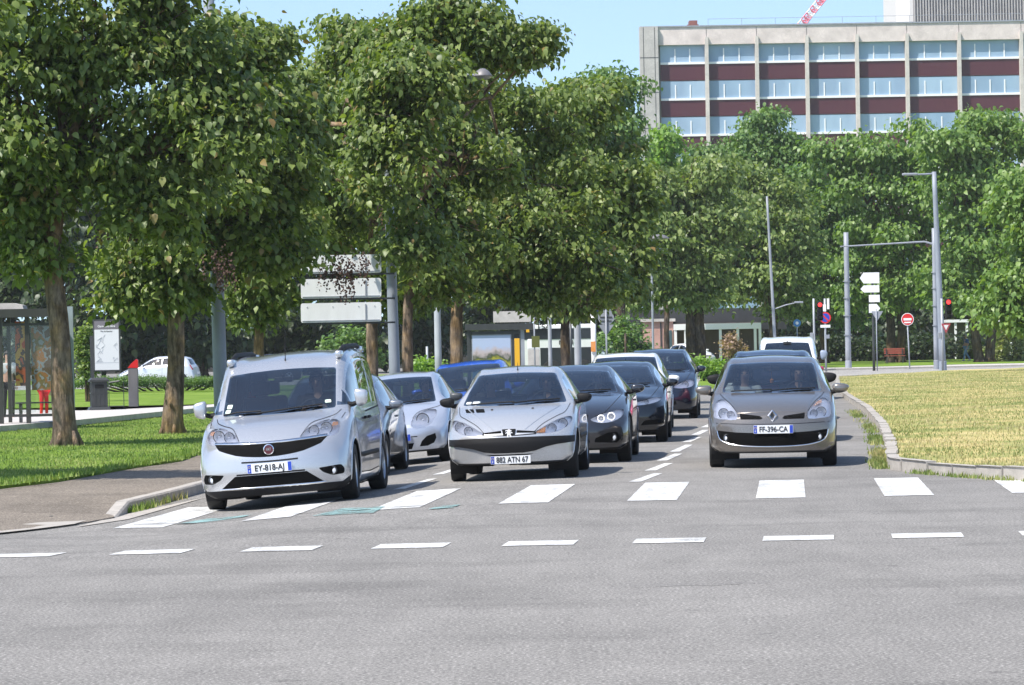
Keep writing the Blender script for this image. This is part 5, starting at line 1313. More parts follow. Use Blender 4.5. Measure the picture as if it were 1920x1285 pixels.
# shrubs and hedges
def shrub(label, px, D, rows, leaf, seed, lsize=.16, dens=10, name='shrub', cat='shrub', zb=.05, group=None, per=12):
    rng = np.random.default_rng(seed); base = np.array((X(px, D), D, zb)); root = empty(name, tuple(base), label=label, cat=cat, group=group)
    bm = NB(); L = [(l[0]-base[0], l[1]-base[1], l[2]-base[2], *l[3:]) for l in lobes_px(D, rows)]
    for l in L: limb(bm, (l[0]*.5, l[1]*.5, -.1), l[:3], .05, .02)
    obj('stem', bm, M_BARKD, root); p, nn = crown_points(L, dens, rng, .2); n = len(p)
    Q = np.repeat(p, per, 0)+rng.normal(size=(n*per, 3))*lsize; k = n*per
    leaves_mesh('foliage', Q, rng.uniform(0, 6.28, k), rng.uniform(-.9, .7, k), rng.normal(size=k)*.6, lsize*rng.uniform(.6, 1.2, k), leaf, root); return root
shrub('small pale green shrub behind the post of the info board', 163, 125, [(160, 640, 12, 22), (168, 660, 14, 14), (165, 685, 9, 22)], LF_B, 101, .15, 14)
shrub('low clipped green hedge running across the lawn behind the litter column', 320, 150, [(px, 716, 26, 8) for px in range(150, 430, 22)], LF_C, 102, .07, 40, 'hedge', 'hedge')
shrub('bright green shrub under the white sign backs right of the third trunk', 660, 170, [(650, 640, 40, 28), (690, 660, 25, 20), (625, 665, 20, 18)], LF_C, 103, .2, 6)
shrub('low green bush between the thick lamp pole and the pale thin pole', 795, 128, [(790, 690, 18, 12), (812, 690, 14, 10)], LF_D, 104, .13, 14)
shrub('green bush beside the round sign, left of the pink wall', 1165, 175, [(1150, 640, 30, 22), (1185, 650, 25, 25), (1170, 620, 25, 22), (1205, 665, 14, 12)], LF_C, 105, .2, 7)
shrub('bright low green shrub bed behind the navy people carrier', 1325, 140, [(px, 690, 16, 13) for px in range(1288, 1362, 14)], LF_D, 106, .12, 14)
shrub('dry pinkish shrub in front of the white pergola', 1375, 228, [(1370, 650, 16, 18), (1385, 655, 12, 14)], m_leaf('leaf_dry_pink', [(0, (.28, .19, .15)), (1, (.42, .30, .24))]), 107, .18, 9)
shrub('pale tall grass shrub at the right edge behind the walking person', 1885, 222, [(1870, 645, 26, 34), (1905, 640, 28, 38), (1895, 675, 30, 10)], m_leaf('leaf_pale_grass', [(0, (.20, .24, .10)), (1, (.40, .42, .22))]), 108, .25, 6)
shrub('hedge under the trees behind the bench, leaves coloured dark for shade', 1650, 245, [(px, 655, 34, 22) for px in range(1470, 1850, 36)], LF_E, 109, .3, 4, 'hedge', 'hedge')
# ---------------------------------------------------------------- street furniture
def gp_(px, py): p = G(px, py); return p
def pole_thing(name, label, cat, px, D, ytop, r0, r1, m=M_POLE, base=True, lean=0, group=None, bands=(), zb=0):
    x = X(px, D); top = P(px, ytop, D); root = empty(name, (x, D, zb), label=label, cat=cat, group=group); h = top.z-zb; bm = NB()
    k = max(2, int(h/1.2)); tube(bm, [(lean*i/k, 0, h*i/k) for i in range(k+1)], [r0+(r1-r0)*i/k for i in range(k+1)], 16)
    for f in bm.faces: f.smooth = len(f.verts) == 4
    if base: lathe(bm, [(r0*1.9, -.02), (r0*1.9, .03), (r0*1.15, .04), (r0*1.1, .5), (r0*.99, .52)], None, 16)
    for b in bands: lathe(bm, [(r0*1.02, b-.02), (r0*1.35, b-.02), (r0*1.35, b+.02), (r0*1.02, b+.02)], None, 16)
    obj('pole', bm, m, root); return root, h
def dome_lamp(root, x, z, r=.33, y=0, tilt=0):
    bm = NB(); M = Matrix.Translation((x, y, z)) @ Matrix.Rotation(tilt, 4, 'Y'); lathe(bm, [(.001, .16), (r*.3, .15), (r*.7, .09), (r, .0), (r*1.02, -.03), (r*.96, -.03)], M, 24)
    for f in bm.faces: f.smooth = True
    o = obj('lamp_head', bm, M_STEEL, root); b2 = NB(); lathe(b2, [(r*.95, -.03), (r*.8, -.07), (r*.4, -.10), (.001, -.11)], M, 20); obj('lamp_glass', b2, mat('lamp_glass_pale', (.22, .23, .23), .3) if 'lamp_glass_pale' not in bpy.data.materials else bpy.data.materials['lamp_glass_pale'], o); return o
GLP = 'lamp poles'
r, h = pole_thing('street_lamp', 'thick tall grey lamp pole rising right beside the silver van', 'street lamp', 416, 74.6, -60, .152, .12, M_POLE, lean=-.12, group=GLP)
bm = NB(); tube(bm, [(-.12, 0, h-.2), (-.1, .5, h+.1), (-.1, 1.6, h+.2)], .04, 8); obj('lamp_arm', bm, M_POLE, r); dome_lamp(r, -.1, h+.15, y=1.7)
r, h = pole_thing('street_lamp', "grey lamp pole carrying the white sign backs and a dome lamp", 'street lamp', 743, 79, 150, .132, .09, M_POLE, lean=-.1, group=GLP)
lx = P(905, 140, 79); x0 = r.location.x
bm = NB(); tube(bm, [(-.1, 0, h-.1), (.0, 0, h+.12), (.5, 0, h+.22), (lx.x-x0-.1, 0, h+.06)], [.05, .045, .04, .03], 8); obj('lamp_arm', bm, M_POLE, r); dome_lamp(r, lx.x-x0, lx.z-.02, .21)
# white sign backs on the same mast
sg = empty('direction_sign', (X(743, 77.5), 77.5, 0), label='three white direction sign backs stacked on the lamp pole above the silver van', cat='sign'); s_ = 78.0/F
for i, (y0, y1) in enumerate([(478, 515), (522, 561), (567, 606)]):
    a = P(567, y1, 78); b = P(716, y0, 78); w_, h_ = b.x-a.x, b.z-a.z; cx, cz = (a.x+b.x)/2-sg.location.x, (a.z+b.z)/2; bm = NB()
    prism(bm, rounded([(cx-w_/2, cz-h_/2), (cx+w_/2, cz-h_/2), (cx+w_/2, cz+h_/2), (cx-w_/2, cz+h_/2)], .05), lambda p, t: Vector((p[0], t, p[1])), 0, .05)
    o = obj('sign_panel', recalc(bm), M_SIGNBACK, sg)
    bm = NB(); box2(bm, (cx+w_*.30, -.02, cz-h_/2+.03), (cx+w_*.315, 0, cz+h_/2-.04)); box2(bm, (cx-w_/2+.03, -.012, cz-h_/2+.03), (cx+w_/2-.03, 0, cz-h_/2+.045))
    for xx in (-.42, -.1, .22, .42):
        lathe(bm, [(.012, 0), (.012, .012), (.001, .012)], Matrix.Translation((cx+w_*xx, 0, cz+h_*.3)) @ Matrix.Rotation(R(90), 4, 'X'), 8)
    obj('panel_rib', bm, M_GALV, o)
    bm = NB(); box2(bm, (cx-w_/2+.1, .05, cz-h_/2-.045), (.02, .10, cz-h_/2-.005)); obj('mounting_bar', bm, M_DARKMETAL, sg)
GP = 'grey poles along the left side of the road'
pole_thing('pole', 'pale smooth pole right of the thick grey lamp pole, behind the blue hatchback', 'pole', 823, 112, 480, .115, .10, M_POLEW, group=GP)
pole_thing('pole', 'thin pale pole in front of the bus', 'pole', 1033, 122, 540, .07, .06, M_POLEW, group=GP)
r, h = pole_thing('pole', 'grey pole with a wider dark neck in front of the bus', 'pole', 1085, 118, 530, .12, .11, M_POLEW, group=GP)
bm = NB(); lathe(bm, [(.12, 0), (.16, .02), (.16, .3), (.12, .32)], Matrix.Translation((0, 0, P(1085, 572, 118).z)), 16); obj('collar', bm, M_GALV, r)
r, h = pole_thing('pole', 'white bollard pole with blue band and small lamp on top, left of the round sign', 'pole', 1115, 120, 573, .09, .09, M_WHITE, base=False, group=GP)
bm = NB(); lathe(bm, [(.095, h-.28), (.095, h-.14)], None, 16); obj('blue_band', bm, M_BLUE, r); bm = NB(); tube(bm, [(0, 0, h), (0, 0, h+.12)], .02, 6); lathe(bm, [(.03, h+.1), (.05, h+.15), (.001, h+.2)], None, 10); obj('beacon', bm, M_WHITE, r)
bm = NB(); box(bm, (.12, 0, h-.25), (.12, .1, .3), bev=.02); obj('camera_box', bm, M_BLUE, r); bm = NB(); box(bm, (-.02, -.11, h-1.4), (.16, .06, .35)); obj('notice', bm, M_AMBER, r)
def disc(bm, c, r, mi=0, th=.02, n=24, y=0): prism(bm, circ(c[0], c[2], r, n), lambda p, t: Vector((p[0], t, p[1])), c[1], c[1]+th, mi)
s = F/118
r, h = pole_thing('road_sign', 'back of a round road sign with a triangular one below, left of the pink wall', 'sign', 1139, 118, 582, .03, .03, M_GALV, base=False)
bm = NB(); z = P(1139, 595, 118).z; disc(bm, (0, .04, z), .27); obj('sign_disc', recalc(bm), M_GALV, r)
bm = NB(); z2 = P(1139, 618, 118).z; prism(bm, rounded([(-.26, z2+.16), (.26, z2+.16), (0, z2-.22)], .04), lambda p, t: Vector((p[0], t, p[1])), .04, .06); obj('sign_triangle', recalc(bm), M_GALV, r)
bm = NB(); box2(bm, (-.2, .02, z-.02), (.2, .04, z+.02)); box2(bm, (-.18, .02, z-.14), (.18, .04, z-.11)); obj('bracket', bm, M_DARKMETAL, r)
r, h = pole_thing('street_lamp', 'lamp with cross arms hanging between the dark crown and the olive tree', 'street lamp', 1226, 150, 452, .05, .045, M_GALV, group=GLP)
dome_lamp(r, .35, h+.12, .42); bm = NB(); tube(bm, [(0, 0, h-.05), (.08, 0, h+.13), (.3, 0, h+.2)], .035, 6); obj('lamp_arm', bm, M_GALV, r)
bm = NB(); tube(bm, [(-.7, 0, h-.68), (.7, 0, h-.35)], .025, 6); tube(bm, [(0, 0, h-.35), (.6, 0, h-.33)], .02, 6); obj('cross_arm', bm, M_GALV, r); bm = NB(); box(bm, (-.08, 0, h-.8), (.22, .2, .8), bev=.04); obj('control_box', bm, M_POLE, r)
r, h = pole_thing('street_lamp', 'thin tall dark pole leaning slightly, behind the warm grey hatchback', 'street lamp', 1456, 195, 368, .10, .06, M_GALV, lean=-.35, group=GLP)
bm = NB(); zz = P(1470, 572, 195).z; tube(bm, [(0, 0, zz-.2), (.6, 0, zz), (1.1, 0, zz+.1)], .035, 6); box(bm, (1.3, 0, zz+.13), (.5, .2, .1), bev=.03); obj('side_arm', bm, M_GALV, r)
r, h = pole_thing('street_lamp', "tall grey lamp post with short left arm behind the dry lawn", 'street lamp', 1768, 172, 322, .17, .11, M_POLE, lean=-.25, group=GLP)
bm = NB(); hx = P(1700, 325, 172).x-r.location.x; tube(bm, [(-.25, 0, h-.1), (hx+.4, 0, h-.12), (hx+.2, 0, h-.1)], [.05, .04, .05], 8); obj('lamp_arm', bm, M_POLE, r)
bm = NB(); box(bm, (hx+.15, 0, h-.1), (.75, .22, .12), bev=.04); obj('lamp_head', bm, M_GALV, r)
# gantry: two banded masts with an arm
s = F/185
r, h = pole_thing('signal_mast', 'grey banded mast left of the white direction signs', 'mast', 1591, 190, 436, .16, .13, M_GALV, bands=(1.9, 2.95, 3.9, 4.8))
r, h = pole_thing('signal_mast', 'grey banded mast with a long horizontal arm, beside the tall lamp post', 'mast', 1756, 180, 428, .13, .11, M_GALV, bands=(2.3, 3.3, 4.2, 5.0))
bm = NB(); z = P(1750, 455, 180).z; x1 = P(1575, 459, 180).x-r.location.x; tube(bm, [(0, 0, z-.1), (-.5, 0, z+.05), (x1, 0, z-.12)], [.06, .05, .035], 8); obj('gantry_arm', bm, M_GALV, r)
# white direction signs
r, h = pole_thing('direction_sign', 'four white direction signs on a dark post near the far kerb', 'sign', 1639, 178, 512, .07, .06, M_DARKMETAL, base=False); xx = r.location.x
for (x0, x1, y0, y1, pt) in ((1612, 1648, 511, 532, -1), (1613, 1648, 535, 549, -1), (1629, 1649, 553, 567, 0), (1629, 1650, 570, 587, 1)):
    a = P(x0, y1, 178); b = P(x1, y0, 178); w0, w1, z0, z1 = a.x-xx, b.x-xx, a.z, b.z; zm = (z0+z1)/2; t_ = .18
    pl_ = [(w0+(t_ if pt < 0 else 0), z0), (w1-(t_ if pt > 0 else 0), z0)]+([(w1, zm)] if pt > 0 else [])+[(w1-(t_ if pt > 0 else 0), z1), (w0+(t_ if pt < 0 else 0), z1)]+([(w0, zm)] if pt < 0 else [])
    bm = NB(); prism(bm, pl_, lambda p, t: Vector((p[0], t, p[1])), -.12, -.07); obj('sign_panel', recalc(bm), M_WHITE, r)
r, h = pole_thing('road_sign', 'thin post with a small grey triangle sign back right beside the white direction signs', 'sign', 1645, 177, 580, .03, .03, M_GALV, base=False)
bm = NB(); prism(bm, rounded([(-.25, h-.1), (.35, h-.1), (.05, h-.6)], .05), lambda p, t: Vector((p[0], t, p[1])), .04, .06); obj('sign_triangle', recalc(bm), M_GALV, r)
# no entry
r, h = pole_thing('no_entry_sign', 'red and white round no entry sign on a thin post on the far kerb', 'sign', 1706, 185, 588, .035, .035, M_POLEW, base=False, lean=-.1)
z = P(1703, 599, 185).z; bm = NB(); disc(bm, (-.08, -.07, z), .33, 1); disc(bm, (-.08, -.075, z), .30, 0); box2(bm, (-.29, -.09, z-.06), (.13, -.076, z+.06), mi=1)
box2(bm, (-.26, -.085, z-.20), (.1, -.077, z-.13), mi=1); obj('sign_disc', recalc(bm), [M_RED, M_WHITE], r)
# no parking sign with white plates
r, h = pole_thing('no_parking_sign', 'round blue sign with red rim below two white plates, behind the queue', 'sign', 1549, 178, 560, .05, .05, M_POLEW, base=False)
z = P(1550, 596, 178).z; bm = NB(); disc(bm, (0, -.08, z), .29, 0); disc(bm, (0, -.085, z), .22, 1); prism(bm, [(-.18, z+.14), (-.13, z+.19), (.18, z-.14), (.13, z-.19)], lambda p, t: Vector((p[0], t, p[1])), -.095, -.086, 0); obj('sign_disc', recalc(bm), [M_RED, M_BLUE], r)
for (dx, y0, y1, w_) in ((-.1, 571, 584, .3), (.16, 560, 580, .12)):
    bm = NB(); box2(bm, (dx-w_/2, -.08, P(1549, y1, 178).z), (dx+w_/2, -.06, P(1549, y0, 178).z)); obj('sign_plate', bm, M_WHITE, r)
bm = NB(); box2(bm, (-.25, -.08, z-.50), (.25, -.06, z-.36)); obj('sign_plate', bm, M_WHITE, r)
bm = NB(); box2(bm, (-.02, -.08, z-1.05), (.2, -.06, z-.86)); obj('sign_plate', bm, M_GALV, r)
r, h = pole_thing('road_sign', "small round blue sign on a thin post above the white delivery van", 'sign', 1496, 205, 598, .03, .03, M_GALV, base=False)
z = P(1496, 606, 205).z; bm = NB(); disc(bm, (0, -.08, z), .22, 0); prism(bm, circ(0, z, .1, 6), lambda p, t: Vector((p[0], t, p[1])), -.09, -.081, 1); obj('sign_disc', recalc(bm), [mat('blue_sign', (.04, .2, .45), .4), M_WHITE], r)
# traffic lights
def traffic_light(label, px, D, ytop, ylamp, side):
    r, h = pole_thing('traffic_light', label, 'traffic light', px, D, ytop, .055, .05, M_POLEW, base=False, group='traffic lights showing red'); z = P(px, ylamp, D).z; cx = side*.30
    bm = NB(); box(bm, (cx, 0, z-.30), (.30, .22, .95), bev=.06)
    for k in range(3):
        lathe(bm, [(.115, .0), (.118, .14), (.112, .14), (.11, 0)], Matrix.Translation((cx, -.10, z-.30*k)) @ Matrix.Rotation(R(90), 4, 'X'), 16)
    o = obj('signal_head', recalc(bm), M_BLACK, r)
    for k in range(3):
        bm = NB(); lathe(bm, [(.105, 0), (.07, .02), (.001, .03)], Matrix.Translation((cx, -.115, z-.30*k)) @ Matrix.Rotation(R(90), 4, 'X'), 18)
        obj('lamp', bm, M_REDLIT if k == 0 else M_DARKMETAL, o)
    bm = NB(); box2(bm, (0, -.02, z-.62), (cx, .02, z-.58)); box2(bm, (0, -.02, z+.02), (cx, .02, z+.06)); obj('bracket', bm, M_DARKMETAL, r)
    bm = NB(); box(bm, (-side*.12, 0, z-1.5), (.16, .14, .28), bev=.02); obj('push_button_box', bm, M_GALV, r); return r
M_REDLIT = mat('signal_red_lit', (.5, .01, .01), .3, emit=(1, .05, .05), es=1.6)
traffic_light('red traffic light on a pale post beside the white delivery van', 1528, 172, 560, 572, 1)
tl2 = traffic_light("red traffic light right of the tall lamp post at the dry lawn's far edge", 1768, 160, 560, 567, 1)
bm = NB(); z = P(1776, 615, 160).z; prism(bm, rounded([(-.05, z+.2), (.40, z+.2), (.17, z-.25)], .04), lambda p, t: Vector((p[0], t, p[1])), -.08, -.06, 0); prism(bm, [(.06, z+.13), (.29, z+.13), (.17, z-.1)], lambda p, t: Vector((p[0], t, p[1])), -.09, -.081, 1); obj('give_way_triangle', recalc(bm), [mat('red_faded', (.35, .06, .08), .5), M_SIGNBACK], tl2)
# bench
bx = empty('park_bench', (X(1678, 222), 222, .12), label='red brown slatted park bench in the shade behind the no entry sign', cat='bench')
M_WOODR = m_metal('bench_wood_red', (.36, .09, .06), .6)
for nm, zz, yy, hh in (('seat', .45, 0, .05), ('backrest', .80, .24, .34)):
    bm = NB()
    if nm == 'seat':
        for k in range(4): box(bm, (0, -.2+k*.12, .45), (1.3, .09, .04))
    else:
        for k in range(3): box(bm, (0, .26+k*.03, .62+k*.13), (1.3, .03, .10))
    obj(nm, bm, M_WOODR, bx)
for sx in (-.5, .5):
    bm = NB(); box2(bm, (sx-.03, -.2, 0), (sx+.03, -.15, .44)); box2(bm, (sx-.03, .18, 0), (sx+.03, .24, .9)); obj('leg', bm, M_DARKMETAL, bx)
# ------------------------------------------------ left: glass shelter, info board, litter column, ticket stele
D = 80; s = F/D
sx = lambda px: X(px, D)
bs = empty('glass_shelter', (sx(40), D, .12), label='glass tram shelter with dark frame at the left edge of the lawn', cat='shelter'); ox = bs.location.x
zz = lambda py: P(60, py, D).z-.12
x0, x1 = sx(-60)-ox, sx(128)-ox; zt = zz(590)
bm = NB(); box2(bm, (x0, -.15, zt-.02), (x1-.35, 1.6, zt+.10)); box2(bm, (x0, -.19, zt-.06), (x1-.33, -.15, zt+.13)); obj('roof', bm, m_metal('shelter_frame', (.035, .035, .03), .4), bs); M_SHF = bpy.data.materials['shelter_frame']
for px in (-40, 3, 54, 112):
    bm = NB(); xx = sx(px)-ox; box2(bm, (xx-.05, -.02, -.1), (xx+.05, .08, zt-.03)); obj('post', bm, M_SHF, bs)
for px in (3, 112):
    bm = NB(); xx = sx(px)-ox; box2(bm, (xx-.04, 1.4, -.1), (xx+.04, 1.48, zt-.03)); obj('post', bm, M_SHF, bs)
for a, b in ((8, 52), (57, 109)):
    for yy in (.02, 1.43):
        bm = NB(); box2(bm, (sx(a)-ox, yy, .22), (sx(b)-ox, yy+.012, zt-.25)); obj('pane', bm, M_PANE, bs)
    for z_ in (.15, zt-.25): bm = NB(); box2(bm, (sx(a)-ox, 0, z_), (sx(b)-ox, .06, z_+.06)); obj('pane_rail', bm, M_SHF, bs)
bm = NB(); prism(bm, [(0, 0), (.62, 0), (.58, .12), (.35, .17), (.05, .17)], lambda p, t: Vector((sx(-3)-ox+p[0], t, zt+.10+p[1])), .1, .8); obj('roof_box', recalc(bm), M_PLAT, bs)
bm = NB(); box2(bm, (sx(120)-ox, 1.0, -.1), (sx(130)-ox, 1.1, zt+.18)); obj('end_panel', bm, m_metal('pane_pale', (.30, .36, .38), .4), bs)
def m_poster(name, stops, sc=5):
    m = mat(name, rough=.5); k = NT(m); a = k.ramp(k.noise(sc, 3, .6, stretch=(1, .2, .8)), stops, 'CONSTANT'); k.l(a, k.b.inputs['Base Color']); return m
bm = NB(); box2(bm, (sx(60)-ox, .10, .75), (sx(107)-ox, .14, zz(612))); obj('poster_panel', bm, m_poster('poster_pale', [(.0, (.14, .08, .04)), (.42, (.28, .30, .31)), (.48, (.38, .16, .04)), (.55, (.20, .15, .04)), (.60, (.34, .35, .36))], 3), bs)
bm = NB(); box2(bm, (sx(28)-ox, .30, .85), (sx(50)-ox, .34, zz(602))); obj('advert_panel', bm, m_poster('poster_orange', [(.0, (.55, .09, .02)), (.44, (.60, .33, .05)), (.52, (.10, .05, .03)), (.57, (.50, .10, .03))], 2.5), bs)
bm = NB()
for k in range(4): box(bm, (sx(60)-ox+k*.0, 1.25-k*.1, .45), (1.0, .07, .03))
for q in (-.4, .4): box2(bm, (sx(60)-ox+q-.02, .95, 0), (sx(60)-ox+q+.02, 1.25, .44))
obj('bench', bm, M_DARKMETAL, bs)
# waiting people by the shelter
def fig(name, label, loc, pose, cols, rz=0, h=1.72, hair=M_HAIR):
    """a clothed figure: one skinned body plus clothes as children"""
    k = h/1.72
    def skin(nm, verts, edges, rad, m, parent, sub=2, root=0):
        me = bpy.data.meshes.new(nm); me.from_pydata([tuple(Vector(v)*k) for v in verts], edges, []); o = bpy.data.objects.new(nm, me); C.objects.link(o)
        md = o.modifiers.new('s', 'SKIN'); md.use_smooth_shade = True
        for i, v in enumerate(me.skin_vertices[0].data): v.radius = (rad[i][0]*k, rad[i][1]*k) if isinstance(rad[i], tuple) else (rad[i]*k,)*2; v.use_root = i == root
        s2 = o.modifiers.new('d', 'SUBSURF'); s2.levels = sub; s2.render_levels = sub
        dg = bpy.context.evaluated_depsgraph_get(); m2 = bpy.data.meshes.new_from_object(o.evaluated_get(dg)); bpy.data.objects.remove(o)
        m2.materials.clear(); return link(nm, m2, m, parent, True)
    J = POSES[pose]; root = empty(name, loc, rz, label, 'person')
    names = list(J); idx = {n: i for i, n in enumerate(names)}
    V = [J[n] for n in names]
    E = [(idx[a], idx[b]) for a, b in BONES if a in idx and b in idx]; rad = [RAD.get(n.rstrip('LR'), .04) for n in names]
    skin('body', V, E, rad, M_SKIN, root, 2, idx['pelvis'])
    # clothes
    def garment(nm, ns, es, extra, m):
        ns = [n for n in ns if n in idx]; ii = {n: i for i, n in enumerate(ns)}; ee = [(ii[a], ii[b]) for a, b in es if a in ii and b in ii]
        rr = [(tuple(x+extra for x in RAD.get(n.rstrip('LR'), .04)) if isinstance(RAD.get(n.rstrip('LR'), .04), tuple) else RAD.get(n.rstrip('LR'), .04)+extra) for n in ns]
        return skin(nm, [J[n] for n in ns], ee, rr, m, root, 2, 0)
    garment('shirt', ['chest', 'belly', 'neckb', 'shL', 'elL', 'shR', 'elR'], BONES, .014, cols[0])
    garment('trousers', ['pelvis', 'hipL', 'kneeL', 'ankL', 'hipR', 'kneeR', 'ankR'], BONES, .014, cols[1])
    hd = Vector(J['head'])*k; up = (Vector(J['head'])-Vector(J['neck'])).normalized()
    b = NB(); r = bmesh.ops.create_icosphere(b, subdivisions=3, radius=.108*k)
    for v in r['verts']: v.co = Vector((v.co.x*.90, v.co.y*1.06, v.co.z*1.14))
    bmesh.ops.delete(b, geom=[v for v in b.verts if v.co.y < -.045*k and v.co.z < .045*k or v.co.z < -.05*k], context='VERTS')
    for v in b.verts: v.co += hd+Vector((0, .008, .018))*k
    for f in b.faces: f.smooth = True
    obj('hair', b, hair, root)
    b = NB(); fz = hd+Vector((0, -.09, 0))*k
    tube(b, [fz+Vector((0, -.004, .015))*k, fz+Vector((0, -.028, -.022))*k, fz+Vector((0, -.006, -.03))*k], [.008*k, .013*k, .006*k], 6)
    for f in b.faces: f.smooth = True
    obj('nose', b, M_SKIN, root)
    for sx_ in (-.034, .034):
        b = NB(); r = bmesh.ops.create_icosphere(b, subdivisions=2, radius=.012*k, matrix=Matrix.Translation(fz+Vector((sx_, .004, .012))*k)); obj('eye', b, M_HAIR, root)
        b = NB(); r = bmesh.ops.create_icosphere(b, subdivisions=2, radius=.02*k, matrix=Matrix.Translation(hd+Vector((sx_*2.75, .01, -.01))*k) @ Matrix.Diagonal((.4, .8, 1.4, 1))); obj('ear', b, M_SKIN, root)
    b = NB(); box(b, fz+Vector((0, .0, -.052))*k, (.045*k, .012*k, .009*k), bev=.003*k); obj('mouth', b, mat('lips', (.30, .10, .08), .5) if 'lips' not in bpy.data.materials else bpy.data.materials['lips'], root)
    # hands with five fingers
    for sd in 'LR':
        if 'hand'+sd not in idx: continue
        hnd = Vector(J['hand'+sd])*k; wr = Vector(J['wr'+sd])*k; d = (hnd-wr).normalized(); u, v_ = frame_of(d)
        b = NB(); curl = (J['curl'][0] if 'curl' in J else 0)
        for q, (o_, ln_) in enumerate(((-.03, .06), (-.01, .072), (.01, .068), (.03, .055))):
            p0 = hnd+d*.02*k+u*o_*k; p1 = p0+d*ln_*.5*k+v_*.008*k; p2 = p1+(d*.6+v_*.6).normalized()*ln_*.5*k; tube(b, [p0, p1, p2], [.0085*k, .008*k, .006*k], 6)
        p0 = hnd-d*.02*k+u*.03*k*(1 if sd == 'L' else -1); tube(b, [p0, p0+(d+u*(1 if sd == 'L' else -1)).normalized()*.035*k, p0+(d*1.4+u*(1 if sd == 'L' else -1)).normalized()*.06*k], [.011*k, .009*k, .007*k], 6)
        for f in b.faces: f.smooth = True
        obj('fingers', b, M_SKIN, root)
    if 'ankL' in idx:
        for sd in 'LR':
            if 'toe'+sd not in idx: continue
            b = NB(); a = Vector(J['ank'+sd])*k; t = Vector(J['toe'+sd])*k; tube(b, [a+Vector((0, .06, -.05))*k, a+Vector((0, 0, -.045))*k, t+Vector((0, 0, .0))*k], [.038*k, .045*k, .03*k], 8); obj('shoe', b, cols[2] if len(cols) > 2 else M_BLACK, root)
    return root
BONES = [('pelvis', 'belly'), ('belly', 'chest'), ('chest', 'neckb'), ('neckb', 'neck'), ('neck', 'head'), ('head', 'crown')]+[(a+s, b+s) for s in 'LR' for a, b in (('sh', 'el'), ('el', 'wr'), ('wr', 'hand'), ('hip', 'knee'), ('knee', 'ank'), ('ank', 'toe'))]+[('chest', 'shL'), ('chest', 'shR'), ('pelvis', 'hipL'), ('pelvis', 'hipR')]
RAD = dict(pelvis=(.15, .11), belly=(.14, .10), chest=(.16, .11), neckb=(.06, .055), neck=.05, head=(.075, .09), crown=(.055, .065), sh=.06, el=.042, wr=.028, hand=(.035, .02), hip=.085, knee=.055, ank=.038, toe=.03)
POSES = {
 'walk': dict(pelvis=(0, 0, .95), belly=(0, 0, 1.10), chest=(0, -.01, 1.28), neckb=(0, -.01, 1.42), neck=(0, -.01, 1.48), head=(0, -.02, 1.60), crown=(0, -.015, 1.67), shL=(.18, 0, 1.38), elL=(.22, .06, 1.12), wrL=(.22, -.04, .90), handL=(.22, -.07, .83), shR=(-.18, 0, 1.38), elR=(-.22, .0, 1.11), wrR=(-.21, -.16, .95), handR=(-.21, -.22, .92),
    hipL=(.09, 0, .90), kneeL=(.10, -.16, .50), ankL=(.10, -.22, .09), toeL=(.10, -.36, .04), hipR=(-.09, 0, .90), kneeR=(-.10, .06, .49), ankR=(-.10, .30, .14), toeR=(-.10, .20, .04)),
 'stand': dict(pelvis=(0, 0, .95), belly=(0, 0, 1.10), chest=(0, -.01, 1.28), neckb=(0, -.01, 1.42), neck=(0, -.01, 1.48), head=(0, -.02, 1.60), crown=(0, -.015, 1.67), shL=(.18, 0, 1.38), elL=(.24, .03, 1.12), wrL=(.22, -.08, .92), handL=(.20, -.11, .86), shR=(-.18, 0, 1.38), elR=(-.24, .02, 1.11), wrR=(-.20, -.14, 1.0), handR=(-.16, -.2, 1.0),
    hipL=(.09, 0, .90), kneeL=(.10, -.02, .50), ankL=(.11, .01, .09), toeL=(.12, -.13, .04), hipR=(-.09, 0, .90), kneeR=(-.10, -.01, .49), ankR=(-.11, .02, .09), toeR=(-.12, -.12, .04)),
 'drive': dict(pelvis=(0, 0, .10), belly=(0, .04, .24), chest=(0, .08, .42), neckb=(0, .06, .57), neck=(0, .05, .63), head=(0, .03, .745), crown=(0, .035, .81), shL=(.19, .06, .53), elL=(.24, -.14, .36), wrL=(.15, -.34, .42), handL=(.13, -.41, .45), shR=(-.19, .06, .53), elR=(-.23, -.14, .35), wrR=(-.13, -.34, .42), handR=(-.11, -.41, .45),
    hipL=(.09, -.02, .08), kneeL=(.12, -.42, .14), ankL=(.10, -.62, -.2), toeL=(.10, -.74, -.22), hipR=(-.09, -.02, .08), kneeR=(-.12, -.42, .14), ankR=(-.10, -.62, -.2), toeR=(-.10, -.74, -.22)),
}
J = dict(POSES['drive']); J.update(elL=(.22, -.10, .30), wrL=(.12, -.24, .18), handL=(.09, -.31, .16), elR=(-.22, -.10, .30), wrR=(-.12, -.24, .18), handR=(-.09, -.31, .16)); POSES['ride'] = J
def cloth(name, c): return mat(name, c, .9, spec=.1)
C_JEANS = cloth('denim_blue', (.06, .13, .30)); C_DARK = cloth('cloth_dark', (.03, .03, .035)); C_WHITE = cloth('cloth_white', (.6, .6, .58)); C_RED = cloth('cloth_red', (.60, .02, .02)); C_BLUE = cloth('cloth_blue', (.05, .10, .25))
fig('person', 'person in blue top and pale blue trousers walking on the far lawn', (X(1812, 226), 226, .13), 'walk', [C_BLUE, cloth('denim_pale', (.18, .28, .42)), C_WHITE], R(-70), 1.70, mat('hair_grey', (.35, .33, .30), .7))
fig('person', 'person in a red tracksuit standing behind the lower glass of the tram shelter', (X(83, 93), 93, .0), 'stand', [C_RED, C_RED], R(40), 1.30)
fig('person', 'person in a white shirt seen through the left pane of the tram shelter', (X(16, 88), 88, .02), 'stand', [C_WHITE, C_DARK], R(20), 1.75)
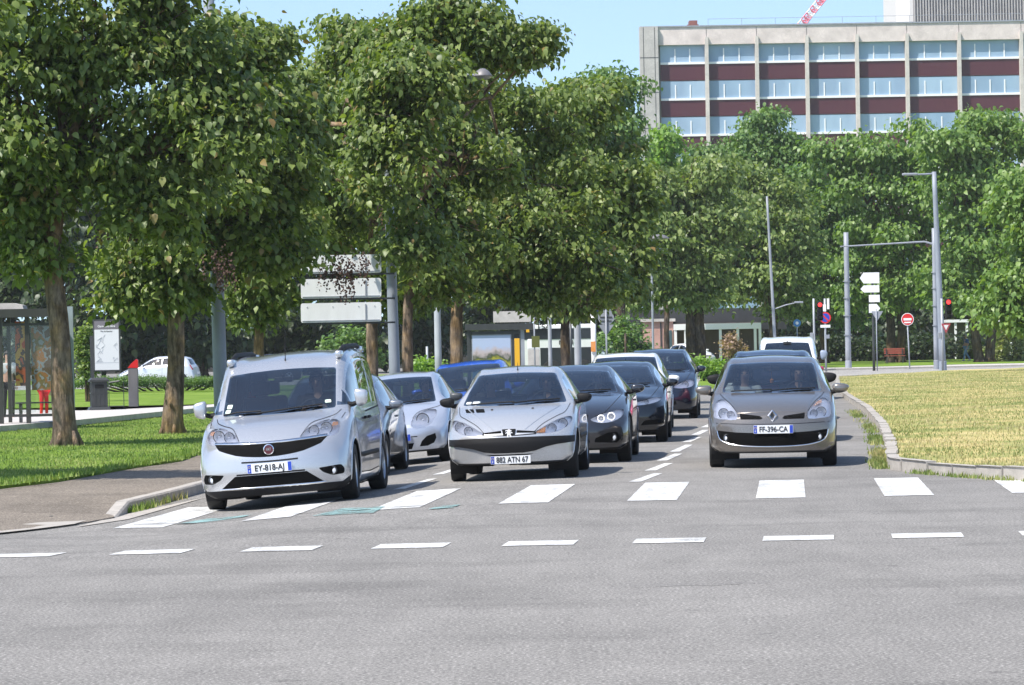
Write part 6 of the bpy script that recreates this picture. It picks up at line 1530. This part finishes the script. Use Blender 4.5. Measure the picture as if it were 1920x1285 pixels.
# occupants, seen through the windscreens
def occupant(car, side, pose, label, cols, z=.0, dy=0):
    s = car.s; yd = s['cow']+.4; root = car.root
    M = root.matrix_basis; loc = M @ Vector((side*.37, yd+.62-.15-car.ax[0]+dy, z))
    r = fig('person', label, loc, pose, cols, 0, 1.72); r.rotation_euler = root.rotation_euler; return r
occupant(van, 1, 'drive', 'driver of the silver van in a dark shirt with a hand on the steering wheel', [C_DARK, C_DARK], .66, .02)
occupant(p206, 1, 'drive', 'driver of the silver hatchback with black bumper strip, in a dark shirt', [cloth('cloth_navy', (.05, .06, .10)), C_DARK], .46, .05)
occupant(p206, -1, 'ride', 'front passenger of the silver hatchback with black bumper strip', [C_DARK, C_DARK], .46, .05)
occupant(clio, 1, 'drive', 'driver of the warm grey hatchback behind its steering wheel', [C_DARK, C_JEANS], .48, .03)
occupant(clio, -1, 'ride', 'front passenger of the warm grey hatchback beside the windscreen papers', [C_WHITE, C_DARK], .48, .03)
occupant(bm3, 1, 'drive', 'driver of the graphite saloon with lit ring headlights', [C_DARK, C_DARK], .44, .1)
occupant(tw, 1, 'drive', 'driver of the pale silver small car with oval headlights', [C_DARK, C_DARK], .46, .03)
# info board
D = 100; ib = empty('info_board', (X(203, D), D, .12), label="dark framed information board with a pale map, hung on a post above the litter column", cat='sign'); ox = ib.location.x
a = P(180, 697, D); b = P(229, 599, D); w_ = b.x-a.x; z0, z1 = a.z-.12, b.z-.12
bm = NB(); box2(bm, (-w_/2, -.06, z0), (w_/2, .06, z1), bev=.01); obj('frame', bm, M_DARKMETAL, ib)
bm = NB(); box2(bm, (-w_/2+.04, -.066, z0+.04), (w_/2-.04, -.062, z1-.28)); o = obj('map_sheet', bm, mat('map_paper', (.62, .64, .66), .5), ib)
bm = NB(); rr = random.Random(4)
for k in range(9):
    x_, z_ = rr.uniform(-w_/2+.1, w_/2-.15), rr.uniform(z0+.3, z1-.45); pts = [(x_, -.069, z_)]
    for j in range(5): x_ = min(max(x_+rr.uniform(-.12, .12), -w_/2+.08), w_/2-.08); z_ = min(max(z_+rr.uniform(-.14, .14), z0+.28), z1-.42); pts.append((x_, -.069, z_))
    tube(bm, pts, .004, 4)
box2(bm, (-w_/2+.05, -.069, z0+.24), (w_/2-.05, -.067, z0+.25)); obj('map_lines', bm, mat('map_line_grey', (.35, .38, .42), .5), o)
bm = NB(); box2(bm, (-w_/2+.04, -.066, z1-.27), (w_/2-.04, -.062, z1-.04)); obj('header', bm, mat('header_grey', (.16, .15, .17), .5), ib)
Mx = lambda x, z: Matrix.Translation((x, -.072, z)) @ Matrix.Rotation(R(90), 4, 'X')
letter('lettering', 'Gare Routière', .085, Mx(0, z1-.19), M_WHITE, ib); letter('lettering', 'Plan du Quartier', .05, Mx(0, z1-.33), M_DARKMETAL, ib)
bm = NB(); xx = P(173, 650, D).x-ox; box2(bm, (xx-.06, -.04, -.1), (xx+.04, .06, P(173, 630, D).z-.12)); box2(bm, (xx, -.03, z0+.25), (-w_/2, .03, z0+.30)); obj('post', bm, M_DARKMETAL, ib)
# litter column
D = 97; lc = empty('litter_column', (X(186, D), D, .12), label='dark fluted square litter column on the platform path', cat='litter bin'); s = F/D
bm = NB()
def fr(bm, z, w0, w1, h_): 
    prism(bm, [(-1, -1), (1, -1), (1, 1), (-1, 1)], lambda p, t: Vector((p[0]*(w0 if t == 0 else w1), p[1]*(w0 if t == 0 else w1), z+t)), 0, h_)
fr(bm, 0, .30, .27, .08); fr(bm, .08, .225, .215, .70); fr(bm, .78, .27, .27, .05); fr(bm, .83, .25, .20, .06); fr(bm, .45, .235, .235, .03)
for sd in range(4):
    Mr = Matrix.Rotation(sd*math.pi/2, 3, 'Z')
    for k in (-1, 0, 1): box(bm, Mr @ Vector((k*.12, -.222, .43)), (.03, .02, .64) if sd % 2 == 0 else (.02, .03, .64))
obj('column', recalc(bm), M_DARKMETAL, lc); lc.rotation_euler = (0, 0, R(12)); bm = NB(); box2(bm, (-.12, -.235, .60), (.12, -.228, .70)); obj('slot', bm, M_BLACK, lc)
# stele with red top
D = 102; st = empty('ticket_stele', (X(251, D), D, .12), label='slim grey steel stele with a slanted red top on the platform path', cat='ticket post')
z1 = P(251, 690, D).z-.12
bm = NB(); box2(bm, (-.14, -.08, -.05), (.14, .08, z1), bev=.015); obj('column', bm, M_STEEL, st)
bm = NB(); prism(bm, [(-.15, 0), (.15, 0), (.15, .22), (.10, .25), (-.05, .12)], lambda p, t: Vector((p[0], t, z1+p[1])), -.09, .09); obj('red_cap', recalc(bm), M_RED, st)
# low wire guard between column and stele
bm = NB(); g0 = X(205, 99)-X(225, 99)
for x_ in (0, .42): tube(bm, [(x_, 0, -.02), (x_, 0, .75)], .012, 6)
tube(bm, [(0, 0, .05), (.42, 0, .05)], .012, 6); tube(bm, [(0, 0, .72), (.3, 0, .76)], .03, 6)
o = obj('wire_guard', bm, M_DARKMETAL); o.location = (X(205, 100), 100, .12); tag(o, 'thin wire frame standing between the litter column and the grey stele', 'guard')
# ------------------------------------------------ centre: poster shelter, bus, grey box
D = 128; sh = empty('poster_shelter', (X(930, D), D, .1), label='dark bus shelter holding a landscape poster, behind the silver hatchback', cat='shelter'); ox = sh.location.x
q = lambda px, py: (P(px, py, D).x-ox, P(px, py, D).z-.1)
bm = NB(); a = q(872, 620); b = q(1000, 606); box2(bm, (a[0], -.2, a[1]), (b[0], 1.5, b[1])); obj('roof', bm, M_DARKMETAL, sh)
for px in (880, 962, 981):
    bm = NB(); x_ = q(px, 700)[0]; box2(bm, (x_-.07, -.05, -.1), (x_+.07, .05, a[1])); obj('post', bm, M_GALV if px == 981 else M_DARKMETAL, sh)
a = q(887, 699); b = q(957, 629); bm = NB(); box2(bm, (a[0]-.03, -.06, a[1]-.3), (b[0]+.03, .06, b[1]+.04)); obj('poster_case', bm, M_GALV, sh)
m = mat('poster_landscape', rough=.4); k = NT(m); tc = k.n('ShaderNodeTexCoord'); sp_ = k.n('ShaderNodeSeparateXYZ'); k.l(tc.outputs['Generated'], sp_.inputs[0])
wv_ = k.n('ShaderNodeMath', operation='MULTIPLY_ADD'); k.l(k.noise(2.2, 4, .7), wv_.inputs[0]); wv_.inputs[1].default_value = .5; k.l(sp_.outputs[2], wv_.inputs[2])
aa = k.ramp(wv_.outputs[0], [(0, (.10, .25, .42)), (.42, (.12, .28, .45)), (.50, (.03, .05, .02)), (.64, (.35, .33, .04)), (.74, (.04, .06, .03)), (.86, (.45, .38, .38)), (1, (.38, .45, .62))]); k.l(aa, k.b.inputs['Base Color'])
bm = NB(); box2(bm, (a[0], -.075, a[1]-.25), (b[0], -.062, b[1])); obj('poster', bm, m, sh)
bm = NB(); a = q(884, 628); b = q(975, 622); box2(bm, (a[0], -.08, a[1]), (b[0], -.04, b[1]+.03)); obj('header', bm, M_DARKMETAL, sh)
bm = NB(); a = P(925, 605, 131); b = P(995, 583, 131); box2(bm, (a.x, 131, a.z), (b.x, 131.3, b.z)); bm2 = bm; 
o = empty('roof_sign', (a.x+.6, 131, .1), label='large beige panel standing above the roof of the poster shelter', cat='sign'); 
for v in bm.verts: v.co -= Vector(o.location)
obj('panel', bm, M_PLAT, o); bm = NB()
for x_ in (-.4, .4): box2(bm, (x_-.04, .1, -.1), (x_+.04, .2, a.z-.1))
obj('frame', bm, M_DARKMETAL, o)
# grey cabinet
D = 125; a = P(990, 686, D); b = P(1012, 655, D); cb = empty('street_cabinet', (a.x+.2, D, 0), label='pale grey street cabinet with a white upper part in front of the bus', cat='cabinet')
bm = NB(); box2(bm, (-.2, 0, -.1), (.22, .35, b.z), bev=.02); obj('body', bm, M_PLAT, cb); bm = NB(); box2(bm, (-.2, -.01, b.z+.01), (.22, .34, P(1000, 636, D).z), bev=.02); obj('upper_case', bm, M_WHITE, cb)
r, h = pole_thing('road_sign', 'olive square sign hanging on a thin pole in front of the bus', 'sign', 1004, 123, 570, .025, .025, M_GALV, base=False)
bm = NB(); z_ = P(1008, 641, 123).z; box2(bm, (-.1, -.05, z_-.2), (.18, -.03, z_+.2)); obj('sign_plate', bm, mat('olive_panel', (.10, .11, .02), .6), r)
# bus
D = 160; bu = empty('bus', (X(1050, D), D+1, .05), label='yellow white and black bus standing behind the poles of the left row', cat='bus'); ox = bu.location.x; oy = bu.location.y
q = lambda px, py: (P(px, py, D).x-ox, P(px, py, D).z-.05)
XA, XB = q(960, 640)[0], q(1118, 640)[0]; zr_ = q(1050, 608)[1]
bm = NB(); prism(bm, rounded([(-.0, .30), (2.45, .30), (2.45, zr_), (0, zr_)], .15), lambda p, t: Vector((t, p[0], p[1])), XA, XB); obj('body', recalc(bm), m_metal('bus_white', (.70, .70, .68), .35, 0, .1), bu)
bm = NB(); box2(bm, (XA+.1, -.02, q(1050, 636)[1]), (XB-.1, .0, q(1050, 616)[1])); obj('window_band', bm, mat('bus_glass', (.012, .014, .018), .05), bu)
bm = NB(); box2(bm, (XA-.0, -.025, .35), (XA+.55, .02, q(1050, 633)[1]), bev=.02); box2(bm, (q(987, 640)[0], -.03, q(1050, 622)[1]), (q(993, 640)[0], -.02, q(1050, 613)[1])); obj('yellow_panel', bm, mat('bus_yellow', (.75, .38, .02), .4), bu)
bm = NB(); box2(bm, (q(1013, 640)[0], -.018, .35), (XB-.2, .0, q(1050, 652)[1])); obj('lower_panel', bm, mat('bus_dark', (.02, .022, .025), .3), bu)
for px in (1035, 1095):
    bm = NB(); lathe(bm, [(.001, -.12), (.3, -.12), (.45, -.1), (.48, 0), (.48, .2)], Matrix.Translation((q(px, 640)[0], 0, .45)) @ Matrix.Rotation(R(90), 4, 'X') @ Matrix.Diagonal((1, 1, -1, 1)), 24); obj('wheel', recalc(bm), M_RUBBER, bu)
letter('lettering', 'TSA', .30, Matrix.Translation((q(1020, 640)[0], -.03, q(1050, 612.5)[1])) @ Matrix.Rotation(R(90), 4, 'X'), M_BLACK, bu, 1.3)
letter('lettering', 'NCSI', .28, Matrix.Translation((q(1062, 640)[0], -.03, q(1050, 643)[1])) @ Matrix.Rotation(R(90), 4, 'X'), M_BLACK, bu, 1.1)
# far thin posts at the edge of the wood
for i, (px, D, yt, lb) in enumerate(((802, 140, 650, 'short pale post between the two poles above the blue hatchback'), (1072, 135, 600, 'slim dark post behind the grey pole with a neck'), (1174, 150, 625, 'dark slim trunk-like post in the bush by the pink wall'))):
    pole_thing('post', lb, 'post', px, D, yt, .05, .045, (M_POLEW, M_DARKMETAL, M_BARKD)[i], base=False)
# ---------------------------------------------------------------- office building
M_CONC = m_concrete('facade_concrete', (.46, .44, .41), .25, .1); M_PREC = m_concrete('facade_precast_pink', (.66, .58, .54), .25, .1); M_MULL = m_concrete('facade_fin', (.58, .54, .49), .3, .1)
m = mat('window_blue_blind', rough=.35, spec=.5); k = NT(m); a = k.ramp(k.noise(.5, 2, .5, stretch=(1, 1, .4)), [(.35, (.27, .37, .48)), (.65, (.35, .47, .58))]); k.l(a, k.b.inputs['Base Color']); k2 = k.n('ShaderNodeObjectInfo'); a = k.mix(.9, a, k.ramp(k2.outputs['Random'], [(0, (.72, .80, .86)), (.5, (1, 1, 1)), (.8, (.86, .92, .98)), (1, (1.08, 1.06, 1.02))]), 'MULTIPLY'); k.l(a, k.b.inputs['Base Color']); M_WIN = m
M_BURG = m_metal('panel_burgundy', (.085, .022, .032), .45, 0, .12)
DB = 335.0; sb = DB/F
of = empty('office_building', (P(1560, 640, DB).x, DB, -.4), label='long concrete office block with blue window bands and burgundy panels behind the trees', cat='building'); ox = of.location.x
xb = lambda px: P(px, 200, DB).x-ox
fins = [1326, 1420, 1514, 1608, 1702, 1800, 1917, 2012, 2106, 2200]; xs_ = [xb(v) for v in [1236]+fins]
pitch = 67.5*sb; zt = P(1560, 47, DB).z+.4; tilt = lambda x: 0
# floors hang from the parapet
ztop = zt; par = 33*sb
bm = NB(); box2(bm, (xb(1201), -.75, 0), (xb(1235)-.0, .6, ztop+.1)); o = obj('end_wall', bm, M_CONC, of)
bm = NB()
for v in (2.9, 6.2, 9.6, 13, 16.4, 19.8): box2(bm, (xb(1201)-.02, -.77, ztop-v), (xb(1235)+.01, -.749, ztop-v+.05))
box2(bm, (xb(1207), -.765, 0), (xb(1207)+.05, -.749, ztop)); box2(bm, (xb(1228), -.765, 0), (xb(1228)+.05, -.749, ztop)); obj('wall_joint', bm, M_DARKMETAL, o)
bm = NB(); box2(bm, (xb(1235)+.002, -.35, ztop-par), (xs_[-1], 14, ztop)); pp_ = obj('parapet', bm, M_PREC, of)
bm = NB()
for i in range(len(xs_)-1):
    for f_ in ((0, 1) if i else (0,)):
        xm = xs_[i]+(xs_[i+1]-xs_[i])*f_*.0; box2(bm, (xm-.03, -.365, ztop-par+.05), (xm+.03, -.352, ztop-.1))
obj('panel_joint', bm, M_CONC, pp_)
bm = NB(); box2(bm, (xb(1235), -.45, ztop+.002), (xs_[-1], 14, ztop+.14)); obj('coping', bm, M_GALV, of)
bm = NB(); box2(bm, (xb(1235)+.004, .3, 0), (xs_[-1], 14, ztop-par)); obj('core_wall', bm, M_CONC, of)
nfl = 8; wh_ = 34*sb; sill = 2.2*sb; bp_ = 30*sb
for i in range(len(xs_)-1):
    x0, x1 = xs_[i]+.17, xs_[i+1]-.17
    for f_ in range(nfl):
        z1 = ztop-par-f_*pitch; z0 = z1-wh_
        if z0 < 0: break
        bm = NB(); box2(bm, (x0, .12, z0), (x1, .2, z1)); w_ = obj('window', bm, M_WIN, of)
        bm = NB(); nn = 4 if x1-x0 > 5.2 else 3
        for j in range(1, nn):
            xx = x0+(x1-x0)*j/nn; box2(bm, (xx-.055, .06, z0), (xx+.055, .118, z1-.35))
        box2(bm, (x0, -.02, z0-sill), (x1, .118, z0+.10)); obj('window_frame', bm, M_WHITE, w_)
        if z0-sill-bp_ > 0:
            bm = NB(); box2(bm, (x0, .08, z0-sill-bp_-.0), (x1, .2, z0-sill)); obj('spandrel_panel', bm, M_BURG, of)
for x_ in xs_[1:]:
    bm = NB(); box2(bm, (x_-.16, -.62, 0), (x_+.16, .28, ztop-par+14*sb), bev=.0)
    obj('facade_fin', bm, M_MULL, of)
# roof things
bm = NB(); a = xb(1296); b = xb(1317); box2(bm, (a, 3, ztop+.14), (b, 5, ztop+.55)); box2(bm, (a+.2, 3.2, ztop+.55), (b-.1, 4.8, ztop+.95)); ru = obj('roof_unit', bm, m_metal('roof_unit_rust', (.25, .10, .08), .6), of)
bm = NB()
for x_ in np.arange(xb(1330), xs_[-1], 3.2): tube(bm, [(x_, -.2, ztop+.1), (x_, -.2, ztop+.75)], .02, 4)
tube(bm, [(xb(1330), -.2, ztop+.75), (xs_[-1], -.2, ztop+.75)], .02, 4); obj('roof_railing', bm, M_GALV, of)
of.rotation_euler = (0, 0, R(1.2))
# tower behind
DT = 420; tx = P(1680, 20, DT).x; tw_ = empty('tower_block', (tx, DT, -.4), label='pale ribbed tower block rising behind the office building at the top right', cat='building')
bm = NB(); zt2 = P(1800, -120, DT).z; pl_ = [(0, 0), (1.5, -1.2), (40, -1.2), (40, 14), (0, 14)]; prism(bm, pl_, lambda p, t: Vector((p[0], p[1], t)), 0, zt2); obj('wall', recalc(bm), mat('tower_white', (.62, .60, .57), .8), tw_)
bm = NB()
for x_ in np.arange(2.0, 30, .34): box2(bm, (x_, -1.5, P(1700, 42, DT).z-6), (x_+.13, -1.2, zt2))
obj('rib', bm, M_CONC, tw_).__setitem__('kind', 'stuff')
bm = NB(); box2(bm, (1.9, -1.26, 0), (30, -1.201, zt2)); obj('ribbed_panel', bm, m_concrete('tower_grey', (.30, .29, .30), .3), tw_)
# crane jib
DC = 520; a = P(1490, 62, DC); b = P(1545, -6, DC); cr = empty('tower_crane', (a.x, DC, -.4), label='red and white lattice crane jib pointing up behind the office roof', cat='crane')
d = b-a; A0 = Vector((0, 0, a.z+.4)); Lj = d.length; d.normalize(); nrm = Vector((-d.z, 0, d.x)); m_cr = mat('crane_pink_red', (.72, .20, .26), .5)
n = 10
for seg in range(n):
    bm = NB(); p0 = A0+d*Lj*seg/n; p1 = A0+d*Lj*(seg+1)/n; wj = .5
    c4 = lambda p: [p+nrm*wj*sx_+Vector((0, wj*sy_, 0)) for sx_, sy_ in ((-1, -1), (1, -1), (1, 1), (-1, 1))]
    q0, q1 = c4(p0), c4(p1)
    for j in range(4): tube(bm, [q0[j], q1[j]], .09, 4); tube(bm, [q0[j], q1[(j+1) % 4]], .08, 4); tube(bm, [q0[j], q0[(j+1) % 4]], .08, 4)
    obj('jib_section', bm, m_cr if seg in (0, 1, 3, 4, 6, 8, 9) else M_WHITE, cr)
bm = NB(); box2(bm, (-1, -1, 0), (1, 1, a.z-.5)); tube(bm, [(0, 0, a.z-1), A0+Vector((0, 0, .2))], .8, 6); obj('mast', bm, m_cr, cr)
# pink wall and white pergola
DP = 240; a = P(1209, 690, DP); b = P(1262, 603, DP); pk_ = empty('pink_house', (a.x, DP, 0), label='small pink rendered building behind the olive tree, left of the white pergola', cat='building'); w_ = b.x-a.x
bm = NB(); box2(bm, (0, 0, -.4), (w_, 6, b.z)); obj('wall', bm, m_concrete('render_pink', (.52, .32, .27), .5), pk_)
bm = NB(); box2(bm, (-.15, -.2, b.z+.003), (w_+.15, 6.1, b.z+.2)); obj('roof', bm, M_PLAT, pk_)
bm = NB(); box2(bm, (w_*.55, -.06, -.3), (w_*.60, -.003, b.z-.05)); obj('drainpipe', bm, M_DARKMETAL, pk_); bm = NB(); box2(bm, (w_*.72, -.04, .8), (w_*.95, -.003, b.z-.6)); f_ = obj('window', bm, mat('pane_teal', (.05, .09, .10), .1), pk_)
bm = NB(); a2 = P(1264, 690, DP); b2 = P(1425, 604, DP); pe = empty('white_pergola', (a2.x, DP-1, 0), label='long white framed pergola with dark back wall behind the low shrub bed', cat='pergola'); w2 = b2.x-a2.x
box2(bm, (0, -.1, b2.z-.45), (w2, 3, b2.z-.05)); obj('roof_beam', bm, M_WHITE, pe)
for t in (0.015, .13, .34, .53, .73, .93, .985):
    bm = NB(); box2(bm, (w2*t-.09, -.05, -.3), (w2*t+.09, .1, b2.z-.452)); obj('post', bm, M_WHITE, pe)
bm = NB(); box2(bm, (.1, 3.01, -.3), (w2, 3.2, b2.z+.0)); obj('back_wall', bm, m_metal('pergola_back', (.14, .10, .09), .8), pe)
bm = NB(); box2(bm, (-3, 3.3, b2.z-.5), (w2+2, 6, b2.z+1.0)); obj('rear_roof', bm, m_metal('rear_roof_dark', (.03, .032, .036), .8), pe)
# white canopy building on the right
DP = 250; a2 = P(1775, 690, DP); b2 = P(1925, 597, DP); pe = empty('canopy_building', (a2.x, DP, 0), label='low building with a thin white canopy edge behind the walking person', cat='building'); w2 = b2.x-a2.x
bm = NB(); box2(bm, (0, -.1, b2.z-.2), (w2, 2, b2.z)); obj('canopy', bm, M_WHITE, pe); bm = NB(); box2(bm, (0, 2.01, -.3), (w2, 6, b2.z-.1)); obj('wall', bm, m_metal('wall_dark', (.10, .09, .08), .8), pe)
for t in (.12, .26, .55, .8): bm = NB(); box2(bm, (w2*t-.08, 0, -.3), (w2*t+.08, .15, b2.z-.2)); obj('post', bm, M_WHITE, pe)
# added backdrop closing the view under the trees, its dark colour standing for shade
wl = NB(); box2(wl, (-40, 285, -.4), (95, 286, 3.2)); o = obj('shade_backdrop', wl, m_metal('backdrop_shade_dark', (.05, .05, .045), .9)); tag(o, 'long backdrop added behind the woods, coloured dark as deep shade', 'wall')
# ---------------------------------------------------------------- grass blades, weeds
M_BLG = m_leaf('blade_green', [(0, (.09, .17, .02)), (.6, (.17, .27, .04)), (1, (.28, .34, .09))], .3, .6)
M_BLD = m_leaf('blade_dry', [(0, (.17, .23, .07)), (.35, (.27, .30, .11)), (.6, (.42, .37, .17)), (1, (.54, .46, .24))], .3, .7, (1.2, 1.1, .8))
def m_patch(name, lo, hi):
    m = m_leaf(name, [(0, (0, 0, 0)), (1, (1, 1, 1))], .3, .7, (1.2, 1.1, .8)); t = m.node_tree; rp = [n for n in t.nodes if n.type == 'VALTORGB'][0]
    g = [n for n in t.nodes if n.type == 'NEW_GEOMETRY'][0]; nz = t.nodes.new('ShaderNodeTexNoise'); nz.inputs['Scale'].default_value = .55; nz.inputs['Detail'].default_value = 5; nz.inputs['Roughness'].default_value = .65
    mp = t.nodes.new('ShaderNodeMapping'); mp.inputs['Scale'].default_value = (1, .45, 1); t.links.new(g.outputs['Position'], mp.inputs[0]); t.links.new(mp.outputs[0], nz.inputs['Vector'])
    ad = t.nodes.new('ShaderNodeMath'); ad.operation = 'MULTIPLY_ADD'; ad.inputs[1].default_value = .22; t.links.new(g.outputs['Random Per Island'], ad.inputs[0]); t.links.new(nz.outputs['Fac'], ad.inputs[2]); t.links.new(ad.outputs[0], rp.inputs[0])
    e = rp.color_ramp.elements; e.new(.5); e.new(.5)
    for i, (p, c) in enumerate([(.40, lo[0]), (.56, lo[1]), (.66, hi[0]), (.82, hi[1])]): e[i].position = p; e[i].color = (*c, 1)
    return m
M_BLP = m_patch('blade_patchy', [(.17, .23, .07), (.27, .31, .11)], [(.41, .37, .18), (.56, .49, .28)])
M_BLW = m_patch('weed_blade', [(.10, .17, .03), (.20, .28, .07)], [(.33, .36, .12), (.50, .44, .20)])
BLADE = np.array([(-.5, 0, 0), (.5, 0, 0), (.18, .25, .6), (0, .6, 1.0)])
def blades(name, pts, hgts, m, wd=.012, seed=1):
    rng = np.random.default_rng(seed); n = len(pts); T_ = BLADE[None].repeat(n, 0).copy(); T_[:, :, 0] *= wd*rng.uniform(.7, 1.4, n)[:, None]; T_[:, :, 1] *= (hgts*rng.uniform(.2, 1, n))[:, None]; T_[:, :, 2] *= hgts[:, None]
    a = rng.uniform(0, 6.28, n); c, s = np.cos(a)[:, None], np.sin(a)[:, None]; V = np.stack([T_[:, :, 0]*c-T_[:, :, 1]*s, T_[:, :, 0]*s+T_[:, :, 1]*c, T_[:, :, 2]], 2)+pts[:, None, :]
    return tag(npmesh(name, V.reshape(-1, 3), np.arange(n*4).reshape(-1, 4), m), kind='stuff')
def scatter(poly, n, zf, rng, ybias=1.0):
    xs = [p[0] for p in poly]; ys = [p[1] for p in poly]; out = []
    while len(out) < n:
        k = n*2; y = min(ys)+(max(ys)-min(ys))*rng.random(k)**ybias; x = rng.uniform(min(xs), max(xs), k)
        for a, b in zip(x, y):
            if inpoly(a, b, poly): out.append((a, b, zf(a, b)))
            if len(out) >= n: break
    return np.array(out)
rg = np.random.default_rng(5)
lawnz = lambda x, y: -.02+.03*noise.noise((x*.4, y*.2, 0))
pl2 = [(-13, 44), GL(-5, 913, -.03), GL(110, 900, -.03), GL(255, 874, -.03), GL(340, 862, -.03), U(KL-2.6, 66), U(KL-2.4, 110), (-13, 110)]
M_BLL = m_patch('blade_lawn', [(.08, .16, .025), (.14, .23, .045)], [(.22, .30, .07), (.34, .37, .12)])
p_ = scatter(pl2, 75000, lawnz, rg, 1.35); blades('lawn_grass', p_, .032*rg.uniform(.5, 1.7, len(p_)), M_BLL, .02)
dz_ = lambda x, y: dry_dz(x, y)
pr2 = [(x+.05, y) for x, y in RK if y < 130]+[(7.2, 38.5), (16, 38.5), (28, 160), (13.6, 147)]
p_ = scatter(pr2, 125000, dz_, rg, 1.7); hh_ = .034*rg.uniform(.5, 1.7, len(p_)); blades('dry_grass', p_, hh_, M_BLP, .017)
# weeds along the kerbs
def weeds(name, line, n, spread, h, m, seed, zf=hgt):
    rng = np.random.default_rng(seed); t = rng.random(n); cl = np.sin(t*37+seed)+np.sin(t*91)+rng.normal(size=n)*.7; t = t[cl > .1]; P0 = np.array([p[:2] for p in line], float); seg = t*(len(P0)-1); i = np.minimum(seg.astype(int), len(P0)-2); f = (seg-i)[:, None]
    q = P0[i]*(1-f)+P0[i+1]*f; q = q+rng.normal(size=q.shape)*spread; z = np.array([float(zf(a, b)) for a, b in q]); pts = np.column_stack([q, z])
    return blades(name, pts, h*rng.uniform(.4, 1.3, len(pts)), m, .02, seed)
weeds('kerb_weeds', [(4.74, 45.2), (4.95, 47.6), (5.5, 53), (6.6, 65), (7.9, 82)], 5200, .07, .07, M_BLW, 11)
weeds('kerb_weeds', [(4.95, 43.7), (5.4, 41.9), (5.85, 40.4), (6.5, 39.1), (7.5, 37.5)], 1500, .05, .06, M_BLW, 12)
weeds('kerb_weeds', [U(KL+.05, 41.3), U(KL+.05, 43.5), U(KL+.05, 45)], 260, .03, .10, M_BLW, 13)
weeds('kerb_weeds', [U(KL+.03, 41.0), U(KL+.02, 42.5)], 420, .04, .09, M_BLG, 14)
weeds('lawn_edge_tufts', [GL(-5, 914, -.03), GL(110, 901, -.03), GL(255, 875, -.03), GL(340, 863, -.03), U(KL-2.6, 66)], 5000, .12, .07, M_BLG, 15, lambda x, y: 0.0)
# ---------------------------------------------------------------- the air: distant things pale a little
bm = NB(); box2(bm, (-160, -70, -1.5), (160, 600, 60)); hz = obj('haze', bm, bpy.data.materials.new('haze_air')); tag(hz, kind='stuff')
m = hz.data.materials[0]; m.use_nodes = True; t = m.node_tree; t.nodes.clear(); o_ = t.nodes.new('ShaderNodeOutputMaterial'); v_ = t.nodes.new('ShaderNodeVolumePrincipled')
v_.inputs['Color'].default_value = (.93, .96, 1, 1); v_.inputs['Density'].default_value = .00012; v_.inputs['Anisotropy'].default_value = .2; t.links.new(v_.outputs[0], o_.inputs['Volume'])
SC.cycles.volume_bounces = 1
